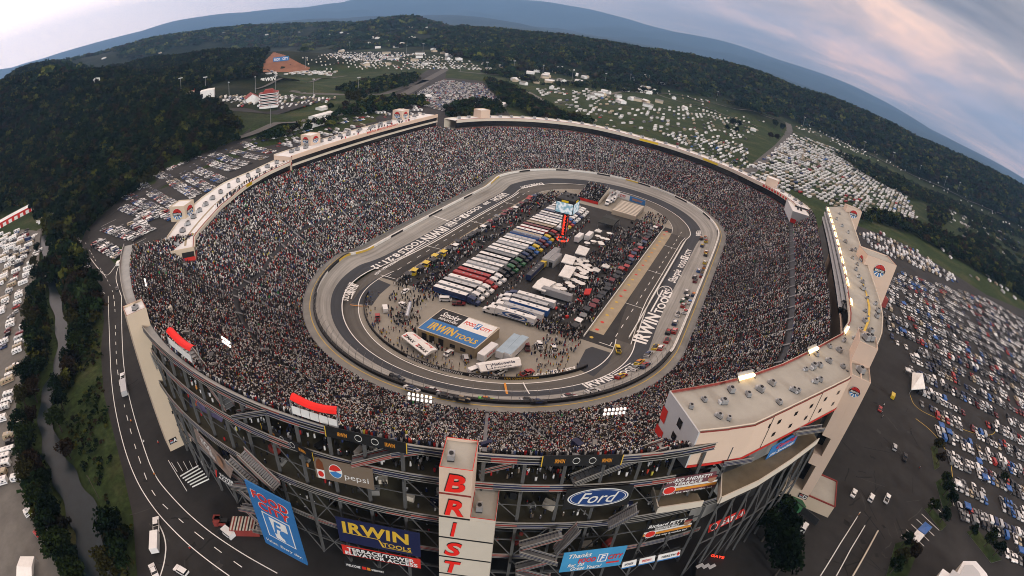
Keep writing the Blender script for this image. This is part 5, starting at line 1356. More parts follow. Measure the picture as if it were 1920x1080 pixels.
# ------------------------------------------------------------------ red canopies, lamp banks on the near stand
for k, (c, lab) in enumerate(((((543, 749), (553, 738), (633, 763), (631, 777)), 'bright red curved canopy over a white booth on the near rim, right one'), (((311, 622), (325, 616), (369, 650), (356, 659)), 'bright red curved canopy over a white booth on the left rim'))):
    z0 = 52.5 if k == 0 else 53.0; P = [G(*p, z0) for p in c]
    r = empty('canopy', (*np.mean(P, 0)[:2], z0-4), 0, lab, 'canopy')
    g = MB(); rows = []
    for t in np.linspace(0, 1, 13):
        a_, b_ = P[0]+(P[3]-P[0])*t, P[1]+(P[2]-P[1])*t; sag = -.9*math.sin(math.pi*t)
        rows.append([tuple(a_+(b_-a_)*v+(0, 0, sag+.9*math.sin(math.pi*v)**.8)) for v in np.linspace(0, 1, 6)])
    g.strip(rows, mat('red_awning', (.76, .020, .015), .7, .08, .3)); g.strip([[tuple(np.array(p)-(0, 0, .12)) for p in row] for row in rows], M_DRED, True)
    W0(g.build('awning'), r)
    g = MB(); a_, b_ = P[0], P[3]; q = [a_*.9+P[1]*.1, b_*.9+P[2]*.1]
    n_ = int(np.linalg.norm(q[1]-q[0])/2.4)
    for i in range(n_):
        u, v = q[0]+(q[1]-q[0])*(i+.04)/n_, q[0]+(q[1]-q[0])*(i+.94)/n_; g = MB(); g.slab(u-(0, 0, 1.8), v-(0, 0, 1.8), v-(0, 0, 3.9), u-(0, 0, 3.9), .15, M_WHITE); W0(g.build('booth_panel'), r)
    g = MB()
    for p in P: g = MB(); g.beam(p-(0, 0, 4.2), p, .18, .18, M_STEEL); W0(g.build('post'), r)
def lamp_mast(px, py, px1, py1, n, label, zb=None, k=.82):
    a_, s_ = AS(*RS(px, py, 146)[:2])
    f = .93; s_, z_ = deck(a_, f)
    # base on the seats along the line of sight
    zz_ = np.linspace(10, 47, 300); q = G(np.full(300, px), np.full(300, py), zz_); best = None
    for p in q:
        aa_, ss_ = AS(p[0], p[1]); so, zo = rim(aa_); f = (ss_-SIN)/(so-SIN)
        if 0 < f < 1 and abs(float(deck(aa_, f)[1])-p[2]) < .5: best = p; break
    p = best if best is not None else SP(a_, s_, z_)
    zt = HT(p, px1, py1, p[2])
    r = empty('lamp_mast', p, 0, label, 'lamp mast', 'lamp masts standing in the near crowd')
    g = MB(); g.tube(p, (p[0], p[1], zt), .22, M_COL, 8, .14); W0(g.build('mast'), r)
    o_ = SD(AS(p[0], p[1])[0]); d_ = np.array([-o_[1], o_[0], 0]); g = MB(); lms = []
    for row in (0, 1):
        g.beam(np.array([p[0], p[1], zt+row*1.3])-d_*n*.7*k, np.array([p[0], p[1], zt+row*1.3])+d_*n*.7*k, .18, .18, M_COL)
        for i in range(n):
            c = np.array([p[0], p[1], zt+row*1.3+.1])+d_*(i-(n-1)/2)*1.3*k; lm = MB(); lms.append(lm); lm.box(c, (.72*k, .6*k, .72*k), M_LAMPW, math.atan2(d_[1], d_[0]), .8)
    W0(g.build('crossarm'), r); [W0(x.build('lamp'), r) for x in lms]
lamp_mast(788, 815, 790, 752, 6, 'lamp mast with two rows of white lamps in the near crowd, middle one')
lamp_mast(1137, 830, 1150, 777, 6, 'lamp mast with two rows of white lamps in the near crowd, right one')
lamp_mast(434, 688, 428, 646, 5, 'lamp mast with two rows of white lamps in the near crowd, left one')
lamp_mast(281, 565, 272, 535, 3, 'small lamp mast with white lamps by the left end of the near crowd')
# tall grey floodlight pole at the right
p = G(1472, 922); r = empty('light_pole', p, 0, 'very tall grey steel pole rising from the ground beside the right suites', 'pole')
g = MB(); g.tube(p, (p[0], p[1], 52.5), .75, M_COL, 12, .45); W0(g.build('shaft'), r); g = MB(); g.box((p[0], p[1], 0), (2.4, 2.4, .8), M_CREAM); W0(g.build('footing'), r)
# ------------------------------------------------------------------ vehicles and people, built once and copied
ORD = ['first', 'second', 'third', 'fourth', 'fifth', 'sixth', 'seventh', 'eighth', 'ninth', 'tenth', 'eleventh', 'twelfth', 'thirteenth', 'fourteenth', 'fifteenth', 'sixteenth', 'seventeenth', 'eighteenth', 'nineteenth', 'twentieth']
def ordw(i):
    if i < 20: return ORD[i]
    t = ['', '', 'twenty', 'thirty', 'forty', 'fifty', 'sixty', 'seventy', 'eighty', 'ninety'][(i+1)//10] if (i+1) < 100 else str(i+1)
    if (i+1) % 10 == 0: return t[:-1]+'ieth' if t.endswith('y') else t+'th'
    return t+'-'+ORD[(i+1) % 10-1]
PAINT = {'white': (.74, .74, .73), 'silver': (.42, .43, .44), 'grey': (.16, .165, .17), 'black': (.014, .014, .016), 'dark blue': (.02, .035, .10), 'blue': (.03, .11, .34), 'red': (.34, .025, .02), 'dark red': (.14, .015, .018), 'green': (.03, .12, .05), 'tan': (.34, .28, .19), 'yellow': (.62, .45, .03), 'orange': (.55, .18, .02), 'bright green': (.10, .55, .06), 'pink': (.6, .25, .25)}
def pm(c): return mat('car_paint_'+c.replace(' ', '_'), PAINT[c], .35, .06, .4, 0, .5)
M_TYRE = mat('tyre', (.012, .012, .012), .9, .1, 2)
MC = {}
def dup(src, loc, rz=0.0, label=None, cat=None, group=None):
    r = src.copy(); COL.objects.link(r); r.location = [float(v) for v in loc]; r.rotation_euler = (0, 0, rz)
    for k, v in (('label', label), ('category', cat), ('group', group)):
        if v: r[k] = v
    for ch in src.children:
        c = ch.copy(); COL.objects.link(c); c.parent = r
        for gch in ch.children:
            d = gch.copy(); COL.objects.link(d); d.parent = c
    return r
PROTO = {}
def profile(mb, pts, w, m, y0=0.0):
    """side outline (x,z) given a width"""
    n = len(pts); vs = [(x, y0-w/2, z) for x, z in pts]+[(x, y0+w/2, z) for x, z in pts]
    mb.add(vs, [tuple(range(n)), tuple(range(2*n-1, n-1, -1))]+[((i+1) % n, i, n+i, n+(i+1) % n) for i in range(n)], m)
def frustum(mb, x0, x1, z0, X0, X1, z1, w0, w1, m, top=True):
    vs = [(x0, -w0/2, z0), (x1, -w0/2, z0), (x1, w0/2, z0), (x0, w0/2, z0), (X0, -w1/2, z1), (X1, -w1/2, z1), (X1, w1/2, z1), (X0, w1/2, z1)]
    mb.add(vs, [(0, 1, 5, 4), (1, 2, 6, 5), (2, 3, 7, 6), (3, 0, 4, 7)]+([(4, 5, 6, 7)] if top else []), m)
def wheels(mb, xs, w, r, m=None):
    for x in xs:
        for sg in (1, -1): mb.tube((x, sg*(w/2-.28), r), (x, sg*(w/2+.02), r), r, m or M_TYRE, 10)
def car_parts(kind, m):
    """(body, windows) meshes; x forward, 1.15 x real size like the rest of the place"""
    key = (kind, m.name)
    if key in MC: return MC[key]
    b, g = MB(), MB()
    if kind == 'sedan':
        profile(b, [(-2.6, .35), (2.6, .35), (2.65, .70), (2.5, .92), (1.1, 1.02), (-1.7, 1.08), (-2.55, 1.04), (-2.65, .7)], 2.05, m)
        frustum(g, -1.9, 1.15, 1.03, -1.25, .45, 1.55, 1.92, 1.5, M_GLASS); b.box((-.4, 0, 1.55), (1.75, 1.5, .06), m)
        wheels(b, (-1.6, 1.6), 2.05, .36)
    elif kind == 'suv':
        profile(b, [(-2.5, .4), (2.5, .4), (2.55, .8), (2.4, 1.1), (1.2, 1.2), (-2.5, 1.2), (-2.6, .8)], 2.12, m)
        frustum(g, -2.45, 1.25, 1.18, -2.2, .55, 1.85, 2.02, 1.7, M_GLASS); b.box((-.85, 0, 1.85), (2.8, 1.7, .08), m)
        wheels(b, (-1.55, 1.6), 2.12, .42)
    elif kind == 'pickup':
        profile(b, [(-3.1, .5), (3.0, .5), (3.05, .95), (2.9, 1.2), (1.5, 1.28), (-3.1, 1.28)], 2.15, m)
        frustum(g, -.9, 1.55, 1.26, -.65, .8, 1.9, 2.02, 1.72, M_GLASS); b.box((.08, 0, 1.9), (1.5, 1.7, .08), m)
        b.box((-2.05, 0, 1.285), (1.9, 1.75, .02), M_BLACK); wheels(b, (-1.95, 1.9), 2.15, .45)
    elif kind == 'van':
        profile(b, [(-2.8, .4), (2.8, .4), (2.85, .9), (2.4, 1.3), (1.7, 2.2), (-2.75, 2.25), (-2.85, 1.2)], 2.15, m)
        g.quad((2.43, -.95, 1.33), (2.43, .95, 1.33), (1.78, .9, 2.12), (1.78, -.9, 2.12), M_GLASS)
        for sg in (1, -1): g.quad((-2.4, sg*1.09, 1.35), (2.1, sg*1.09, 1.35), (1.6, sg*1.09, 1.95), (-2.4, sg*1.09, 1.95), M_GLASS)
        wheels(b, (-1.7, 1.8), 2.15, .42)
    MC[key] = (b.mesh(kind), g.mesh('windows'))
    return MC[key]
def put_car(name, kind, col, loc, rz, label, group=None, cat='car', parts=True):
    bm_, gm = car_parts(kind, pm(col)); o = link(bpy.data.objects.new(name, bm_))
    o.location = [float(v) for v in loc]; o.rotation_euler = (0, 0, float(rz)); tag(o, label, cat, group)
    q = bpy.data.objects.new('windows', gm); COL.objects.link(q); q.parent = o
    return o
def hauler(roof, side, cab, loc, rz, label, group='race haulers in the infield', L_=17.5, stripe=None, ellipse=None):
    key = ('tr', roof, side, stripe, ellipse)
    if key not in MC:
        g = MB(); g.box((-L_/2, 0, 1.3), (L_, 2.75, 2.9), pm(side)); g.box((-L_/2, 0, 4.205), (L_*.99, 2.7, .05), pm(roof)); g.box((-L_*.55, 0, .7), (L_*.45, 2.3, .6), M_DKSTEEL)
        for sg in (1, -1): g.quad((-L_*.98, sg*1.39, 1.7), (-L_*.98+L_*.94, sg*1.39, 1.7), (-L_*.98+L_*.94, sg*1.39, 1.95), (-L_*.98, sg*1.39, 1.95), pm(stripe or 'grey'))
        for k in range(3): g.box((-L_*(.25+.22*k), 0, 4.255), (.9, .9, .12), M_STEEL)
        if ellipse:
            for sg in (1, -1):
                for r_, m in ((1, 'blue'), (.78, 'white'), (.55, 'dark blue')): g.disc((-L_*.5-(.8-r_*.8), sg*(1.395+.01*(2-r_)), 2.8), 6*r_, pm(m), 24, (1, 0, 0), (0, 0, 1), ry=1.3*r_)
        w_ = MB(); wheels(w_, (-L_+2.0, -L_+3.4), 2.7, .55)
        MC[key] = (g.mesh('trailer'), w_.mesh('wheels'))
    if ('cab', cab) not in MC:
        g, w_ = MB(), MB(); m = pm(cab)
        profile(g, [(.3, .8), (6.3, .8), (6.4, 1.5), (6.2, 2.0), (4.6, 2.2), (4.1, 3.3), (1.6, 3.9), (.6, 3.8), (.3, 2.0)], 2.6, m)
        w_.quad((4.64, -1.1, 2.25), (4.64, 1.1, 2.25), (4.17, 1.05, 3.25), (4.17, -1.05, 3.25), M_GLASS)
        for sg in (1, -1): w_.quad((2.8, sg*1.31, 2.2), (4.4, sg*1.31, 2.2), (4.0, sg*1.31, 3.0), (2.8, sg*1.31, 3.0), M_GLASS)
        wheels(g, (-.4, 1.0, 5.2), 2.6, .55); MC[('cab', cab)] = (g.mesh('cab'), w_.mesh('windscreen'))
    r = empty('race_hauler', loc, rz, label, 'truck', group)
    t, w_ = MC[key]; q = link(bpy.data.objects.new('trailer', t), r); link(bpy.data.objects.new('wheels', w_), q)
    if cab: c, w2 = MC[('cab', cab)]; q = link(bpy.data.objects.new('cab', c), r); link(bpy.data.objects.new('windscreen', w2), q)
    return r
def person_mesh(shirt, legs, hat, pose=0):
    key = ('p', shirt, legs, hat, pose)
    if key not in MC:
        cols = {'skin': (.30, .19, .13)}; g = MB(); ms = [mat('wear_'+c.replace(' ', '_'), PAINT[c], .9, .08, 3) if c in PAINT else M_SKIN for c in (shirt, legs, hat)]
        rings = [(.10, .09, .12), (.9, .20, .13), (1.1, .21, .14), (1.35, .24, .14), (1.55, .22, .12), (1.62, .07, .07), (1.68, .07, .08), (1.78, .105, .12), (1.92, .09, .11), (1.98, .03, .04)]
        for sg in (1, -1):
            lean = .10*sg*pose
            for z0, r0, z1, r1, dx0, dx1 in ((0, .07, .5, .085, lean, lean*.4), (.5, .085, .98, .115, lean*.4, 0)): g.tube((dx0, sg*.11, z0), (dx1, sg*.10, z1), r0, ms[1], 6, r1)
            g.tube((0, sg*.25, 1.52), (.06+.1*pose, sg*.30, 1.18), .065, ms[0], 6, .055); g.tube((.06+.1*pose, sg*.30, 1.18), (.18, sg*.26, .95), .05, M_SKIN, 6, .04)
        n = 8; vs = [(rx*.65*math.cos(2*math.pi*i/n), ry*1.55*math.sin(2*math.pi*i/n), z) if z < 1.6 else (rx*math.cos(2*math.pi*i/n), ry*math.sin(2*math.pi*i/n), z) for z, rx, ry in rings[1:] for i in range(n)]
        for k in range(len(rings)-2):
            m = ms[0] if k < 4 else (M_SKIN if k < 6 else ms[2])
            g.add(vs[k*n:(k+2)*n], [(i, (i+1) % n, n+(i+1) % n, n+i) for i in range(n)], m)
        MC[key] = g.mesh('person')
    return MC[key]
def put_person(loc, rz, shirt, legs, hat, label, group, pose=0):
    o = link(bpy.data.objects.new('person', person_mesh(shirt, legs, hat, pose))); o.location = [float(v) for v in loc]; o.rotation_euler = (0, 0, rz); o.scale = (1, 1, .98)
    return tag(o, label, 'person', group)

# ------------------------------------------------------------------ infield: haulers in their row
HC = [('white', 'dark blue', 'dark blue'), ('white', 'silver', 'white'), ('silver', 'black', 'white'), ('white', 'white', 'white'), ('red', 'red', 'red'), ('red', 'dark red', 'white'), ('white', 'black', 'white'), ('silver', 'white', 'black'), ('white', 'grey', 'black'), ('silver', 'silver', 'green'),
      ('white', 'black', 'black'), ('grey', 'black', 'green'), ('white', 'silver', 'black'), ('white', 'grey', 'dark blue'), ('silver', 'grey', 'black'), ('white', 'white', 'blue'), ('white', 'black', 'yellow'), ('silver', 'white', 'dark blue'), ('dark blue', 'blue', 'dark red'), ('tan', 'white', 'blue'), ('white', 'dark blue', 'yellow'),
      ('white', 'red', 'black'), ('dark red', 'black', 'red'), ('tan', 'black', 'black'), ('white', 'tan', 'white'), ('white', 'black', 'white'), ('white', 'white', 'yellow'), ('silver', 'dark blue', 'red'), ('white', 'grey', 'blue'), ('dark blue', 'black', 'white'), ('white', 'silver', 'white'), ('silver', 'white', 'dark blue'), ('white', 'black', 'white'), ('white', 'silver', 'white'), ('silver', 'white', 'white')]
for i, (rf, sd_, cb) in enumerate(HC):
    x = -88+i*4.62
    hauler(rf, sd_, cb, (x, 11.0+rng.normal(0, .25), .33), -math.pi/2+rng.normal(0, .01), f'{rf}-roofed race hauler with {cb} cab, {ordw(i)} in the long row from the garage', stripe=random.choice(['red', 'yellow', 'blue', 'white', 'grey']))
g = MB()
for i in range(34):
    if i % 2: g.box((-86+i*4.62, 20, 4.6), (1.6, 9, .05), M_STEEL)
for i, (x, y, rf, sd_, el) in enumerate(((-90.6, -5.2, 'white', 'white', 1), (-85.4, -6.5, 'silver', 'white', 1), (-80.6, -7.2, 'white', 'blue', None), (-76.2, -6.0, 'silver', 'grey', None), (-71.8, -6.8, 'white', 'white', None))):
    hauler(rf, sd_, 'white' if i < 2 else 'dark blue' if i == 4 else 'white', (x, y-.2, .33), math.pi/2+.03, f'{rf}-roofed trailer with {"blue oval side graphic" if el else sd_+" sides"}, {ordw(i)} of five by the garage', 'trailers beside the garage lane', 18.5, 'blue', el)
hauler('black', 'dark blue', 'yellow', (-34, -3.4, .33), .03, 'navy and gold trailer with yellow cab standing alone in the infield lane', L_=19, stripe='yellow')
for i, (x, y, rz) in enumerate(((-60, -18, math.pi/2), (17, -6, .0), (24, -10, .0))):
    g = MB(); g.box((0, 0, .9), (15 if i == 0 else 9, 2.9, 3.2), pm('white' if i else 'silver')); g.box((0, 0, 4.1), (14.8 if i == 0 else 8.8, 2.8, .06), M_ROOFW if i else M_STEEL); w_ = MB(); wheels(w_, (-2.5, -1.2), 2.8, .5)
    lab = ['long silver service trailer beside the white hospitality tents', 'white box trailer near the scoring tower, left one', 'white box trailer near the scoring tower, right one'][i]
    o = tag(g.build('service_trailer'), lab, 'trailer'); o.location = (x, y-(0 if i else 4), .33); o.rotation_euler = (0, 0, rz); q = w_.build('wheels'); q.parent = o
# garage
a, b_, c_, d_ = [np.array(G(*p, 5.2)) for p in ((783, 614.6), (891, 653), (937, 614.6), (830.8, 578))]
ga = empty('garage_building', (*((a+c_)/2)[:2], .33), 0, 'flat-roofed tan garage building with four sponsor panels painted on its roof', 'building')
g = MB(); g.prism([p[:2] for p in (a, b_, c_, d_)], .3, 5.0, mat('garage_wall', (.32, .26, .17), .8, .1, .2)); W0(g.build('wall'), ga)
ex, ey = (b_-a), (d_-a)
def gp(u, v, z=5.08): p = a+ex*u+ey*v; return (p[0], p[1], z)
g = MB(); g.quad(gp(0, 0), gp(1, 0), gp(1, .5), gp(0, .5), M_FCB); g.quad(gp(0, .5), gp(.48, .5), gp(.48, 1), gp(0, 1), M_BLACK); g.quad(gp(.48, .5), gp(1, .5), gp(1, 1), gp(.48, 1), M_WHITE); W0(g.build('roof'), ga)
g = MB(); X_ = ex/np.linalg.norm(ex); Y_ = np.array([-X_[1], X_[0], 0]); lx, ly = np.linalg.norm(ex), np.linalg.norm(ey)
put_text(g, 'IRWIN', gp(.33, .26), X_, Y_, ly*.26, M_GOLD, width=lx*.44, bold=.07); put_text(g, 'TOOLS', gp(.76, .21), X_, Y_, ly*.16, M_GOLD, width=lx*.36, bold=.05)
put_text(g, 'Smoky', gp(.25, .80), X_, Y_, ly*.20, M_WHITE, width=lx*.34, bold=.03, shear=.3); put_text(g, 'MOUNTAIN', gp(.27, .61), X_, Y_, ly*.08, M_WHITE, width=lx*.32, bold=.04)
put_text(g, 'FOOD', gp(.60, .76), X_, Y_, ly*.12, M_SIGNR, width=lx*.18, bold=.06); put_text(g, 'CITY', gp(.88, .74), X_, Y_, ly*.12, M_SIGNR, width=lx*.18, bold=.06)
g.quad(gp(.70, .64, 5.1), gp(.78, .64, 5.1), gp(.78, .88, 5.1), gp(.70, .88, 5.1), M_FBLUE); put_text(g, 'F', gp(.74, .76, 5.1), X_, Y_, ly*.17, M_WHITE, width=lx*.05, bold=.06, shear=.2, lift=.05)
W0(g.build('roof_lettering'), ga)
for u in (.12, .26, .42, .62, .80):
    g = MB(); p = np.array(gp(u, 0, .33)); w2 = lx*.045; n_ = -Y_*.06; h = 3.4 if u < .5 else 1.6; z0 = .4 if u < .5 else 1.6
    g.quad(p-X_*w2+n_+(0, 0, z0-.3), p+X_*w2+n_+(0, 0, z0-.3), p+X_*w2+n_+(0, 0, z0+h-.3), p-X_*w2+n_+(0, 0, z0+h-.3), M_DARK); W0(g.build('door' if u < .5 else 'window'), ga)
g = MB(); put_text(g, 'GARAGE', np.array(gp(.27, 0, 4.3))-Y_*.08, X_, (0, 0, 1), .9, M_GOLD, width=6, bold=.05); W0(g.build('wall_sign'), ga)
g = MB()
for p, q in ((a, b_), (b_, c_), (c_, d_), (d_, a)): g.beam((p[0], p[1], 5.05), (q[0], q[1], 5.05), .35, .25, M_CREAM)
W0(g.build('roof_edge'), ga)
def tent(name, label, corners, h, ridge, m, texts=(), grp=None, peak=False):
    """fabric roof on posts; corners world xy"""
    P = [np.array([p[0], p[1], h]) for p in corners]; c0 = np.mean(P, 0); r = empty(name, (c0[0], c0[1], .33), 0, label, 'tent', grp); g = MB()
    if peak:
        for i in range(4):
            for t0, t1 in ((0, .5), (.5, 1)):
                f = lambda t: ridge*t**1.6
                A, B = P[i]+(c0-P[i])*t0, P[(i+1) % 4]+(c0-P[(i+1) % 4])*t0; C, D = P[(i+1) % 4]+(c0-P[(i+1) % 4])*t1, P[i]+(c0-P[i])*t1
                A[2], B[2], C[2], D[2] = h+f(t0), h+f(t0), h+f(t1), h+f(t1); g.quad(A, B, C, D, m)
    else:
        e0, e1 = (P[0]+P[3])/2+(0, 0, ridge), (P[1]+P[2])/2+(0, 0, ridge); g.quad(P[0], P[1], e1, e0, m); g.quad(e0, e1, P[2], P[3], m); g.add([P[1], P[2], e1], [(0, 1, 2)], m); g.add([P[3], P[0], e0], [(0, 1, 2)], m)
    for i in range(4): g.quad(P[i]-(0, 0, .5), P[(i+1) % 4]-(0, 0, .5), P[(i+1) % 4], P[i], m)
    W0(g.build('canopy_roof'), r)
    for p in P: g = MB(); g.beam((p[0], p[1], .3), p, .16, .16, M_STEEL); W0(g.build('post'), r)
    if texts:
        g = MB()
        for side, u, v, t, hh, ww, mm, kw in texts:
            A, B = (P[0], P[1]) if side == 0 else (P[2], P[3]); top = (P[0]+P[3])/2+(0, 0, ridge) if side == 0 else (P[1]+P[2])/2+(0, 0, ridge)
            X = (B-A)/np.linalg.norm(B-A); Y = (top-A); L_ = np.linalg.norm(Y); Y = Y/L_
            put_text(g, t, A+X*np.linalg.norm(B-A)*u+Y*L_*v, X, Y, hh*L_, mm, width=ww*np.linalg.norm(B-A), lift=.05, **kw)
        W0(g.build('lettering'), r)
    return r
zc = [G(*p, 3.4)[:2] for p in ((751.7, 630), (797.5, 666.7), (820, 655), (773.5, 622))]
tent('tent', 'long white tent with red and black zMAX lettering beside the garage', zc, 3.4, .8, M_WHITE, [(0, .25, .5, 'ZMAX', .42, .38, M_BLACK, dict(bold=.08, shear=.2)), (0, .76, .5, 'ZMAX', .42, .38, M_BLACK, dict(bold=.08, shear=.2)), (0, .07, .5, 'Z', .46, .09, M_SIGNR, dict(bold=.1)), (0, .58, .5, 'Z', .46, .09, M_SIGNR, dict(bold=.1)), (1, .25, .4, 'Racer', .4, .3, M_SIGNR, dict(bold=.05, shear=.3)), (1, .75, .4, 'Racer', .4, .3, M_SIGNR, dict(bold=.05, shear=.3))])
nc = [G(*p, 3.2)[:2] for p in ((901.7, 696), (978, 684), (972.5, 668), (892, 680))]
r = tent('tent', 'white curved tent with blue Nationwide Insurance lettering by the near inner wall', nc, 3.0, 1.0, M_WHITE, [(0, .60, .74, 'Nationwide', .38, .56, M_NAVY, dict(bold=.05)), (0, .55, .26, 'Insurance', .28, .42, M_NAVY, dict(bold=.03))])
g = MB(); A, B, Dm = [np.array([*p, 3.0]) for p in (nc[0], nc[1], (nc[0]+nc[3])/2)]; Dm[2] += 1.0
for i_, (u0, u1, v0, v1, m) in enumerate(((.16, .30, .1, .9, M_NAVY), (.18, .28, .18, .82, M_WHITE))): g.quad(*[A+(B-A)*u+(Dm-A)*v+(0, 0, .06+.03*i_) for u, v in ((u0, v0), (u1, v0), (u1, v1), (u0, v1))], m)
W0(g.build('logo'), r)
for i, (pts, h) in enumerate(((((998, 538), (1022, 547), (1043, 529), (1017, 520)), 3.6), (((1047, 516), (1068, 522), (1081, 501), (1060, 496)), 4.6), (((1052, 491), (1074, 496), (1081, 482), (1060, 476)), 5.2), (((1078, 474), (1098, 479), (1106, 466), (1086, 459)), 5.4))):
    tent('tent', ['low broad white hospitality tent nearest the trailers', 'white square hospitality tent among the round tables', 'tall white square tent next to the grey sheds', 'tall white square tent towards the scoring tower'][i], [G(*p, h)[:2] for p in pts], h, .9, M_WHITE, grp='white hospitality tents', peak=i > 0)
tent('tent', 'large black tent at the far end of the infield', [(48, -8), (49, -18), (65, -18), (67, -8)], 4.5, 1.2, mat('black_canvas', (.03, .034, .032), .8, .2, .4))
tent('tent', 'small red canopy among the pit crews on the right', [G(*p, 3)[:2] for p in ((1094, 552), (1106, 552), (1110, 541), (1098, 541))], 3, .5, M_RED)
for i, (px, py) in enumerate(((1122, 432), (1118, 505), (1136, 498))): 
    p = G(px, py, 2.8); tent('tent', ['small white pointed tent beside the black tent', 'small white pointed tent at the edge of the tables, left one', 'small white pointed tent at the edge of the tables, right one'][i], [(p[0]-2, p[1]-2), (p[0]+2, p[1]-2), (p[0]+2, p[1]+2), (p[0]-2, p[1]+2)], 2.6, 1.6, M_WHITE, peak=True)
for i in range(2):
    x0 = -29.5+i*.2; y0 = -1.4-i*3.5
    g = MB(); g.prism([(x0, y0-3.3), (x0+19-i*7, y0-3.3), (x0+19-i*7, y0), (x0, y0)], .33, 4.6, M_GREYW, M_STEEL); o = tag(g.build('shed'), ['long grey roofed shed in the middle of the infield', 'shorter grey roofed shed in the middle of the infield'][i], 'shed'); g = MB(); g.quad((x0-.05, y0-2.6, .4), (x0-.05, y0-.6, .4), (x0-.05, y0-.6, 3.4), (x0-.05, y0-2.6, 3.4), M_DARK); q = g.build('doorway'); q.parent = o
# round tables under white umbrellas
tp = MB(); n = 12
tp.add([(0, 0, 2.9)]+[(1.9*math.cos(2*math.pi*i/n), 1.9*math.sin(2*math.pi*i/n), 2.45) for i in range(n)], [(0, i+1, (i+1) % n+1) for i in range(n)], M_WHITE); um = tp.mesh('umbrella_top')
tq = MB(); tq.tube((0, 0, 0), (0, 0, 2.9), .06, M_STEEL, 6); tq.disc((0, 0, .8), .9, M_GREYW, 12); tm = tq.mesh('table_pole')
spots = [(1084, 486), (1092, 484), (1099, 489), (1088, 495), (1095, 498), (1103, 497), (1085, 502), (1092, 506), (1098, 509), (1107, 506), (1074, 511), (1082, 515), (1090, 518), (1097, 520), (1076, 524), (1084, 528), (1091, 531), (1036, 536), (1044, 540), (1040, 546), (1049, 547), (1056, 541), (1048, 534), (1030, 532), (1057, 549), (1066, 530), (1072, 536), (1062, 523), (1121, 442), (1130, 446), (1138, 448), (1143, 437), (1126, 454), (1113, 452), (1101, 455), (1128, 457), (1088, 490), (1079, 494), (1093, 512), (1100, 502)]
for i, (px, py) in enumerate(spots):
    p = G(px, py, 2.8); o = empty('umbrella_table', (p[0], p[1], .33), 0, 'round table under a white umbrella among the hospitality tents' if i < 28 else 'round table under a white umbrella near the black tent', 'table', 'umbrella tables in the infield'); link(bpy.data.objects.new('umbrella_top', um), o); link(bpy.data.objects.new('table', tm), o)
# scoring tower
p = G(1053, 461, .35); T0 = p; r = empty('scoring_tower', p, 0, 'tall scoring mast with red lit position column and a four-sided video screen on top', 'scoring tower')
g = MB()
for sg in ((-1, -1), (1, -1), (1, 1), (-1, 1)): g.beam((p[0]+sg[0]*1.6, p[1]+sg[1]*1.6, .3), (p[0]+sg[0]*1.2, p[1]+sg[1]*1.2, 32), .35, .35, M_DKSTEEL)
for k in range(8): z = .5+k*3.6; g.beam((p[0]-1.6, p[1]-1.6, z), (p[0]+1.5, p[1]-1.5, z+3.6), .18, .18, M_DKSTEEL); g.beam((p[0]-1.6, p[1]+1.6, z), (p[0]-1.6, p[1]-1.6, z+3.6), .18, .18, M_DKSTEEL)
W0(g.build('lattice_mast'), r)
M_LED = emit('red_leds', (1.0, .05, .02), .9)
g = MB(); rr_ = 3.4
for k in range(14):
    t0, t1 = 2*math.pi*k/14+.05, 2*math.pi*(k+1)/14-.05; q = [(p[0]+rr_*math.cos(t), p[1]+rr_*math.sin(t)) for t in (t0, t1)]; g.slab((*q[0], 4.2), (*q[1], 4.2), (*q[1], 5.1), (*q[0], 5.1), .2, M_LED if k % 3 else M_WHITE)
W0(g.build('ring_display'), r)
g = MB()
for nx, ny in ((-1, 0), (0, -1), (0, 1), (1, 0)):
    X = (-ny, nx)
    g.slab(*[(p[0]+nx*1.2+X[0]*u, p[1]+ny*1.2+X[1]*u, z) for u, z in ((-1.1, 7.5), (1.1, 7.5), (1.1, 20.5), (-1.1, 20.5))], .3, M_BLACK)
    for k in range(20):
        z = 8+k*.62; g.quad(*[(p[0]+nx*1.3+X[0]*u, p[1]+ny*1.3+X[1]*u, zz_) for u, zz_ in ((-.75, z), (.35+.4*(k % 3 == 0), z), (.35+.4*(k % 3 == 0), z+.42), (-.75, z+.42))], M_LED)
W0(g.build('position_column'), r)
scr = bpy.data.materials.new('lit_screen'); scr.use_nodes = True; nt_ = scr.node_tree; bs = nt_.nodes['Principled BSDF']; tcx = nt_.nodes.new('ShaderNodeTexCoord'); nz_ = nt_.nodes.new('ShaderNodeTexNoise'); nz_.inputs['Scale'].default_value = .55; nz_.inputs['Detail'].default_value = 3
cr = nt_.nodes.new('ShaderNodeValToRGB'); cr.color_ramp.elements[0].position, cr.color_ramp.elements[0].color = .42, (.25, .45, .55, 1); cr.color_ramp.elements[1].position, cr.color_ramp.elements[1].color = .58, (.95, .97, 1, 1)
nt_.links.new(tcx.outputs['Object'], nz_.inputs['Vector']); nt_.links.new(nz_.outputs['Fac'], cr.inputs[0]); nt_.links.new(cr.outputs[0], bs.inputs['Emission Color']); bs.inputs['Emission Strength'].default_value = .45; bs.inputs['Base Color'].default_value = (.02, .02, .02, 1)
g, s_ = MB(), MB(); zs0, zs1, hw = 22.5, 29.5, 5.2
g.box((p[0], p[1], zs0-.6), (2*hw, 2*hw, zs1-zs0+1.6), M_BLACK); g.box((p[0], p[1], zs1+1.0), (2*hw-1, 2*hw-1, 2.2), M_DKSTEEL, 0, .6)
for k in range(14): g.box((p[0]+rng.uniform(-4, 4), p[1]+rng.uniform(-4, 4), zs1+2.2), (.9, .9, rng.uniform(.6, 1.6)), M_BLACK)
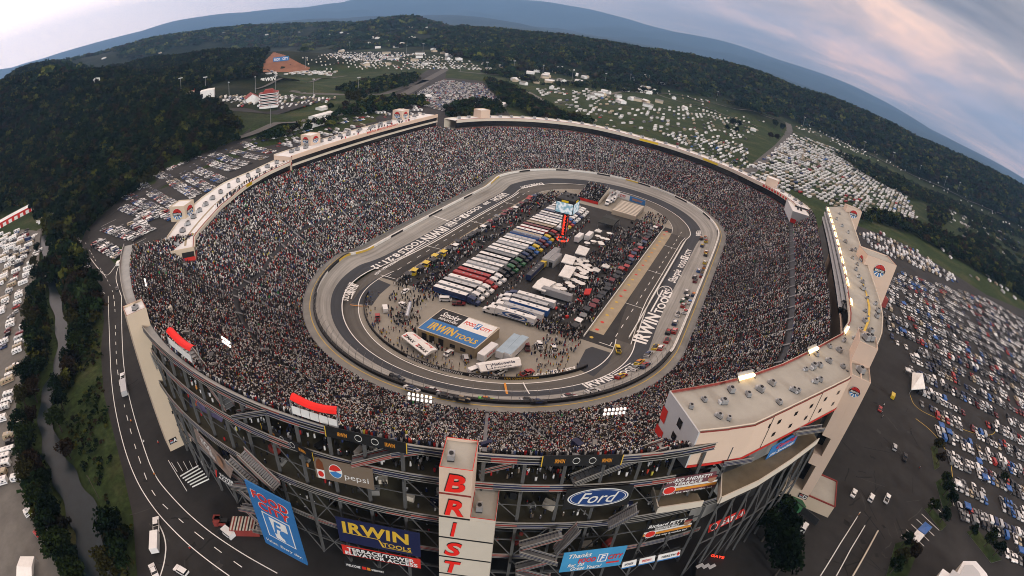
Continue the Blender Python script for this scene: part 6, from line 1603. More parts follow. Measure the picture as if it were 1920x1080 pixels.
for nx, ny in ((-1, 0), (0, -1), (0, 1), (1, 0)):
    X = (-ny, nx); s_.quad(*[(p[0]+nx*(hw+.04)+X[0]*u, p[1]+ny*(hw+.04)+X[1]*u, z) for u, z in ((-hw*.94, zs0), (hw*.94, zs0), (hw*.94, zs1-.8), (-hw*.94, zs1-.8))], scr)
    g.quad(*[(p[0]+nx*(hw+.05)+X[0]*u, p[1]+ny*(hw+.05)+X[1]*u, z) for u, z in ((-2, zs1-.6), (2, zs1-.6), (2, zs1+.6), (-2, zs1+.6))], M_YELL)
W0(g.build('screen_housing'), r); W0(s_.build('screen'), r)
# far end: small red-trimmed stand, long stepped stand, sponsor wall
g = MB(); st = empty('spectator_stand', (108, 14, .33), 0, 'small infield stand full of people with a red front at the far end', 'stand')
for k in range(9): g.box((97+k*2.8, 15, .33), (2.8, 17, 1+k*.75), M_DECK)
W0(g.build('steps'), st); g = MB(); g.slab((95.4, 23.6, .4), (95.4, 6.4, .4), (95.4, 6.4, 2.4), (95.4, 23.6, 2.4), .2, M_RED); g.slab((95.4, 6.4, .4), (122, 6.4, .4), (122, 6.4, 8), (95.4, 6.4, 2.4), .2, M_CREAM); W0(g.build('front_panel'), st)
g = MB(); st = empty('spectator_stand', (96, -16, .33), 0, 'low building with a ribbed stepped pale roof at the far end of the infield', 'building')
for k in range(9): g.box((84+k*2.8, -16, .33), (2.0, 17, 3.4+k*.12), M_CREAM); g.box((85.4+k*2.8, -16, .33), (.9, 17, 2.9+k*.1), M_DARK)
W0(g.build('roof'), st); g = MB(); g.slab((82.8, -7.4, .33), (82.8, -24.6, .33), (82.8, -24.6, 3.4), (82.8, -7.4, 3.4), .2, M_BEIGE); W0(g.build('wall'), st)
for i in range(3): hauler('silver', 'white', 'white', (92+i*6.5+12, 1.5-i*.6, .33), .1+math.pi, f'silver-roofed trailer at the far end of the infield, {ordw(i)} of three', 'trailers at the far end', 14)
b = Banner('sponsor_wall', 'long white and blue sponsor wall along the far inside edge of the track', [np.array(SP(AS(*G(px, py, .4)[:2])[0], 50, z)) for px, py, z in ((1137, 363, 4.6), (1208, 386, 4.6), (1208, 386, .4), (1137, 363, .4))], M_WHITE, .2, cat='wall', grp='sponsor boards in the infield')
b.rect(.6, 0, 1, 1, M_FBLUE); b.text('FOOD CITY', .32, .5, .5, M_SIGNR, .36, .05, bold=.05); b.text('SPEEDWAY', .8, .5, .4, M_ORANGE, .26, .05, bold=.05); b.done()
# inner wall with lettering in the near turn, light rail
g = MB(); L_ = MB(); iw = empty('infield_wall', SP(A_NEAR, 60.5), 0, 'low black wall with white lettering round the inside of the near turn', 'wall'); aa = np.arange(A_NEAR-110, A_NEAR+118, 4.0)
SW = lambda a: float(sI(a))-2.0
for p_, q_ in zip(aa[:-1], aa[1:]): g.slab(SP(p_, SW(p_), 1.6), SP(q_, SW(q_), 1.6), SP(q_, SW(q_), .3), SP(p_, SW(p_), .3), .4, M_BLACK)
W0(g.build('barrier'), iw)
def wall_text(t, px, py, h, w_, m):
    a_ = AS(*G(px, py, 1)[:2])[0]; v, f = glyphs(t, bold=.06, spacing=1.1); u = v[:, 0]/v[:, 0].max()*w_; am = a_-(u-w_/2)*100/60.0
    s_ = np.array([SW(x) for x in am]); P = SP(am, s_+.06, .98+(v[:, 1]-.5)*h); L_.add([tuple(x) for x in P], [tuple(x) for x in f], m)
wall_text('BRISTOL MOTOR SPEEDWAY', 803, 697, .95, 24, M_WHITE); wall_text('FOOD F CITY', 906, 715, 1.0, 11, M_WHITE); wall_text('USA CONSTRUCTION', 980, 714, .8, 13, M_GOLD)
W0(L_.build('lettering'), iw)
# assorted vehicles on the near concrete
for px, py, kind, col, rz, lab in ((722, 582, 'van', 'white', 1.0, 'white box van at the left edge of the infield concrete'), (708, 598, 'pickup', 'red', .9, 'red safety truck beside the white box van'), (756, 575, 'pickup', 'white', 1.3, 'white safety truck beside the tanker'), (841, 664, 'sedan', 'white', .2, 'white car outside the garage doors'), (873, 674, 'suv', 'silver', .9, 'silver car by the corner of the garage'),
        (1012, 650, 'pickup', 'white', .75, 'white and black pickup, middle one of the three by the right inner wall'), (1038, 657, 'pickup', 'white', .75, 'white pickup with open bed nearest the right inner wall'), (988, 653, 'pickup', 'dark red', .75, 'white-fronted truck with a long dark red bed behind the Nationwide tent'), (890, 697, 'van', 'white', -.2, 'white van half under the Nationwide tent, left one'), (937, 700, 'pickup', 'white', -.1, 'white pickup in front of the Nationwide tent'), (988, 702, 'pickup', 'red', -.2, 'red and white wrecker at the right end of the near inner wall'),
        (760, 548, 'sedan', 'white', .3, 'white race car parked at the near end of the left pit crews'), (835, 564, 'van', 'white', -.8, 'white cart truck in front of the first haulers'), (860, 572, 'pickup', 'dark red', -.8, 'open truck loaded with people in front of the first haulers')):
    p = G(px, py, .35); put_car('parked_car' if kind != 'pickup' else 'pickup_truck', kind, col, p, rz+YAW-.6, lab, 'service vehicles in the infield', 'car' if kind != 'pickup' else 'truck')
p, q = G(769, 577, .35), G(762, 606, .35); r = empty('tanker_trailer', (p+q)/2, math.atan2(*(q-p)[1::-1]), 'polished silver tank trailer with a dark frame among the crews', 'tanker'); g = MB(); g.tube((-6, 0, 2.3), (6, 0, 2.3), 1.2, mat('polished_steel', (.55, .56, .57), .25, .05, 1, .8), 14); link(bpy.data.objects.new('tank', g.mesh('tank')), r); g = MB(); wheels(g, (-4.5, -3.2, 4.5), 2.4, .5); g.box((0, 0, .8), (12, 1.2, .4), M_DKSTEEL); link(bpy.data.objects.new('chassis', g.mesh('chassis')), r)
for i, (pa, pb, lab) in enumerate((((936, 662), (970, 629), 'pale blue roofed trailer by the garage, left one of a pair'), ((951, 665), (985, 632), 'pale blue roofed trailer by the garage, right one of a pair'), ((901, 667), (928, 645), 'white trailer with red lettering at the garage corner'))):
    p, q = G(*pa, 3.6), G(*pb, 3.6); L_ = np.linalg.norm(q-p); g = MB(); m = pm('white'); g.box((0, 0, .8), (L_, 3.2, 3.0), m); g.box((0, 0, 3.8), (L_*.99, 3.1, .1), mat('pale_blue_roof', (.32, .42, .50), .6, .08, .3) if i < 2 else M_ROOFW); o = tag(g.build('service_trailer'), lab, 'trailer'); o.location = ((p+q)[0]/2, (p+q)[1]/2, .33); o.rotation_euler = (0, 0, math.atan2(*(q-p)[1::-1])); w_ = MB(); wheels(w_, (-1.5, -.2), 3.0, .5); k = w_.build('wheels'); k.parent = o
    if i == 2: t_ = MB(); put_text(t_, 'SUPPLIES', (0, -1.62, 2.4), (1, 0, 0), (0, 0, 1), 1.0, M_SIGNR, width=L_*.6, bold=.05); k = t_.build('lettering'); k.parent = o
# pit crew carts
ci = 0
for sg in (-1, 1):
    for i in range(30):
        x = -84+i*5.6+rng.normal(0, .6); y = (-40.5 if sg < 0 else 46.5)+rng.normal(0, .8); cname = random.choice(['black', 'black', 'black', 'red', 'dark blue', 'grey', 'black', 'white', 'yellow' if sg > 0 and i < 8 else 'dark red'])
        key = ('cart', cname)
        if key not in MC:
            g = MB(); g.box((0, 0, .2), (2.6, 1.7, 1.5), pm(cname)); g.box((0, 0, 1.7), (2.0, 1.4, .5), M_DKSTEEL); h_ = MB(); h_.quad((-1.9, -1.5, 3.2), (1.9, -1.5, 3.2), (1.9, 1.5, 3.35), (-1.9, 1.5, 3.35), pm(cname)); 
            for ux, uy in ((-1.2, -.8), (1.2, -.8), (1.2, .8), (-1.2, .8)): h_.beam((ux, uy, 1.7), (ux, uy, 3.25), .08, .08, M_STEEL)
            w_ = MB(); wheels(w_, (-.9, .9), 1.7, .25); MC[key] = (g.mesh('pit_cart'), h_.mesh('awning'), w_.mesh('wheels'))
        bm_, am_, wm = MC[key]; o = link(bpy.data.objects.new('pit_cart', bm_)); o.location = (x, y, .33); o.rotation_euler = (0, 0, rng.normal(0, .1)); tag(o, f'{cname} pit cart, {ordw(i)} from the near end on the {"right" if sg < 0 else "left"} pit side', 'pit cart', 'pit crew carts'); q = link(bpy.data.objects.new('awning', am_), o); q = link(bpy.data.objects.new('wheels', wm), o)
# people: the nearer ones singly, the packed pit crews as a crowd
SH = ['white', 'black', 'red', 'dark blue', 'grey', 'black', 'black', 'yellow', 'blue', 'orange']
pc = 0
for i in range(130):
    a_ = A_NEAR+rng.uniform(-105, 112); s_ = SW(a_)-.9-abs(rng.normal(0, 2.2)); p = SP(a_, s_, .33); c = random.choice(SH)
    put_person(p, rng.uniform(0, 6.28), c, random.choice(['black', 'dark blue', 'grey', 'tan']), random.choice(['skin', 'white', 'black', 'red', 'black']), f'person in {c} top behind the near inner wall', 'people along the near inner wall', random.choice([0, 1, -1]))
for i in range(110):
    t = rng.random()
    px, py = (rng.uniform(728, 790), rng.uniform(560, 640)) if t < .55 else (rng.uniform(800, 880), rng.uniform(655, 690)) if t < .75 else (rng.uniform(1000, 1070), rng.uniform(655, 690))
    p = G(px, py, .33); c = random.choice(SH); where = 'left of the garage' if t < .55 else 'in front of the garage' if t < .75 else 'by the pickups right of the garage'
    if AS(*p[:2])[1] > 60: continue
    put_person(p, rng.uniform(0, 6.28), c, random.choice(['black', 'dark blue', 'grey', 'tan']), random.choice(['skin', 'white', 'black', 'red']), f'person in {c} top on the concrete {where}', 'people on the infield concrete', random.choice([0, 1, -1]))
P = []
for n_, x0, x1, y0, y1 in ((1500, -88, 86, -44, -27), (1350, -92, 86, 34, 50), (260, -92, -70, 22, 40), (300, -92, -84, -44, -20), (420, 70, 100, 25, 44), (300, 60, 110, -44, -28), (420, -60, 60, -27, -19), (300, 97, 121, 7, 23), (160, -122, -92, 24, 44), (90, -132, -112, 20, 34), (150, -140, -126, -34, -2), (130, -112, -92, -46, -30), (120, -136, -120, -2, 20), (200, -86, 60, -1.5, 2.5)):
    q = np.stack([rng.uniform(x0, x1, n_), rng.uniform(y0, y1, n_), np.full(n_, .33)], 1)
    if (x0, x1) == (97, 121): q[:, 2] = 1.33+np.floor((q[:, 0]-95.6)/2.8)*.75
    if n_ >= 1000: q = q[vnoise(q[:, 0]*.16, q[:, 1]*.3, 9) > .36]
    P.append(q)
P = np.concatenate(P); sI_ = np.array([AS(x, y)[1] for x, y in P[:, :2]]); P = P[sI_ < 50.5 if True else sI_ < 99]
V, F, C = people_mesh(P, rng.uniform(0, 6.28, len(P)), rng.normal(1.9, .1, len(P)), rng); tag(np_obj('pit_crew_crowd', V, F, [M_CROWD], col=C*.8), kind='stuff')
# equipment on the ground of the pits
V_, F_ = [], []
g = MB()
for i in range(420):
    sg = rng.choice([-1, 1]); x = rng.uniform(-86, 84); y = rng.uniform(-43, -24) if sg < 0 else rng.uniform(35, 49)
    g.box((x, y, .33), (rng.uniform(.6, 2.2), rng.uniform(.5, 1.2), rng.uniform(.5, 1.6)), random.choice([M_BLACK, M_BLACK, M_DKSTEEL, M_RED, M_NAVY, M_STEEL, M_DARK]), rng.uniform(0, 3))
tag(g.build('pit_equipment_clutter'), kind='stuff')

# ------------------------------------------------------------------ race cars
def race_car(px, py, col, top, label, face=None):
    z_ = 2.5
    for _ in range(5): p = G(px, py, z_); a_, s_ = AS(*p[:2]); z_ = float(tz(a_, s_))+.6
    z_ -= .6; p = SP(a_, s_, z_); key = ('rc', col, top)
    if key not in MC:
        g, w_, d = MB(), MB(), MB(); m = pm(col)
        profile(g, [(-2.85, .22), (2.8, .16), (2.95, .35), (2.8, .72), (1.2, .98), (-1.8, 1.05), (-2.8, 1.1), (-2.95, .7)], 2.3, m); frustum(w_, -1.9, 1.25, 1.0, -1.15, .3, 1.48, 2.1, 1.55, M_GLASS); g.box((-.42, 0, 1.48), (1.5, 1.55, .07), pm(top)); g.box((-2.85, 0, 1.1), (.08, 2.0, .22), M_BLACK); wheels(g, (-1.75, 1.75), 2.3, .40)
        d.quad((1.35, -.7, 1.0), (2.6, -.6, .80), (2.6, .6, .80), (1.35, .7, 1.0), pm(top))
        for sg in (1, -1): d.quad((-1.1, sg*1.165, .35), (1.0, sg*1.165, .35), (1.0, sg*1.165, .9), (-1.1, sg*1.165, .9), pm(top))
        MC[key] = (g.mesh('race_car'), w_.mesh('windows'), d.mesh('decals'))
    o = link(bpy.data.objects.new('race_car', MC[key][0])); fw = Vector(SP(a_-1, s_)-SP(a_+1, s_)).normalized(); out = Vector(SD(a_)); sl = (float(tz(a_, s_+1))-float(tz(a_, s_-1)))/2
    side = Vector((-out[0], -out[1], -sl)).normalized(); up = fw.cross(side); o.matrix_world = Matrix.Translation(Vector(p)) @ Matrix((fw, side, up)).transposed().to_4x4()
    tag(o, label, 'race car', 'race cars on the track'); link(bpy.data.objects.new('windows', MC[key][1]), o); link(bpy.data.objects.new('decals', MC[key][2]), o)
RC = [(1165, 705, 'red', 'yellow'), (1194, 690, 'white', 'grey'), (1210, 685, 'dark blue', 'red'), (1199.6, 679, 'yellow', 'orange'), (1216, 664, 'silver', 'dark blue'), (1229, 651, 'yellow', 'black'), (1239, 652.5, 'red', 'white'), (1251, 638, 'red', 'black'), (1253.7, 621.5, 'black', 'red'), (1265, 620, 'red', 'pink'), (1265.8, 604.6, 'dark blue', 'white'), (1271.9, 588.5, 'white', 'black'), (1285.6, 583.7, 'white', 'red'), (1281.5, 572, 'red', 'silver'), (1294, 566, 'white', 'blue'), (1280.8, 563, 'green', 'white'), (1288.8, 556, 'black', 'white'), (1301, 551.7, 'dark blue', 'orange'), (1287.7, 546.5, 'grey', 'white'), (1303.7, 526, 'dark red', 'black'), (1303, 519, 'black', 'silver'), (1316, 517, 'red', 'dark blue'), (1310.6, 507, 'blue', 'white'), (1318, 508, 'tan', 'black'), (1321.5, 501, 'orange', 'dark blue'), (1322, 491.7, 'yellow', 'white'), (1323.5, 477, 'black', 'yellow'), (1324.5, 472, 'orange', 'white'), (1317, 460, 'dark blue', 'yellow'), (1324.6, 451.7, 'yellow', 'red'), (1315.8, 446.5, 'black', 'orange'), (1323, 444.8, 'white', 'orange'),
      (1112, 732.7, 'white', 'silver'), (1068, 743.5, 'white', 'dark red'), (1010, 754, 'black', 'dark blue'), (990, 751, 'silver', 'black'), (912, 749.8, 'bright green', 'orange'), (867, 748.8, 'black', 'tan'), (834, 742, 'grey', 'black'), (811, 732.7, 'dark red', 'white'), (771.5, 729.6, 'white', 'dark blue'), (744, 708, 'black', 'grey')]
for i, (px, py, c, t) in enumerate(RC): race_car(px, py, c, t, f'{c} race car with {t} roof and bonnet {"on the right straight" if i < 32 else "in the near turn"}')
p = G(1158, 657, .4); put_car('pickup_truck', 'pickup', 'yellow', p, 1.0-.6, 'yellow safety truck at the near end of the right pit wall', None, 'truck')
# pit wall on the right with its white caps
g = MB(); g.box((0, -62.6, .3), (150, .5, 1.0), M_WALL); g.box((0, -62.6, 1.305), (150, .3, .05), M_WHITE); o = tag(g.build('pit_wall'), 'low white wall between the pit road and the right straight', 'wall')
g = MB(); g.box((0, -45, .3), (172, .4, .9), M_WALL); tag(g.build('pit_wall'), 'low pale wall between the pit boxes and the crews on the right', 'wall'); g = MB(); g.box((-2, 50, .3), (172, .4, .9), M_WALL); tag(g.build('pit_wall'), 'low pale wall between the left pit road and the crews', 'wall')
# flag-bright pit stall marks
g = MB()
for i in range(22):
    x = -84+i*7.8; g.add([(x+.9*math.cos(t), -48+.9*math.sin(t), .36) for t in np.linspace(0, 6.28, 10)[:-1]], [tuple(range(9))], random.choice([M_ORANGE, M_YEL, M_SIGNR, M_ORANGE]))
tag(g.build('pit_marking_road'), kind='structure')
def pip(X, Y, poly):
    ins = np.zeros(np.shape(X), bool); n = len(poly)
    for i in range(n):
        (xa, ya), (xb, yb) = poly[i], poly[(i+1) % n]
        c = ((ya > Y) != (yb > Y)) & (X < (xb-xa)*(Y-ya)/(yb-ya+1e-12)+xa); ins ^= c
    return ins
# ------------------------------------------------------------------ paved ground, creek, road markings
M_ASPH = mat('car_park_asphalt', (.024, .0233, .0228), .9, .42, .05, detail=10)
M_ROAD = mat('grey_road', (.085, .083, .080), .9, .15, .1)
M_GRAV = mat('gravel_track', (.13, .125, .115), .95, .2, .12)
def sheet(name, px, m, z=.03, extra=None, dens=None):
    """polygon of paving laid on the ground, outlined in the photograph"""
    P = TR([p[0] for p in px], [p[1] for p in px]); P = [tuple(p) for p in P if not np.isnan(p[0])]; P = [(p[0], p[1], 0.0 if p[2] < 1 else p[2]) for p in P]
    if extra is not None: P += [tuple(p) for p in extra]
    g = MB(); g.add([(p[0], p[1], p[2]+z) for p in P], [tuple(range(len(P)))], m); return tag(g.build(name), kind='structure')
inner = SP(np.linspace(500, 872, 70), 140.0, 0.0)
sheet('car_park_pavement', [(1500, 470), (1560, 398), (1610, 424), (1690, 455), (1760, 497), (1850, 553), (1960, 600), (2000, 800), (1990, 1000), (1960, 1140), (1500, 1150), (1000, 1150), (500, 1150), (262, 1130), (259, 1080), (250, 970), (230, 880), (210, 800), (195, 740), (189, 660), (195, 600), (188, 560), (176, 515), (200, 480)], M_ASPH, .02, inner[::-1])
sheet('car_park_pavement', [(140, 478), (163, 430), (212, 385), (300, 323), (388, 284), (440, 264), (470, 240), (560, 226), (640, 212), (735, 178), (765, 158), (800, 132), (838, 128), (835, 146), (905, 152), (946, 196), (960, 225), (820, 240), (640, 280), (520, 305), (370, 400), (330, 500), (225, 462), (200, 500), (176, 512)], M_ASPH, .03)
sheet('car_park_pavement', [(335, 195), (390, 205), (520, 215), (600, 190), (640, 183), (630, 172), (540, 180), (400, 185)], M_ASPH, .05)
sheet('grass_verge_ground', [(455, 258), (520, 226), (560, 212), (640, 205), (600, 222), (540, 240), (470, 260)], M_GROUND, .09)
sheet('grass_verge_ground', [(555, 212), (600, 195), (640, 192), (615, 207), (580, 213)], M_GROUND, .09)
sheet('camp_ground', [(-20, 470), (40, 430), (78, 440), (74, 520), (58, 600), (50, 690), (30, 760), (36, 850), (52, 930), (84, 1000), (130, 1110), (-40, 1120)], M_GRAV, .03)
def strip_px(name, px, w_, m, z=.06, n=10):
    P = TR([p[0] for p in px], [p[1] for p in px]); P = P[~np.isnan(P[:, 0])]
    t = np.linspace(0, len(P)-1, (len(P)-1)*n+1); Q = np.stack([np.interp(t, np.arange(len(P)), P[:, k]) for k in range(2)], 1)
    d = np.gradient(Q, axis=0); d /= np.linalg.norm(d, axis=1)[:, None]+1e-9; nn = np.stack([-d[:, 1], d[:, 0]], 1)
    L_, R_ = Q+nn*w_/2, Q-nn*w_/2; zc = np.maximum(np.maximum(ground_z(*L_.T), ground_z(*R_.T)), ground_z(*Q.T))+z
    g = MB(); g.strip([[(*L_[i], zc[i]), (*R_[i], zc[i])] for i in range(len(Q))], m, True); return tag(g.build(name), kind='structure')
for px, w_ in (([(836, 130), (800, 150), (770, 170), (735, 186), (660, 212), (560, 228), (480, 250), (444, 262)], 16), ([(545, 170), (640, 178), (720, 176), (800, 150)], 14), ([(1470, 228), (1480, 245), (1460, 275), (1420, 310), (1400, 325)], 14), ([(990, 172), (1010, 183), (1045, 205), (1055, 213)], 7), ([(1120, 182), (1165, 172), (1220, 172), (1290, 182), (1380, 205), (1470, 232)], 8), ([(1560, 258), (1600, 277), (1660, 305), (1720, 333), (1780, 360), (1850, 392), (1930, 432)], 12), ([(1017, 146), (1072, 152), (1140, 160), (1230, 175)], 14), ([(860, 134), (912, 139), (940, 140)], 12), ([(1685, 360), (1710, 400), (1725, 440)], 9), ([(75, 430), (66, 470), (40, 520), (30, 560), (40, 610), (60, 660), (64, 700)], 6), ([(-10, 600), (30, 640), (42, 680), (20, 760), (24, 860), (44, 950), (80, 1090)], 6), ([(1815, 420), (1805, 450), (1780, 478)], 6), ([(650, 142), (600, 147), (545, 150), (480, 168)], 9), ([(860, 104), (960, 120), (1060, 134), (1200, 160)], 9), ([(1230, 176), (1330, 205), (1420, 238)], 6), ([(640, 105), (740, 110), (860, 122)], 8), ([(1500, 240), (1600, 268), (1700, 312), (1860, 385)], 6)):
    strip_px('road', px, w_, M_ROAD if w_ > 8 else M_GRAV)
cw = CREEK; t = np.linspace(0, len(cw)-1, 90); Q = np.stack([np.interp(t, np.arange(len(cw)), cw[:, k]) for k in range(2)], 1)
Q = np.array([Q[max(0, i-2):i+3].mean(0) for i in range(len(Q))]); d = np.gradient(Q, axis=0); d /= np.linalg.norm(d, axis=1)[:, None]; nn = np.stack([-d[:, 1], d[:, 0]], 1)
M_WATER = mat('creek_water', (.008, .016, .021), .28, .3, .2, spec=.12); g = MB(); cwid = np.interp(np.arange(len(Q)), [0, 45, 70, 89], [3.2, 3.6, 6.2, 8.0])+.8*np.sin(np.arange(len(Q))*.9)
g.strip([[(*(Q[i]+nn[i]*cwid[i]), -1.25), (*(Q[i]-nn[i]*cwid[i]), -1.25)] for i in range(len(Q))], M_WATER, True); tag(g.build('creek_water'), kind='structure')
mk = MB()
def mark_px(px, w_=.35, dash=None, m=M_WHITE, z=.05):
    P = np.array([G(x, y, 0)[:2] for x, y in px]); t = np.linspace(0, len(P)-1, (len(P)-1)*12+1); Q = np.stack([np.interp(t, np.arange(len(P)), P[:, k]) for k in range(2)], 1)
    if len(P) > 3: Q = np.array([Q[max(0, i-6):i+7].mean(0) if 6 <= i < len(Q)-6 else Q[i] for i in range(len(Q))])
    L_ = np.concatenate([[0], np.cumsum(np.linalg.norm(Q[1:]-Q[:-1], axis=1))])
    for i in range(len(Q)-1):
        if dash and (L_[i] % dash) > dash*.4: continue
        d = Q[i+1]-Q[i]; d = d/(np.linalg.norm(d)+1e-9); n_ = np.array([-d[1], d[0]])*w_/2
        mk.quad((*(Q[i]+n_), z), (*(Q[i]-n_), z), (*(Q[i+1]-n_), z), (*(Q[i+1]+n_), z), m)
mark_px([(203, 555), (206, 640), (209, 722), (222, 800), (247, 885), (283, 948), (330, 1000), (375, 1040), (430, 1080)], .3)
mark_px([(228, 555), (229, 640), (233, 700), (248, 770), (270, 840), (288, 890), (320, 930), (370, 980), (440, 1030), (520, 1075)], .3)
mark_px([(160, 455), (180, 490), (205, 530), (216, 560), (217, 640), (220, 700), (233, 760), (248, 820), (266, 875), (285, 925), (320, 960), (380, 1010), (470, 1075)], .26, 9)
mark_px([(292, 972), (312, 1010), (310, 1050), (300, 1082)], .4); mark_px([(168, 482), (185, 505), (200, 520), (212, 505), (222, 490)], .4); mark_px([(153, 450), (160, 490), (185, 540), (203, 556)], .3, 9); mark_px([(222, 500), (216, 520), (222, 540), (228, 556)], .35)
mark_px([(1613, 960), (1575, 1020), (1537, 1082)], .3); mark_px([(1622, 985), (1595, 1030), (1567, 1082)], .3); mark_px([(1717, 785), (1745, 806), (1765, 830), (1782, 860), (1786, 895)], .35, None, M_YEL); mark_px([(1706, 740), (1715, 765), (1760, 786), (1820, 812), (1860, 818), (1868, 806)], .3, None, M_YEL)
for k in range(7): a_ = (1690+k*9.5, 1003-k*9.8); mark_px([a_, (a_[0]+33, a_[1]+31)], .3)
for k in range(10): a_ = (1785+k*10, 935+k*5.2); mark_px([a_, (a_[0]+4, a_[1]+14)], .25)
for k in range(6): a_ = (190+k*14, 425+k*9); mark_px([a_, (a_[0]+28, a_[1]-14)], .25)
tag(mk.build('lane_marking_road'), kind='structure')
g = MB(); M_PATCH = mat('asphalt_patch', (.014, .0138, .0135), .95, .3, .3); M_SEAM = mat('worn_asphalt', (.042, .041, .039), .9, .3, .2); rs = np.random.default_rng(4)
for px, py in zip(np.concatenate([rs.uniform(1560, 1720, 60), rs.uniform(215, 460, 40)]), np.concatenate([rs.uniform(700, 1080, 60), rs.uniform(600, 1075, 40)])):
    p = G(px, py, 0); t_ = rs.uniform(0, 3.14); d = np.array([math.cos(t_), math.sin(t_)]); n_ = np.array([-d[1], d[0]]); L_, w_ = (rs.uniform(3, 16), rs.uniform(.12, .35)) if rs.random() < .75 else (rs.uniform(1, 3), rs.uniform(.6, 1.5)); m = M_PATCH if rs.random() < .7 else M_SEAM
    pts = [p[:2]+d*(k-2)*L_/4+n_*rs.normal(0, .25) for k in range(5)]
    if AS(*p[:2])[1] < 164 or (px < 470 and not pip(np.array(px), np.array(py), [(200, 560), (230, 560), (235, 700), (320, 900), (470, 1060), (300, 1080), (262, 1060), (222, 800)])): continue
    for u, v in zip(pts[:-1], pts[1:]): g.quad((*(u+n_*w_), .026), (*(u-n_*w_), .026), (*(v-n_*w_), .026), (*(v+n_*w_), .026), m)
tag(g.build('asphalt_repair_road'), kind='structure')
# stained patches on the asphalt come from its material; clay slope and letters on the hillside
M_CLAY = mat('red_clay', (.21, .095, .055), .95, .2, .03)
def drape(name, px, m, lift=.6, n=40):
    x0, y0 = np.min(px, 0); x1, y1 = np.max(px, 0); g = MB(); xs = np.linspace(x0, x1, n*2); ys = np.linspace(y0, y1, n); X, Y = np.meshgrid(xs, ys)
    P = TR(X.ravel(), Y.ravel(), lift).reshape(n, n*2, 3); P[..., 2] = ground_z(P[..., 0], P[..., 1])+lift
    poly = np.array(px, float)
    ins = pip(X, Y, poly)
    for i in range(n-1):
        for j in range(n*2-1):
            q = [(i, j), (i, j+1), (i+1, j+1), (i+1, j)]
            if sum(ins[k] for k in q) >= 3 and not any(np.isnan(P[k][0]) for k in q) and max(np.hypot(*(P[q[0]]-P[k])[:2]) for k in q) < 160: g.quad(*[P[k] for k in q], m)
    return tag(g.build(name), kind='structure')
drape('clay_hill', [(484, 137), (494, 118), (513, 98), (532, 103), (560, 118), (582, 128), (575, 136)], M_CLAY, 1.0); drape('clay_hill', [(20, 385), (35, 372), (60, 366), (62, 376), (40, 388)], M_CLAY, .5)
p = T1(527, 117, 0); dz_ = 9
dv = np.array([math.cos(YAW), math.sin(YAW), 0]); rv = (ray(545, 117)-ray(510, 117)); rv[2] = 0; rv /= np.linalg.norm(rv)
b = Banner('hillside_sign', 'blue and white FOOD CITY sign standing on the bare clay hillside', [p-rv*18+(0, 0, 14), p+rv*18+(0, 0, 14), p+rv*18+(0, 0, 3), p-rv*18+(0, 0, 3)], M_FCB, .4, cat='sign', grp='hillside signs'); b.k = .1
b.text('FOOD', .25, .5, .5, M_WHITE, .36, .1, bold=.06); b.text('CITY', .77, .5, .5, M_WHITE, .36, .1, bold=.06); b.done()
p = T1(503, 153, 1.0); b = Banner('hillside_sign', 'white letters spelling IRWIN laid on the grassy slope', [p-rv*14+(0, 0, 7), p+rv*14+(0, 0, 7), p+rv*14, p-rv*14], M_DARK, .1, cat='sign', grp='hillside signs'); b.g = MB(); b.g.beam(p-rv*14, p+rv*14, .4, .4, M_DARK); b.text('IRWIN', .5, .5, .9, M_WHITE, .98, .3, bold=.08, shear=.2); b.done()

# ------------------------------------------------------------------ trees
M_LEAF = mat('foliage', (1, 1, 1), .9, .22, .25, attr='tint', spec=0); M_BARK = mat('bark', (.06, .05, .04), .9, .2, 1)
def leaf_quads(P, size, rs):
    """small randomly turned leaf-clump faces at points P"""
    n = len(P); a = rs.normal(size=(n, 3)); a /= np.linalg.norm(a, axis=1)[:, None]; b = rs.normal(size=(n, 3)); b = np.cross(a, b); b /= np.linalg.norm(b, axis=1)[:, None]
    s = (size*rs.uniform(.6, 1.3, n))[:, None]
    V = np.stack([P-a*s-b*s*.6, P+a*s-b*s*.7, P+a*s*.9+b*s*.7, P-a*s*.8+b*s*.6], 1).reshape(-1, 3)
    return V, np.arange(4*n).reshape(-1, 4)
GREENS = np.array([(.006, .012, .006), (.008, .015, .006), (.013, .021, .007), (.022, .022, .008), (.005, .010, .005), (.018, .013, .008), (.009, .009, .006), (.040, .044, .010), (.006, .012, .006), (.010, .016, .006)])
def crowns(C, rad, hgt, nq, rs, leaf=.34, tint=None):
    """a wood of crowns: C n x 3 ground points"""
    n = len(C); u = rs.normal(size=(n, nq, 3)); u /= np.linalg.norm(u, axis=2)[..., None]; u[..., 2] = np.abs(u[..., 2])*1.0-.25*(rs.random((n, nq)) < .35)
    lob = 1+.28*np.sin(u[..., 0]*5+C[:, :1]*1.7)*np.sin(u[..., 1]*5+C[:, 1:2]*1.3)
    r = (rs.random((n, nq))**.35*lob)[..., None]
    P = C[:, None]+u*r*np.stack([rad, rad, hgt*.55], 1)[:, None]; P[..., 2] += (hgt*.45)[:, None]
    V, F = leaf_quads(P.reshape(-1, 3), np.repeat(rad*leaf, nq), rs)
    ct = GREENS[rs.integers(len(GREENS), size=n)]*rs.uniform(.7, 1.25, (n, 1)) if tint is None else tint
    col = np.repeat(ct[:, None], nq, 1)*rs.uniform(.75, 1.3, (n, nq, 1)); return V, F, np.repeat(col.reshape(-1, 3), 4, 0)
rt = np.random.default_rng(21)
def wood(name, P, rad, hgt, nq, **k):
    V, F, C = crowns(P, rad, hgt, nq, rt, **k); return tag(np_obj(name, V, F, [M_LEAF], col=C), kind='stuff')
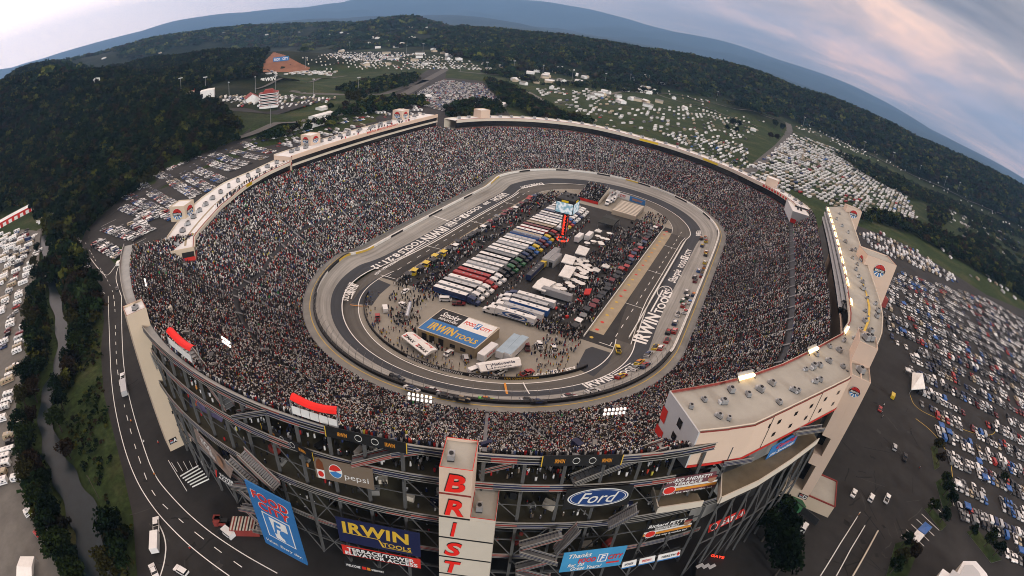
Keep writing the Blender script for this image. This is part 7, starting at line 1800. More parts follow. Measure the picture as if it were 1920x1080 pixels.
def scatter(box, step, test):
    """jittered grid of world points that pass the test"""
    x0, x1, y0, y1 = box; X, Y = np.meshgrid(np.arange(x0, x1, step), np.arange(y0, y1, step)); X = X+rt.uniform(-.45, .45, X.shape)*step; Y = Y+rt.uniform(-.45, .45, Y.shape)*step
    X, Y = X.ravel(), Y.ravel(); Z = ground_z(X, Y); q = proj(np.stack([X, Y, Z+6], 1)); k = (q[:, 0] > -40) & (q[:, 0] < 1960) & (q[:, 1] > -60) & (q[:, 1] < 1130)
    X, Y, Z, q = X[k], Y[k], Z[k], q[k]; k = test(X, Y, Z, q); return np.stack([X[k], Y[k], Z[k]], 1)
leftpoly = np.array([(-40, 150), (60, 100), (160, 128), (250, 110), (340, 92), (450, 90), (505, 84), (484, 140), (400, 150), (385, 168), (340, 178), (400, 188), (452, 232), (440, 262), (388, 280), (300, 320), (212, 380), (160, 425), (120, 470), (110, 520), (80, 520), (100, 450), (60, 395), (60, 380), (20, 385), (-40, 420)])
P = scatter((-400, 800, 250, 1900), 8.2, lambda X, Y, Z, q: pip(q[:, 0], q[:, 1], leftpoly) & (np.hypot(X-EYE[0], Y-EYE[1]) < 1950) & ((Z > 3) | (fbm(X/60, Y/60, 3) > .30)))
dd = np.hypot(P[:, 0]-EYE[0], P[:, 1]-EYE[1]); n1 = P[dd < 900]; n2 = P[dd >= 900]
wood('hillside_woods', n1, rt.uniform(4.2, 7.2, len(n1)), rt.uniform(9, 16, len(n1)), 64, leaf=.26); wood('hillside_woods', n2, rt.uniform(4.5, 7.5, len(n2)), rt.uniform(9, 15, len(n2)), 30, leaf=.34)
rpoly = np.array([(820, 60), (900, 40), (1010, 60), (1110, 66), (1280, 98), (1400, 116), (1500, 152), (1590, 182), (1700, 238), (1770, 276), (1870, 312), (1960, 360), (1960, 440), (1920, 428), (1850, 388), (1760, 345), (1650, 296), (1560, 252), (1470, 222), (1380, 196), (1290, 170), (1200, 160), (1120, 150), (1010, 135), (960, 130), (900, 118), (840, 100), (800, 80)])
P = scatter((800, 3200, -2600, 1600), 14.0, lambda X, Y, Z, q: pip(q[:, 0], q[:, 1], rpoly) & ((Z > 14) | (fbm(X/140, Y/140, 8) > .52)))
wood('ridge_woods', P, rt.uniform(7, 11, len(P)), rt.uniform(11, 19, len(P)), 22, leaf=.36, tint=GREENS[rt.integers(len(GREENS), size=len(P))]*rt.uniform(1.3, 2.4, (len(P), 1)))
hpoly = np.array([(60, 160), (90, 115), (200, 92), (330, 62), (470, 48), (640, 44), (767, 28), (840, 50), (830, 90), (700, 70), (600, 84), (440, 92), (340, 94), (250, 112), (160, 130)])
P = scatter((-200, 4300, 900, 5600), 30.0, lambda X, Y, Z, q: pip(q[:, 0], q[:, 1], hpoly) & (fbm(X/260, Y/260, 28) > .36)); wood('distant_hill_woods', P, rt.uniform(15, 22, len(P)), rt.uniform(13, 22, len(P)), 14, leaf=.36, tint=GREENS[rt.integers(len(GREENS), size=len(P))]*rt.uniform(1.4, 2.6, (len(P), 1)))
mpoly = np.array([(560, 95), (640, 72), (720, 62), (830, 70), (960, 88), (1010, 132), (930, 134), (860, 100), (760, 90), (640, 92)])
P = scatter((500, 3600, 0, 3200), 20.0, lambda X, Y, Z, q: pip(q[:, 0], q[:, 1], mpoly) & (fbm(X/160, Y/160, 18) > .44)); wood('valley_woods', P, rt.uniform(8, 13, len(P)), rt.uniform(10, 17, len(P)), 18, leaf=.36, tint=GREENS[rt.integers(len(GREENS), size=len(P))]*rt.uniform(1.3, 2.6, (len(P), 1)))
BELTS = [([(625, 170), (700, 152), (780, 140), (788, 152), (760, 166), (690, 180)], 9, .25), ([(835, 208), (870, 196), (930, 196), (945, 215), (900, 226), (840, 226)], 8, .0), ([(905, 150), (960, 165), (1000, 190), (1050, 215), (1110, 232), (1100, 240), (1020, 228), (960, 205), (930, 180)], 8, .15), ([(900, 138), (960, 150), (1010, 158), (1000, 150), (940, 136)], 9, .2), ([(1010, 162), (1080, 166), (1150, 172), (1240, 178), (1240, 170), (1120, 158)], 10, .35),
         ([(1590, 415), (1650, 420), (1720, 446), (1800, 490), (1880, 540), (1960, 590), (1960, 560), (1880, 505), (1790, 450), (1700, 418), (1640, 400)], 8, .15), ([(1740, 395), (1765, 388), (1780, 410), (1760, 430), (1740, 420)], 8, 0), ([(1800, 470), (1840, 440), (1860, 460), (1830, 500)], 8, .1), ([(1560, 285), (1640, 310), (1720, 352), (1800, 385), (1920, 440), (1920, 455), (1790, 400), (1700, 372), (1620, 330)], 10, .25), ([(700, 190), (790, 186), (800, 200), (720, 212), (640, 222), (600, 235), (640, 215)], 8, .25), ([(480, 262), (560, 242), (640, 226), (636, 234), (560, 250), (490, 270)], 7, .2), ([(60, 560), (100, 480), (150, 470), (190, 560), (185, 620), (140, 560), (110, 540)], 7.0, .05), ([(1790, 440), (1830, 400), (1920, 470), (1960, 520), (1960, 560), (1880, 520)], 12, .5)]
for poly, step, thr in BELTS:
    pl_ = np.array(poly, float); P3_ = TR(pl_[:, 0], pl_[:, 1]); P3_ = P3_[~np.isnan(P3_[:, 0])]; bx = (P3_[:, 0].min()-5, P3_[:, 0].max()+5, P3_[:, 1].min()-5, P3_[:, 1].max()+5)
    P = scatter(bx, step, lambda X, Y, Z, q: pip(*proj(np.stack([X, Y, Z], 1)).T, pl_) & (fbm(X/30, Y/30, 4) > thr) & (creek_dist(X, Y) > 6))
    if len(P): wood('tree_belt_woods', P, rt.uniform(3.4, 6.2, len(P)), rt.uniform(7, 13, len(P)), 70 if step < 8.5 else 40, leaf=.28, tint=GREENS[rt.integers(len(GREENS), size=len(P))]*rt.uniform(.9, 2.3, (len(P), 1)))
for poly, step, thr, kw in (([(60, 540), (112, 540), (112, 640), (80, 720), (82, 800), (100, 900), (165, 1090), (120, 1090), (60, 935), (46, 810), (50, 700)], 4.6, .22, 1.0), ([(108, 470), (190, 560), (182, 625), (150, 690), (112, 770), (104, 850), (124, 700), (122, 600)], 4.8, .16, 1.0), ([(185, 960), (244, 1000), (250, 1090), (215, 1090)], 5, .3, .9), ([(125, 640), (188, 620), (192, 700), (205, 800), (246, 960), (250, 1085), (206, 1085), (150, 920), (112, 800)], 2.6, .42, .25)):
    pl_ = np.array(poly, float); P3_ = G(pl_[:, 0], pl_[:, 1]); P = scatter((P3_[:, 0].min()-5, P3_[:, 0].max()+5, P3_[:, 1].min()-5, P3_[:, 1].max()+5), step, lambda X, Y, Z, q: pip(*proj(np.stack([X, Y, Z], 1)).T, pl_) & (fbm(X/14, Y/14, 4) > thr) & (creek_dist(X, Y) > (7.5 if kw > .5 else 9)))
    if len(P): wood('bank_woods' if kw > .5 else 'bank_undergrowth', P, rt.uniform(2.4, 4.6, len(P))*max(kw, .3), rt.uniform(5, 10, len(P))*kw, 90 if kw > .5 else 22, leaf=.22 if kw > .5 else .34, tint=GREENS[rt.integers(len(GREENS), size=len(P))]*rt.uniform(.8, 1.8, (len(P), 1)))  # low bushes on the bank, thickened to darken its grass
TREES = []
def tree_proto(k):
    rs = np.random.default_rng(100+k); g = MB(); h = 10.0; g.tube((0, 0, 0), (.1, .05, 4.2), .32, M_BARK, 8, .2); tips = []
    for i in range(9):
        t = 2*math.pi*i/9+rs.normal(0, .3); z0 = rs.uniform(2.6, 4.2); q = (math.cos(t)*rs.uniform(1.2, 2.8), math.sin(t)*rs.uniform(1.2, 2.8), rs.uniform(4.5, 8.2)); g.tube((.05, .03, z0), q, .12, M_BARK, 5, .04); tips.append(q)
    tips.append((0, 0, 8.4)); P = []
    for q in tips:
        m_ = 95; u = rs.normal(size=(m_, 3)); u /= np.linalg.norm(u, axis=1)[:, None]; P.append(np.array(q)+u*(rs.random((m_, 1))**.4)*rs.uniform(1.3, 2.1))
    P = np.concatenate(P); V, F = leaf_quads(P, np.full(len(P), .34), rs); c = GREENS[k % len(GREENS)]*1.0
    C = np.repeat(c*rs.uniform(.7, 1.35, (len(P), 1))*(1+.25*(vnoise(P[:, :1]*.8+k, P[:, 1:2]*.8+P[:, 2:]*.5, k) > .55)), 4, 0); return g.mesh('trunk'), np_mesh('crown', V, F, [M_LEAF], col=C)
TP = [tree_proto(k) for k in range(6)]
def tree(x, y, z, s, label, group):
    k = int(rt.integers(6)) if 'shade' not in label else int(rt.choice([0, 1, 4])); o = empty('tree', (x, y, z), rt.uniform(0, 6.28), label, 'tree', group); o.scale = (s*rt.uniform(.9, 1.15), s*rt.uniform(.9, 1.15), s)
    for nm, me in zip(('trunk', 'crown'), TP[k]): link(bpy.data.objects.new(nm, me), o)
for bank, pts in (('camp side', [(70, 470), (66, 500), (72, 530), (60, 565), (55, 600), (66, 620), (60, 650), (70, 670), (72, 700), (52, 720), (66, 745), (48, 760), (62, 790), (44, 815), (60, 840), (50, 865), (70, 890), (62, 915), (88, 930), (80, 955), (105, 975), (98, 1005), (122, 1020), (118, 1050), (140, 1065), (150, 1085), (130, 1040), (90, 905)]), ('road side', [(130, 520), (145, 545), (128, 570), (150, 590), (140, 612), (160, 575), (165, 545), (138, 640), (150, 660), (128, 680), (135, 705), (112, 735), (118, 765), (112, 800), (128, 850), (215, 1000), (225, 1040), (212, 1070), (236, 1060), (178, 560), (170, 600)])):
    for i, (px, py) in enumerate(pts):
        p = G(px, py, 0); tree(p[0], p[1], float(ground_z(p[0], p[1]))-.2, rt.uniform(.95, 1.45), f'dark leafy tree on the {bank} of the creek', f'trees along the {bank} of the creek')
for i, (px, py, s) in enumerate([(1752, 845, .8), (1756, 870, .7), (1764, 910, .8), (1768, 930, .9), (1776, 948, .8), (1742, 962, .8), (1762, 980, .8), (1818, 1005, .7), (1845, 1025, .9), (1862, 1042, .9), (1855, 1012, .7), (1690, 1025, .8), (1700, 1050, .9), (1678, 1060, .9), (1668, 1075, .9), (1446, 985, 1.4), (1428, 1015, 1.4), (1462, 1015, 1.3), (1440, 1050, 1.5), (1468, 1050, 1.2), (1452, 1080, 1.5), (1875, 905, .7)]):
    p = G(px, py, 0); tree(p[0], p[1], 0, s, ('big dark tree in the shade under the right steelwork' if 1400 < px < 1470 else 'small round tree in a kerbed island of the right car park'), 'trees by the right car park')
for px, py, s in ((655, 195, 1.5), (668, 200, 1.7), (680, 192, 1.4), (672, 186, 1.2), (648, 205, 1.0), (620, 208, .9), (1373, 238, 1.3), (1385, 240, 1.2), (1380, 250, 1.0), (1452, 240, 1.5), (1465, 246, 1.4), (1443, 262, 1.2), (1455, 265, 1.2), (1362, 246, 1.0), (1495, 230, 1.3), (738, 186, .9)):
    p = T1(px, py); tree(*p, s*1.3, 'lone dark tree standing among the '+('left' if px < 900 else 'right')+' car parks beyond the stands', 'lone trees beyond the stands')
# kerbed islands
for i, pts in enumerate((((1745, 838), (1757, 836), (1762, 875), (1752, 882)), ((1754, 905), (1770, 893), (1785, 950), (1768, 955)), ((1733, 955), (1745, 950), (1775, 985), (1764, 996)), ((1812, 998), (1830, 990), (1878, 1050), (1858, 1056)), ((1660, 1085), (1678, 1020), (1712, 1008), (1722, 1030), (1700, 1085)))):
    g = MB(); g.prism([tuple(G(*p, 0)[:2]) for p in pts], 0, .14, M_GREYC, M_GROUND); tag(g.build('kerb'), kind='structure')
# ------------------------------------------------------------------ parked vehicles: near ones singly, the far rest together
rp = np.random.default_rng(33)
LOT = []      # (kind, x, y, heading, colour name, lot, row, place)
CC = ['white']*7+['silver']*6+['grey']*4+['black']*6+['dark blue']*2+['red', 'dark red', 'tan', 'blue']
def lattice(poly, ang_px, row_gap, step, kinds, fill, lot, double=5.6, jit=.25):
    """rows of vehicles over the outlined ground; ang_px: two photograph points giving the row direction"""
    poly = np.array(poly, float); A, B = T1(*ang_px[0]), T1(*ang_px[1]); d = (B-A)[:2]; d /= np.linalg.norm(d); n = np.array([-d[1], d[0]])
    W_ = TR(poly[:, 0], poly[:, 1]); W_ = W_[~np.isnan(W_[:, 0])]; u, v = W_[:, :2] @ d, W_[:, :2] @ n
    for r, v0 in enumerate(np.arange(v.min(), v.max(), row_gap)):
        for sd_ in ((0, 1) if double else (0,)):
            us = np.arange(u.min(), u.max(), step); us = us+rp.normal(0, jit, len(us)); vs = v0+sd_*double+rp.normal(0, jit, len(us)); X, Y = us*d[0]+vs*n[0], us*d[1]+vs*n[1]; Z = ground_z(X, Y)
            k = pip(*proj(np.stack([X, Y, Z], 1)).T, poly) & (rp.random(len(us)) < fill) & (vnoise(us*.07+r*9.1, vs*.02, 6) > .16)
            for i in np.nonzero(k)[0]: LOT.append((rp.choice(kinds), X[i], Y[i], math.atan2(n[1], n[0])+math.pi*rp.integers(2)+rp.normal(0, .03), rp.choice(CC), lot, r*2+sd_, i))
def row_px(p0, p1, step, kinds, fill, lot, r, double=5.6):
    A, B = T1(*p0), T1(*p1); d = (B-A)[:2]; L_ = np.linalg.norm(d); d /= L_; n = np.array([-d[1], d[0]])
    for sd_ in ((0, 1) if double else (0,)):
        for i, t in enumerate(np.arange(0, L_, step)):
            if rp.random() < fill: p = A[:2]+d*t+n*(sd_*double)+rp.normal(0, .2, 2); LOT.append((rp.choice(kinds), p[0], p[1], math.atan2(n[1], n[0])+math.pi*rp.integers(2)+rp.normal(0, .03), rp.choice(CC), lot, r*2+sd_, i))
CAR = ['sedan', 'sedan', 'suv', 'suv', 'pickup', 'van']; RV = ['motorhome', 'motorhome', 'caravan', 'caravan', 'pickup', 'suv']
lattice([(1715, 742), (1765, 828), (1786, 885), (1790, 955), (1800, 975), (1925, 1075), (1925, 790), (1780, 700), (1700, 655)], ((1710, 743), (1863, 817)), 18.5, 3.3, CAR, .93, 'right car park')
lattice([(1655, 575), (1662, 625), (1688, 655), (1780, 700), (1925, 790), (1925, 600), (1850, 562), (1765, 535), (1690, 512), (1662, 535)], ((1710, 743), (1863, 817)), 18.5, 3.3, CAR, .88, 'upper right car park')
lattice([(1612, 440), (1640, 470), (1700, 492), (1770, 525), (1800, 530), (1720, 470), (1650, 436)], ((1640, 445), (1750, 500)), 9.5, 4.2, ['motorhome', 'caravan', 'van', 'suv'], .9, 'white row lot behind the suites', 0)
for i, (a, b) in enumerate((((173, 458), (222, 486)), ((193, 432), (255, 452)), ((226, 392), (285, 415)), ((243, 420), (275, 440)), ((233, 370), (322, 414)), ((258, 350), (335, 398)), ((291, 327), (362, 371)), ((316, 317), (392, 360)), ((338, 308), (414, 343)), ((364, 300), (436, 321)), ((394, 292), (460, 311)), ((425, 283), (490, 300)), ((448, 272), (505, 288)))): row_px(a, b, 3.1, CAR, .92, 'left car park', i)
row_px((160, 380), (215, 365), 3.3, CAR, .5, 'left car park edge', 0, 0); row_px((235, 318), (350, 275), 4, CAR, .5, 'left car park edge', 1, 0); row_px((130, 420), (170, 515), 3.4, CAR, .8, 'creek side verge', 0, 0)
lattice([(760, 190), (790, 170), (830, 150), (905, 158), (944, 195), (900, 205), (830, 208)], ((780, 185), (930, 195)), 8.0, 3.0, CAR, .97, 'far square car park', 0)
for poly, ang, gap, st, kd, fl, lot in (([(1395, 318), (1425, 305), (1490, 250), (1580, 285), (1650, 322), (1700, 370), (1735, 440), (1660, 415), (1600, 410), (1545, 380), (1440, 348)], ((1500, 262), (1640, 330)), 20.0, 6.2, RV[:4], .93, 'right motorhome field'), ([(1235, 250), (1330, 255), (1400, 275), (1412, 318), (1380, 325), (1300, 290)], ((1260, 262), (1380, 300)), 15, 7, RV, .8, 'camp field behind the far suites'), ([(985, 168), (1100, 165), (1215, 205), (1320, 195), (1440, 230), (1400, 265), (1250, 250), (1120, 235), (1060, 200)], ((1000, 180), (1150, 215)), 20, 9.5, RV, .52, 'far camp field'), ([(1745, 455), (1790, 440), (1925, 520), (1925, 590), (1850, 545)], ((1760, 460), (1900, 530)), 22, 11, RV, .4, 'right camp edge'), ([(1700, 375), (1800, 380), (1925, 450), (1925, 500), (1820, 440)], ((1700, 380), (1900, 460)), 26, 14, RV, .3, 'far right meadow'), ([(1480, 235), (1700, 325), (1925, 440), (1925, 425), (1700, 312), (1500, 225)], ((1500, 238), (1700, 330)), 16, 10, RV, .35, 'ridge foot camps'),
                                      ([(0, 440), (62, 430), (74, 470), (52, 540), (45, 600), (60, 680), (30, 720), (0, 730)], ((0, 560), (30, 490)), 12, 4.6, RV, .88, 'left camp by the creek'), ([(0, 740), (36, 715), (44, 760), (30, 850), (40, 900), (0, 940)], ((0, 860), (30, 770)), 12, 4.6, RV, .85, 'left camp by the creek'), ([(32, 880), (48, 870), (125, 1060), (100, 1075), (60, 960)], ((45, 890), (100, 1040)), 8, 7.5, RV, .7, 'left camp track side'), ([(0, 505), (40, 500), (70, 440), (0, 450)], ((0, 500), (60, 450)), 12, 5.5, RV, .75, 'left camp upper end'), ([(60, 420), (130, 385), (140, 395), (90, 430)], ((60, 420), (130, 388)), 8, 6, RV, .6, 'barn lane'),
                                      ([(560, 110), (640, 98), (780, 100), (905, 118), (930, 135), (860, 130), (780, 130), (640, 132), (590, 138), (570, 128)], ((600, 120), (860, 125)), 19, 9.5, RV[:4], .62, 'far hill camps'), ([(400, 182), (480, 178), (600, 180), (640, 186), (560, 205), (440, 200)], ((420, 188), (560, 192)), 14, 6, RV, .6, 'drag strip paddock'), ([(500, 134), (580, 130), (640, 135), (620, 142), (500, 140)], ((500, 138), (620, 138)), 12, 7, RV[:4], .8, 'clay hill terrace'), ([(960, 110), (1040, 115), (1085, 132), (1060, 140), (980, 130)], ((970, 120), (1060, 128)), 26, 12, RV[:4], .6, 'far centre camp'), ([(470, 262), (560, 240), (640, 225), (700, 215), (690, 225), (560, 258), (480, 275)], ((480, 268), (640, 230)), 12, 4.2, CAR, .6, 'verge lot beyond the left suites'), ([(660, 205), (740, 190), (790, 200), (800, 215), (700, 225)], ((670, 208), (780, 200)), 13, 5, RV, .5, 'lot beyond the left suites'), ([(500, 275), (560, 262), (640, 240), (700, 232), (690, 238), (560, 280)], ((500, 278), (640, 245)), 10, 7, RV, .6, 'service yard behind the left suites'), ([(1140, 160), (1240, 168), (1330, 190), (1470, 225), (1300, 190)], ((1150, 162), (1300, 185)), 18, 14, RV[:4], .5, 'highway side camp')):
    lattice(poly, ang, gap, st, kd, fl, lot, 0, .6)
def rv_meshes(kind, col):
    key = ('rv', kind, col)
    if key not in MC:
        g, w_ = MB(), MB(); m = pm(col); L_ = 9.6 if kind == 'motorhome' else 7.6
        if kind == 'motorhome': profile(g, [(-4.8, .5), (4.4, .5), (4.8, 1.2), (4.6, 2.0), (4.2, 3.4), (-4.7, 3.5), (-4.8, 2.5)], 2.75, m); w_.quad((4.63, -1.2, 1.95), (4.63, 1.2, 1.95), (4.27, 1.15, 3.0), (4.27, -1.15, 3.0), M_GLASS)
        else: profile(g, [(-3.8, .5), (3.4, .5), (3.8, 1.2), (3.7, 2.8), (3.3, 3.15), (-3.6, 3.15), (-3.8, 2.9)], 2.6, m); g.beam((3.7, 0, .6), (5.0, 0, .6), .2, .2, M_DKSTEEL)
        for x in (-2.2, .8): g.box((x, 0, 3.4 if kind == 'motorhome' else 3.13), (1.0, 1.0, .3), M_GREYW)
        w2 = 1.385 if kind == 'motorhome' else 1.31
        for sg in (1, -1):
            for x0, x1 in ((-3.2, -1.8), (-.8, .6), (1.6, 2.8)): w_.quad((x0, sg*w2, 1.9), (x1, sg*w2, 1.9), (x1, sg*w2, 2.6), (x0, sg*w2, 2.6), M_GLASS)
            w_.quad((-L_*.46, sg*w2, 1.25), (L_*.42, sg*w2, 1.25), (L_*.42, sg*w2, 1.55), (-L_*.46, sg*w2, 1.55), pm(['tan', 'dark blue', 'grey', 'dark red'][len(col) % 4]))
        wheels(g, (-2.4, 3.0) if kind == 'motorhome' else (-1.0, .1), 2.7, .45); MC[key] = (g.mesh(kind), w_.mesh('windows'))
    return MC[key]
arr = np.array([(l[1], l[2]) for l in LOT]); Z = ground_z(arr[:, 0], arr[:, 1]); dist = np.linalg.norm(np.stack([arr[:, 0], arr[:, 1], Z], 1)-EYE, axis=1)
pxy = proj(np.stack([arr[:, 0], arr[:, 1], Z], 1)); seen = (pxy[:, 0] > -15) & (pxy[:, 0] < 1935) & (pxy[:, 1] > 0) & (pxy[:, 1] < 1095); s_all = np.array([AS(x, y)[1] for x, y in arr]); seen &= s_all > 167
order = np.argsort(dist); cnt = {}; LIM = {'sedan': 280, 'suv': 280, 'pickup': 280, 'van': 150, 'motorhome': 290, 'caravan': 290}; rest = []
NAMES = {'sedan': 'parked_car', 'suv': 'parked_estate_car', 'pickup': 'pickup_truck', 'van': 'parked_van', 'motorhome': 'motorhome', 'caravan': 'caravan_trailer'}; WORDS = {'sedan': 'saloon car', 'suv': 'tall estate car', 'pickup': 'pickup truck', 'van': 'van', 'motorhome': 'motorhome', 'caravan': 'caravan'}
CATS = {'sedan': 'car', 'suv': 'car', 'pickup': 'truck', 'van': 'van', 'motorhome': 'motorhome', 'caravan': 'caravan'}
rowkey = {}; 
for i in range(len(LOT)):
    if seen[i]: rowkey.setdefault(LOT[i][5], {}).setdefault(LOT[i][6], []).append(i)
place = {}
for lot, rows in rowkey.items():
    for r, (rk, ids) in enumerate(sorted(rows.items(), key=lambda kv: dist[kv[1]].mean())):
        for k, i in enumerate(sorted(ids, key=lambda i: dist[i])): place[i] = (r, k)
for i in order:
    if not seen[i]: continue
    kind, x, y, rz, c, lot, row, q = LOT[i]; cnt[kind] = cnt.get(kind, 0)+1
    if kind in ('motorhome', 'caravan') and rp.random() < .8: c = 'white' if rp.random() < .8 else 'tan'
    if cnt[kind] > LIM[kind]: rest.append((i, c)); continue
    r, k = place[i]; lab = f'{c} {WORDS[kind]}, {ordw(k)} in {ordw(r)} row of the {lot}'
    if kind in ('motorhome', 'caravan'):
        bm_, wm = rv_meshes(kind, c); o = link(bpy.data.objects.new(NAMES[kind], bm_)); o.location = (x, y, float(Z[i])+.04); o.rotation_euler = (0, 0, rz); o.scale = (.86, .86, .86); tag(o, lab, CATS[kind], f'vehicles in the {lot}'); link(bpy.data.objects.new('windows', wm), o)
    else: put_car(NAMES[kind], kind, c, (x, y, float(Z[i])+.04), rz, lab, f'vehicles in the {lot}', CATS[kind])
# the many far ones
def merged(kind):
    ids = [(i, c) for i, c in rest if LOT[i][0] == kind]
    if not ids: return
    n = len(ids); I = np.array([i for i, c in ids]); big = kind in ('motorhome', 'caravan'); col = np.array([PAINT[c] for i, c in ids])
    L_, W_, H = {'sedan': (5.2, 2.05, 1.05), 'suv': (5.1, 2.1, 1.2), 'pickup': (6.0, 2.15, 1.25), 'van': (5.6, 2.15, 1.3), 'motorhome': (8.3, 2.4, 2.9), 'caravan': (6.5, 2.3, 2.7)}[kind]
    def bx(x0, x1, w0, z0, X0, X1, w1, z1): return np.array([(x0, -w0, z0), (x1, -w0, z0), (x1, w0, z0), (x0, w0, z0), (X0, -w1, z1), (X1, -w1, z1), (X1, w1, z1), (X0, w1, z1)])
    parts_ = [(bx(-L_/2, L_/2, W_/2, .3, -L_/2, L_/2, W_/2, H), None)]
    if big: parts_ += [(bx(-L_/2-.02, L_/2*.9, W_/2+.02, 1.5, -L_/2-.02, L_/2*.9, W_/2+.02, 2.1), (.03, .03, .035)), (bx(-1, 1, .6, H, -.9, .9, .5, H+.3), (.4, .4, .4))]
    else: parts_ += [(bx(-L_*.34, L_*.22, W_*.46, H, -L_*.24, L_*.09, W_*.36, H+.55), (.015, .016, .02)), (bx(-L_*.24, L_*.09, W_*.36, H+.55, -L_*.24, L_*.09, W_*.36, H+.62), None)]
    ca, sa = np.cos([LOT[i][3] for i in I]), np.sin([LOT[i][3] for i in I]); Vs, Cs = [], []
    for sh, cc in parts_:
        x = sh[None, :, 0]*ca[:, None]-sh[None, :, 1]*sa[:, None]+arr[I, :1]; y = sh[None, :, 0]*sa[:, None]+sh[None, :, 1]*ca[:, None]+arr[I, 1:2]
        Vs.append(np.stack([x, y, sh[None, :, 2]+Z[I][:, None]], -1)); Cs.append(np.repeat((col if cc is None else np.tile(cc, (n, 1)))[:, None], 8, 1))
    V = np.concatenate(Vs, 1); k = V.shape[1]; f = np.array([(4, 5, 6, 7), (0, 1, 5, 4), (1, 2, 6, 5), (2, 3, 7, 6), (3, 0, 4, 7)]); f = np.concatenate([f+8*j for j in range(k//8)]); F = (np.arange(n)[:, None, None]*k+f[None]).reshape(-1, 4)
    tag(np_obj('far_'+NAMES[kind]+'_mass', V.reshape(-1, 3), F, [mat('vehicle_paint', (1, 1, 1), .45, .05, 1, attr='tint', spec=.4)], col=np.concatenate(Cs, 1).reshape(-1, 3)), kind='stuff')
for kind in LIM: merged(kind)
# moving and lone vehicles by the roads
def lone(px, py, qx, qy, kind, c, lab, z=.05):
    a, b_ = G(px, py, 0), G(qx, qy, 0); put_car(NAMES[kind], kind, c, ((a+b_)[0]/2, (a+b_)[1]/2, z), math.atan2(*(a-b_)[1::-1]), lab, 'vehicles on the roads', CATS[kind])
for a in ((294, 974, 295, 1000, 'pickup', 'white', 'white pickup truck towing a white trailer on the near left road'), (230, 702, 232, 718, 'pickup', 'white', 'white pickup truck with a silver trailer on the left road below the tower'), (287, 1066, 292, 1078, 'sedan', 'white', 'white car at the bottom left junction, left one'), (336, 1070, 346, 1076, 'suv', 'white', 'white car at the bottom left junction, right one'), (1677, 834, 1675, 848, 'suv', 'silver', 'silver car driving through the right forecourt'), (1697, 850, 1693, 870, 'pickup', 'black', 'black and white police truck in the right forecourt'), (1603, 920, 1596, 934, 'sedan', 'white', 'white car by the annexe of the right tower, left one'), (1635, 930, 1629, 942, 'suv', 'white', 'white car by the annexe of the right tower, middle one'), (1665, 930, 1658, 945, 'pickup', 'white', 'white truck by the annexe of the right tower, right one'), (1674, 738, 1671, 752, 'van', 'yellow', 'yellow van in the lane beside the right tower'), (1650, 765, 1648, 772, 'sedan', 'red', 'small red car in the lane beside the right tower'), (224, 493, 221, 500, 'van', 'white', 'white van at the road fork by the left stand'), (219, 540, 221, 546, 'sedan', 'black', 'dark car under the upper left stand'), (1509, 986, 1503, 996, 'suv', 'white', 'white cart below the right tower steps'), (425, 1000, 430, 1004, 'van', 'white', 'white cart near the souvenir trailer')): lone(*a)
for (pa, pb, lab, m) in (((294, 1006), (293, 1040), 'white box trailer behind the pickup on the near left road', 'white'), ((233, 721), (236, 745), 'silver trailer behind the pickup on the left road', 'silver')):
    a, b_ = G(*pa, 0), G(*pb, 0); L_ = np.linalg.norm(a-b_); g = MB(); g.box((0, 0, .6), (L_, 2.7, 2.4), pm(m)); g.beam((L_/2, 0, .7), (L_/2+1.6, 0, .7), .15, .15, M_DKSTEEL); o = tag(g.build('box_trailer'), lab, 'trailer', 'trailers on the left road'); o.location = (*((a+b_)[:2]/2), .05); o.rotation_euler = (0, 0, math.atan2(*(a-b_)[1::-1])); w_ = MB(); wheels(w_, (-.9, .4), 2.6, .42); q = w_.build('wheels'); q.parent = o
for i, (px, py, c) in enumerate(((247, 793, 'tan'), (291, 893, 'tan'), (358, 1032, 'red'), (1608, 968, 'orange'), (1722, 880, 'red'), (1652, 777, 'black'), (1653, 784, 'grey'), (1656, 762, 'white'), (271, 832, 'white'), (298, 834, 'red'), (1560, 950, 'black'), (1548, 945, 'red'))):
    p = G(px, py, .02); put_person(p, 1.0, c if c != 'tan' else 'orange', 'black', 'white', f'person in {c} walking on the asphalt {"by the left road" if px < 900 else "in the right forecourt"}', 'people walking outside', 1)

# ------------------------------------------------------------------ outlying buildings, tents, poles
def house(px, py, L_, W_, h, wall, roof, label, rz, name='building', rid=1.6, cat='building'):
    p = T1(px, py); o = empty(name, p, rz, label, cat); g = MB(); g.box((0, 0, -1), (L_, W_, h+1), wall); link(bpy.data.objects.new('wall', g.mesh('wall')), o)
    g = MB(); a, b_ = L_/2+.4, W_/2+.4; g.quad((-a, -b_, h), (a, -b_, h), (a, 0, h+rid), (-a, 0, h+rid), roof); g.quad((-a, 0, h+rid), (a, 0, h+rid), (a, b_, h), (-a, b_, h), roof); g.add([(-a+.4, -b_+.4, h), (-a+.4, b_-.4, h), (-a+.4, 0, h+rid)], [(0, 1, 2)], wall); g.add([(a-.4, -b_+.4, h), (a-.4, b_-.4, h), (a-.4, 0, h+rid)], [(0, 1, 2)], wall); link(bpy.data.objects.new('roof', g.mesh('roof')), o)
    return o
o = house(25, 412, 62, 12, 5.5, M_RED, M_ROOFW, 'long barn with white roof and dull red walls at the left edge', math.atan2(*(G(55, 395)-G(0, 425))[1::-1]), 'barn')
g = MB()
for k in range(8): g.quad((-28+k*7, -6.1, 0), (-24+k*7, -6.1, 0), (-24+k*7, -6.1, 3.6), (-28+k*7, -6.1, 3.6), M_WHITE)
link(bpy.data.objects.new('door', g.mesh('door')), o)
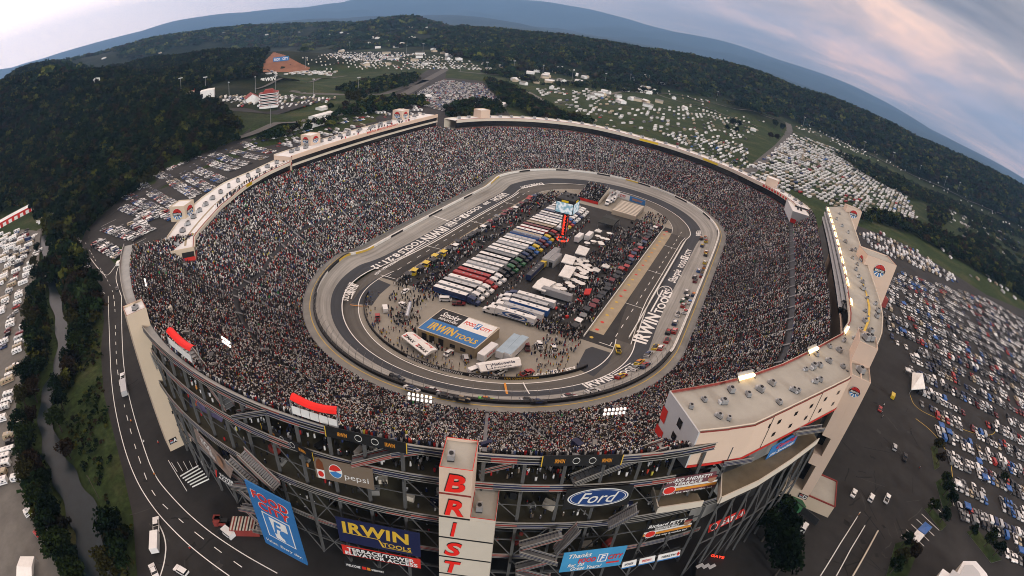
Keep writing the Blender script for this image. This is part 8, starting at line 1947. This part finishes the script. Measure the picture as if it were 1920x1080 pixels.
p = T1(505, 201); o = empty('control_tower', p, YAW+.35, 'white five-storey drag strip tower with red roof and red floor bands', 'tower'); g = MB()
for k in range(5): g.box((0, 0, k*4.2), (18, 24, 3.4), M_WHITE); g.box((0, 0, k*4.2+3.4), (18.6, 24.6, .8), M_DRED)
link(bpy.data.objects.new('wall', g.mesh('wall')), o); g = MB(); g.box((0, 0, 21), (16, 16, 4), M_DRED, 0, .6); link(bpy.data.objects.new('roof', g.mesh('roof')), o); g = MB()
for k in range(1, 5): g.quad((-9.06, -11, k*4.2+.8), (-9.06, 11, k*4.2+.8), (-9.06, 11, k*4.2+2.4), (-9.06, -11, k*4.2+2.4), M_GLASS)
link(bpy.data.objects.new('window_band', g.mesh('window_band')), o)
house(472, 190, 30, 18, 6, M_WHITE, M_DRED, 'white drag strip stand with a sloping red roof beside the tower', YAW+.6, rid=6); house(390, 184, 22, 20, 13, M_WHITE, M_WHITE, 'plain white block at the wooded edge of the drag strip', YAW+.5, rid=.5); house(358, 176, 40, 14, 6, M_BEIGE, M_RED, 'low building with a red roof half hidden by the woods', YAW+.5)
house(178, 152, 60, 12, 5, M_WHITE, M_ROOFW, 'long white shed in the trees on the left hills', YAW+.9)
for i, (px, py, L_) in enumerate(((602, 220, 32), (592, 234, 30), (792, 185, 34), (940, 199, 16), (1412, 245, 18), (603, 206, 12))): house(px, py, L_, 11, 4, M_WHITE, M_ROOFW, ['long white marquee beyond the left suites, upper one', 'long white marquee beyond the left suites, lower one', 'white marquee at the edge of the far square car park', 'small white shed below the far tree clump', 'white house among trees on the right field', 'small white tent by the verge beyond the left suites'][i], YAW-.35, 'marquee', 1.5, 'tent')
HP_ = [(300, 100), (195, 110), (420, 62), (470, 58), (520, 63), (560, 62), (600, 58), (615, 66), (540, 70), (580, 70), (655, 78), (690, 82), (770, 52), (800, 52), (640, 62), (710, 64), (880, 77), (940, 82), (975, 98), (1090, 110), (1105, 108), (1210, 145), (1190, 150), (1240, 158), (1270, 160), (930, 70), (860, 112), (830, 88), (590, 62), (500, 66), (1255, 140), (1170, 140), (1010, 100), (905, 82)]
HP_ += [(float(a), float(b)) for a, b in zip(rp.uniform(640, 960, 46), rp.uniform(62, 128, 46))]+[(float(a), 118+.19*(float(a)-960)+float(b)) for a, b in zip(rp.uniform(960, 1300, 40), rp.uniform(0, 38, 40))]
HP_ = [h for h in HP_ if not np.isnan(T1(*h)[0])]
for i, (px, py) in enumerate(HP_):
    L_ = rp.uniform(9, 15)*(1.7 if px < 900 else 1.3); house(px, py, L_, L_*.6, 5, M_WHITE if i % 3 else M_BEIGE, M_ROOFW if i % 2 else M_GREYC, 'small pale house on the far '+('left' if px < 620 else 'middle' if px < 860 else 'right')+' hills', rp.uniform(0, 3), 'house', 2.5, 'house')['group'] = 'houses on the far hills'
cv = [('blue', 1762, 803), ('blue', 1776, 815), ('blue', 1832, 870), ('blue', 1888, 921), ('blue', 1810, 955), ('blue', 1910, 1037), ('white', 1792, 912), ('blue', 1693, 573), ('blue', 1693, 626), ('blue', 1752, 638), ('blue', 1813, 662), ('white', 1865, 632), ('white', 1716, 672), ('white', 68, 925), ('red', 78, 1005), ('white', 88, 990), ('white', 98, 998), ('blue', 82, 935), ('white', 1700, 700), ('blue', 1843, 900)]
for i, (c, px, py) in enumerate(cv):
    p = G(px, py, 0); s_ = 1.9; tent('pop_up_canopy', f'small {c} pop-up canopy '+('in the left creek side camp' if px < 900 else 'among the cars of the right car park')+(', ' + ('upper' if py < 700 else 'lower') + ' part' if px > 900 else ''), [(p[0]-s_, p[1]-s_), (p[0]+s_, p[1]-s_), (p[0]+s_, p[1]+s_), (p[0]-s_, p[1]+s_)], 2.6, 1.3, pm(c), grp='pop-up canopies in the car parks', peak=True)
tent('marquee', 'white half of the two canopies on the striped bays at lower right', [G(*p, 2.8)[:2] for p in ((1709, 1006), (1722, 1018), (1734, 1003), (1720, 993))], 2.8, .9, M_WHITE, grp='canopies on the striped bays', peak=True); tent('marquee', 'blue half of the two canopies on the striped bays at lower right', [G(*p, 2.8)[:2] for p in ((1721, 992), (1735, 1002), (1748, 988), (1735, 978))], 2.8, .9, pm('blue'), grp='canopies on the striped bays', peak=True)
tent('marquee', 'large white marquee at the bottom left corner', [G(*p, 3)[:2] for p in ((30, 1088), (60, 1092), (64, 1043), (38, 1043))], 3, 1.0, M_WHITE); tent('marquee', 'white pointed marquee near the forecourt edge on the right', [G(*p, 3.5)[:2] for p in ((1709, 730), (1735, 728), (1730, 700), (1711, 698))], 3.5, 2.2, M_WHITE, peak=True); tent('marquee', 'white tent in the left creek side camp', [G(*p, 3)[:2] for p in ((40, 912), (58, 930), (68, 918), (55, 898))], 3, 1.2, M_WHITE)
g = MB(); pl_ = [G(*p, 9)[:2] for p in ((1750, 1095), (1768, 1066), (1790, 1082), (1806, 1052), (1830, 1052), (1850, 1075), (1860, 1100))]; g.prism([tuple(p) for p in pl_], 0, 9, M_CREAM, M_ROOFW); o = tag(g.build('forecourt_building'), 'white flat-roofed building cut by the bottom edge at lower right', 'building'); c_ = np.mean(pl_, 0); g = MB(); g.prism([tuple(c_+(p-c_)*.6) for p in pl_], 9, 9.6, M_WHITE, M_GREYW); q = g.build('roof_panel'); q.parent = o
# souvenir trailer with striped roof, queue rails, gate building
p = G(458, 980, 3.2); r = empty('souvenir_trailer', (p[0], p[1], 0), -1.0, 'red souvenir stall with black and white chequered striped roof under the left steelwork', 'stall'); g = MB(); g.box((0, 0, 0), (9, 5, 2.8), M_DRED); link(bpy.data.objects.new('body', g.mesh('body')), r); g = MB()
for k in range(9): g.box((-4+k, 0, 2.8), (.5, 5.2, .1), M_CREAM); g.box((-3.5+k, 0, 2.8), (.5, 5.2, .08), M_BLACK if k % 2 else M_DRED)
link(bpy.data.objects.new('roof', g.mesh('roof')), r); g = MB()
for k in range(6): g.box((-9+rp.uniform(-2, 2), rp.uniform(-3, 3), 0), (2.2, 1.5, 2.2), M_DRED if k % 2 else M_BLACK)
link(bpy.data.objects.new('goods', g.mesh('goods')), r)
r = empty('queue_barrier', G(350, 890, 0), 0, 'maze of white queue rails at the gate below the left tower', 'barrier'); g = MB()
for k in range(6): g.beam(G(338+k*4.5, 893+k*4, 1.0), G(372+k*4, 873+k*5, 1.0), .12, .5, M_WHITE)
for k in range(6): g.beam(G(322+k*11, 868-k*1, 1), G(332+k*10, 884-k*1.5, 1), .12, .5, M_WHITE)
g.beam(G(316, 864, 1), G(350, 920, 1), .15, .6, M_WHITE); W0(g.build('rail'), r)
g = MB(); pl_ = [G(*p, 5)[:2] for p in ((1302, 1100), (1308, 1035), (1380, 1046), (1376, 1110))]; g.prism([tuple(p) for p in pl_], 0, 5, M_DARK, M_BLACK); o = tag(g.build('gate_building'), 'low black gate building with glowing red lettering and three pale roof hatches', 'building'); g = MB()
a, b_ = G(1333, 1041, 5.6), G(1358, 1046, 5.6); put_text(g, 'GATE', (a+b_)/2, (b_-a)/np.linalg.norm(b_-a), (0, 0, 1), 1.0, M_LED, width=np.linalg.norm(b_-a), bold=.08); q = g.build('lit_lettering'); q.parent = o; g = MB()
for k in range(3): p = G(1312+k*11.5, 1061+k*.7, 5); g.box((p[0], p[1], 5.0), (.9, 2.6, .15), M_GREYW, .9)
q = g.build('roof_hatch'); q.parent = o
for px, py, w_, d_, h, m, nm, lab in ((1490, 945, 8, 3, 2.6, pm('green'), 'container', 'dark green container at the foot of the tall grey pole'), (1520, 945, 3, 2.4, 2, M_CREAM, 'utility_cabinet', 'pale utility cabinet beside the green container'), (1555, 940, 2.4, 1.8, 1.8, M_WHITE, 'utility_cabinet', 'small white cabinet in the yard of the right tower')):
    p = G(px, py, 0); g = MB(); g.box((0, 0, 0), (w_, d_, h), m); g.box((0, 0, h), (w_*1.04, d_*1.05, .12), m); o = tag(g.build(nm), lab, 'container' if h > 2.2 else 'cabinet'); o.location = (p[0], p[1], .03); o.rotation_euler = (0, 0, .6)
g = MB(); a, b_ = G(1470, 935, 0), G(1530, 985, 0); g.slab((*a[:2], 3), (*b_[:2], 3), (*b_[:2], 0), (*a[:2], 0), .3, M_DKSTEEL); tag(g.build('yard_fence'), 'dark screen fence of the yard below the right tower', 'fence')
g = MB(); a, b_ = G(1648, 995, 1.2), G(1598, 1085, 1.2); g.slab(a, b_, b_-(0, 0, 1.2), a-(0, 0, 1.2), .5, M_CREAM); tag(g.build('kerb_wall'), 'curved pale retaining wall by the exit road at lower right', 'wall')
# light poles
lp = MB(); lp.tube((0, 0, 0), (0, 0, 26), .35, M_STEEL, 6, .2); lpm = lp.mesh('pole'); lp = MB(); lp.box((0, 0, 26), (1.2, 6.5, 1.6), M_GREYW); lam = lp.mesh('lamp_head')
POLES = [(340, 178), (386, 176), (430, 188), (479, 174), (517, 172), (588, 180), (573, 128), (793, 97), (692, 118), (815, 131), (863, 134), (912, 138), (963, 134), (1017, 143), (1072, 153), (1134, 158), (1180, 160), (1343, 190), (1618, 284), (1672, 304), (1722, 328), (1770, 349), (1795, 360), (1505, 238), (655, 92), (762, 100), (845, 125), (672, 175), (508, 240), (1646, 236)]
for i, (px, py) in enumerate(POLES):
    p = T1(px, py); o = empty('light_pole', p, rp.uniform(0, 3), 'slim white floodlight pole '+('by the drag strip' if px < 600 else 'along the far highway' if px < 1300 else 'along the road below the right ridge'), 'light pole', 'floodlight poles beyond the stands'); link(bpy.data.objects.new('pole', lpm), o); link(bpy.data.objects.new('lamp_head', lam), o)
for i, (px, py) in enumerate(((186, 935), (146, 398), (172, 470))):
    p = G(px, py, 0); o = empty('utility_pole', p, 0, ['wooden utility pole on the grass bank by the left road', 'thin pole at the edge of the wooded hill above the left car park', 'thin pole by the road fork at the left car park'][i], 'pole', 'roadside poles'); g = MB(); g.tube((0, 0, 0), (0, 0, 11), .16, M_BARK, 6, .1); link(bpy.data.objects.new('post', g.mesh('post')), o); g = MB(); g.box((0, 0, 10), (.15, 2.2, .15), M_BARK); link(bpy.data.objects.new('crossarm', g.mesh('crossarm')), o)
# ------------------------------------------------------------------ tell look-alikes apart by their order in the view
_same = {}
for o in S.objects:
    if o.parent is None and o.get('label') and o.get('category'): _same.setdefault(o['label'], []).append(o)
for lab, obs in _same.items():
    if 1 < len(obs) <= 45 and len(lab.split()) <= 12:
        bpy.context.view_layer.update() if False else None
        xs = [float(proj(np.array([o.location]))[0, 0]) for o in obs]
        for k, i in enumerate(np.argsort(xs)): obs[i]['label'] = f'{lab}, {ordw(k)} from the left'
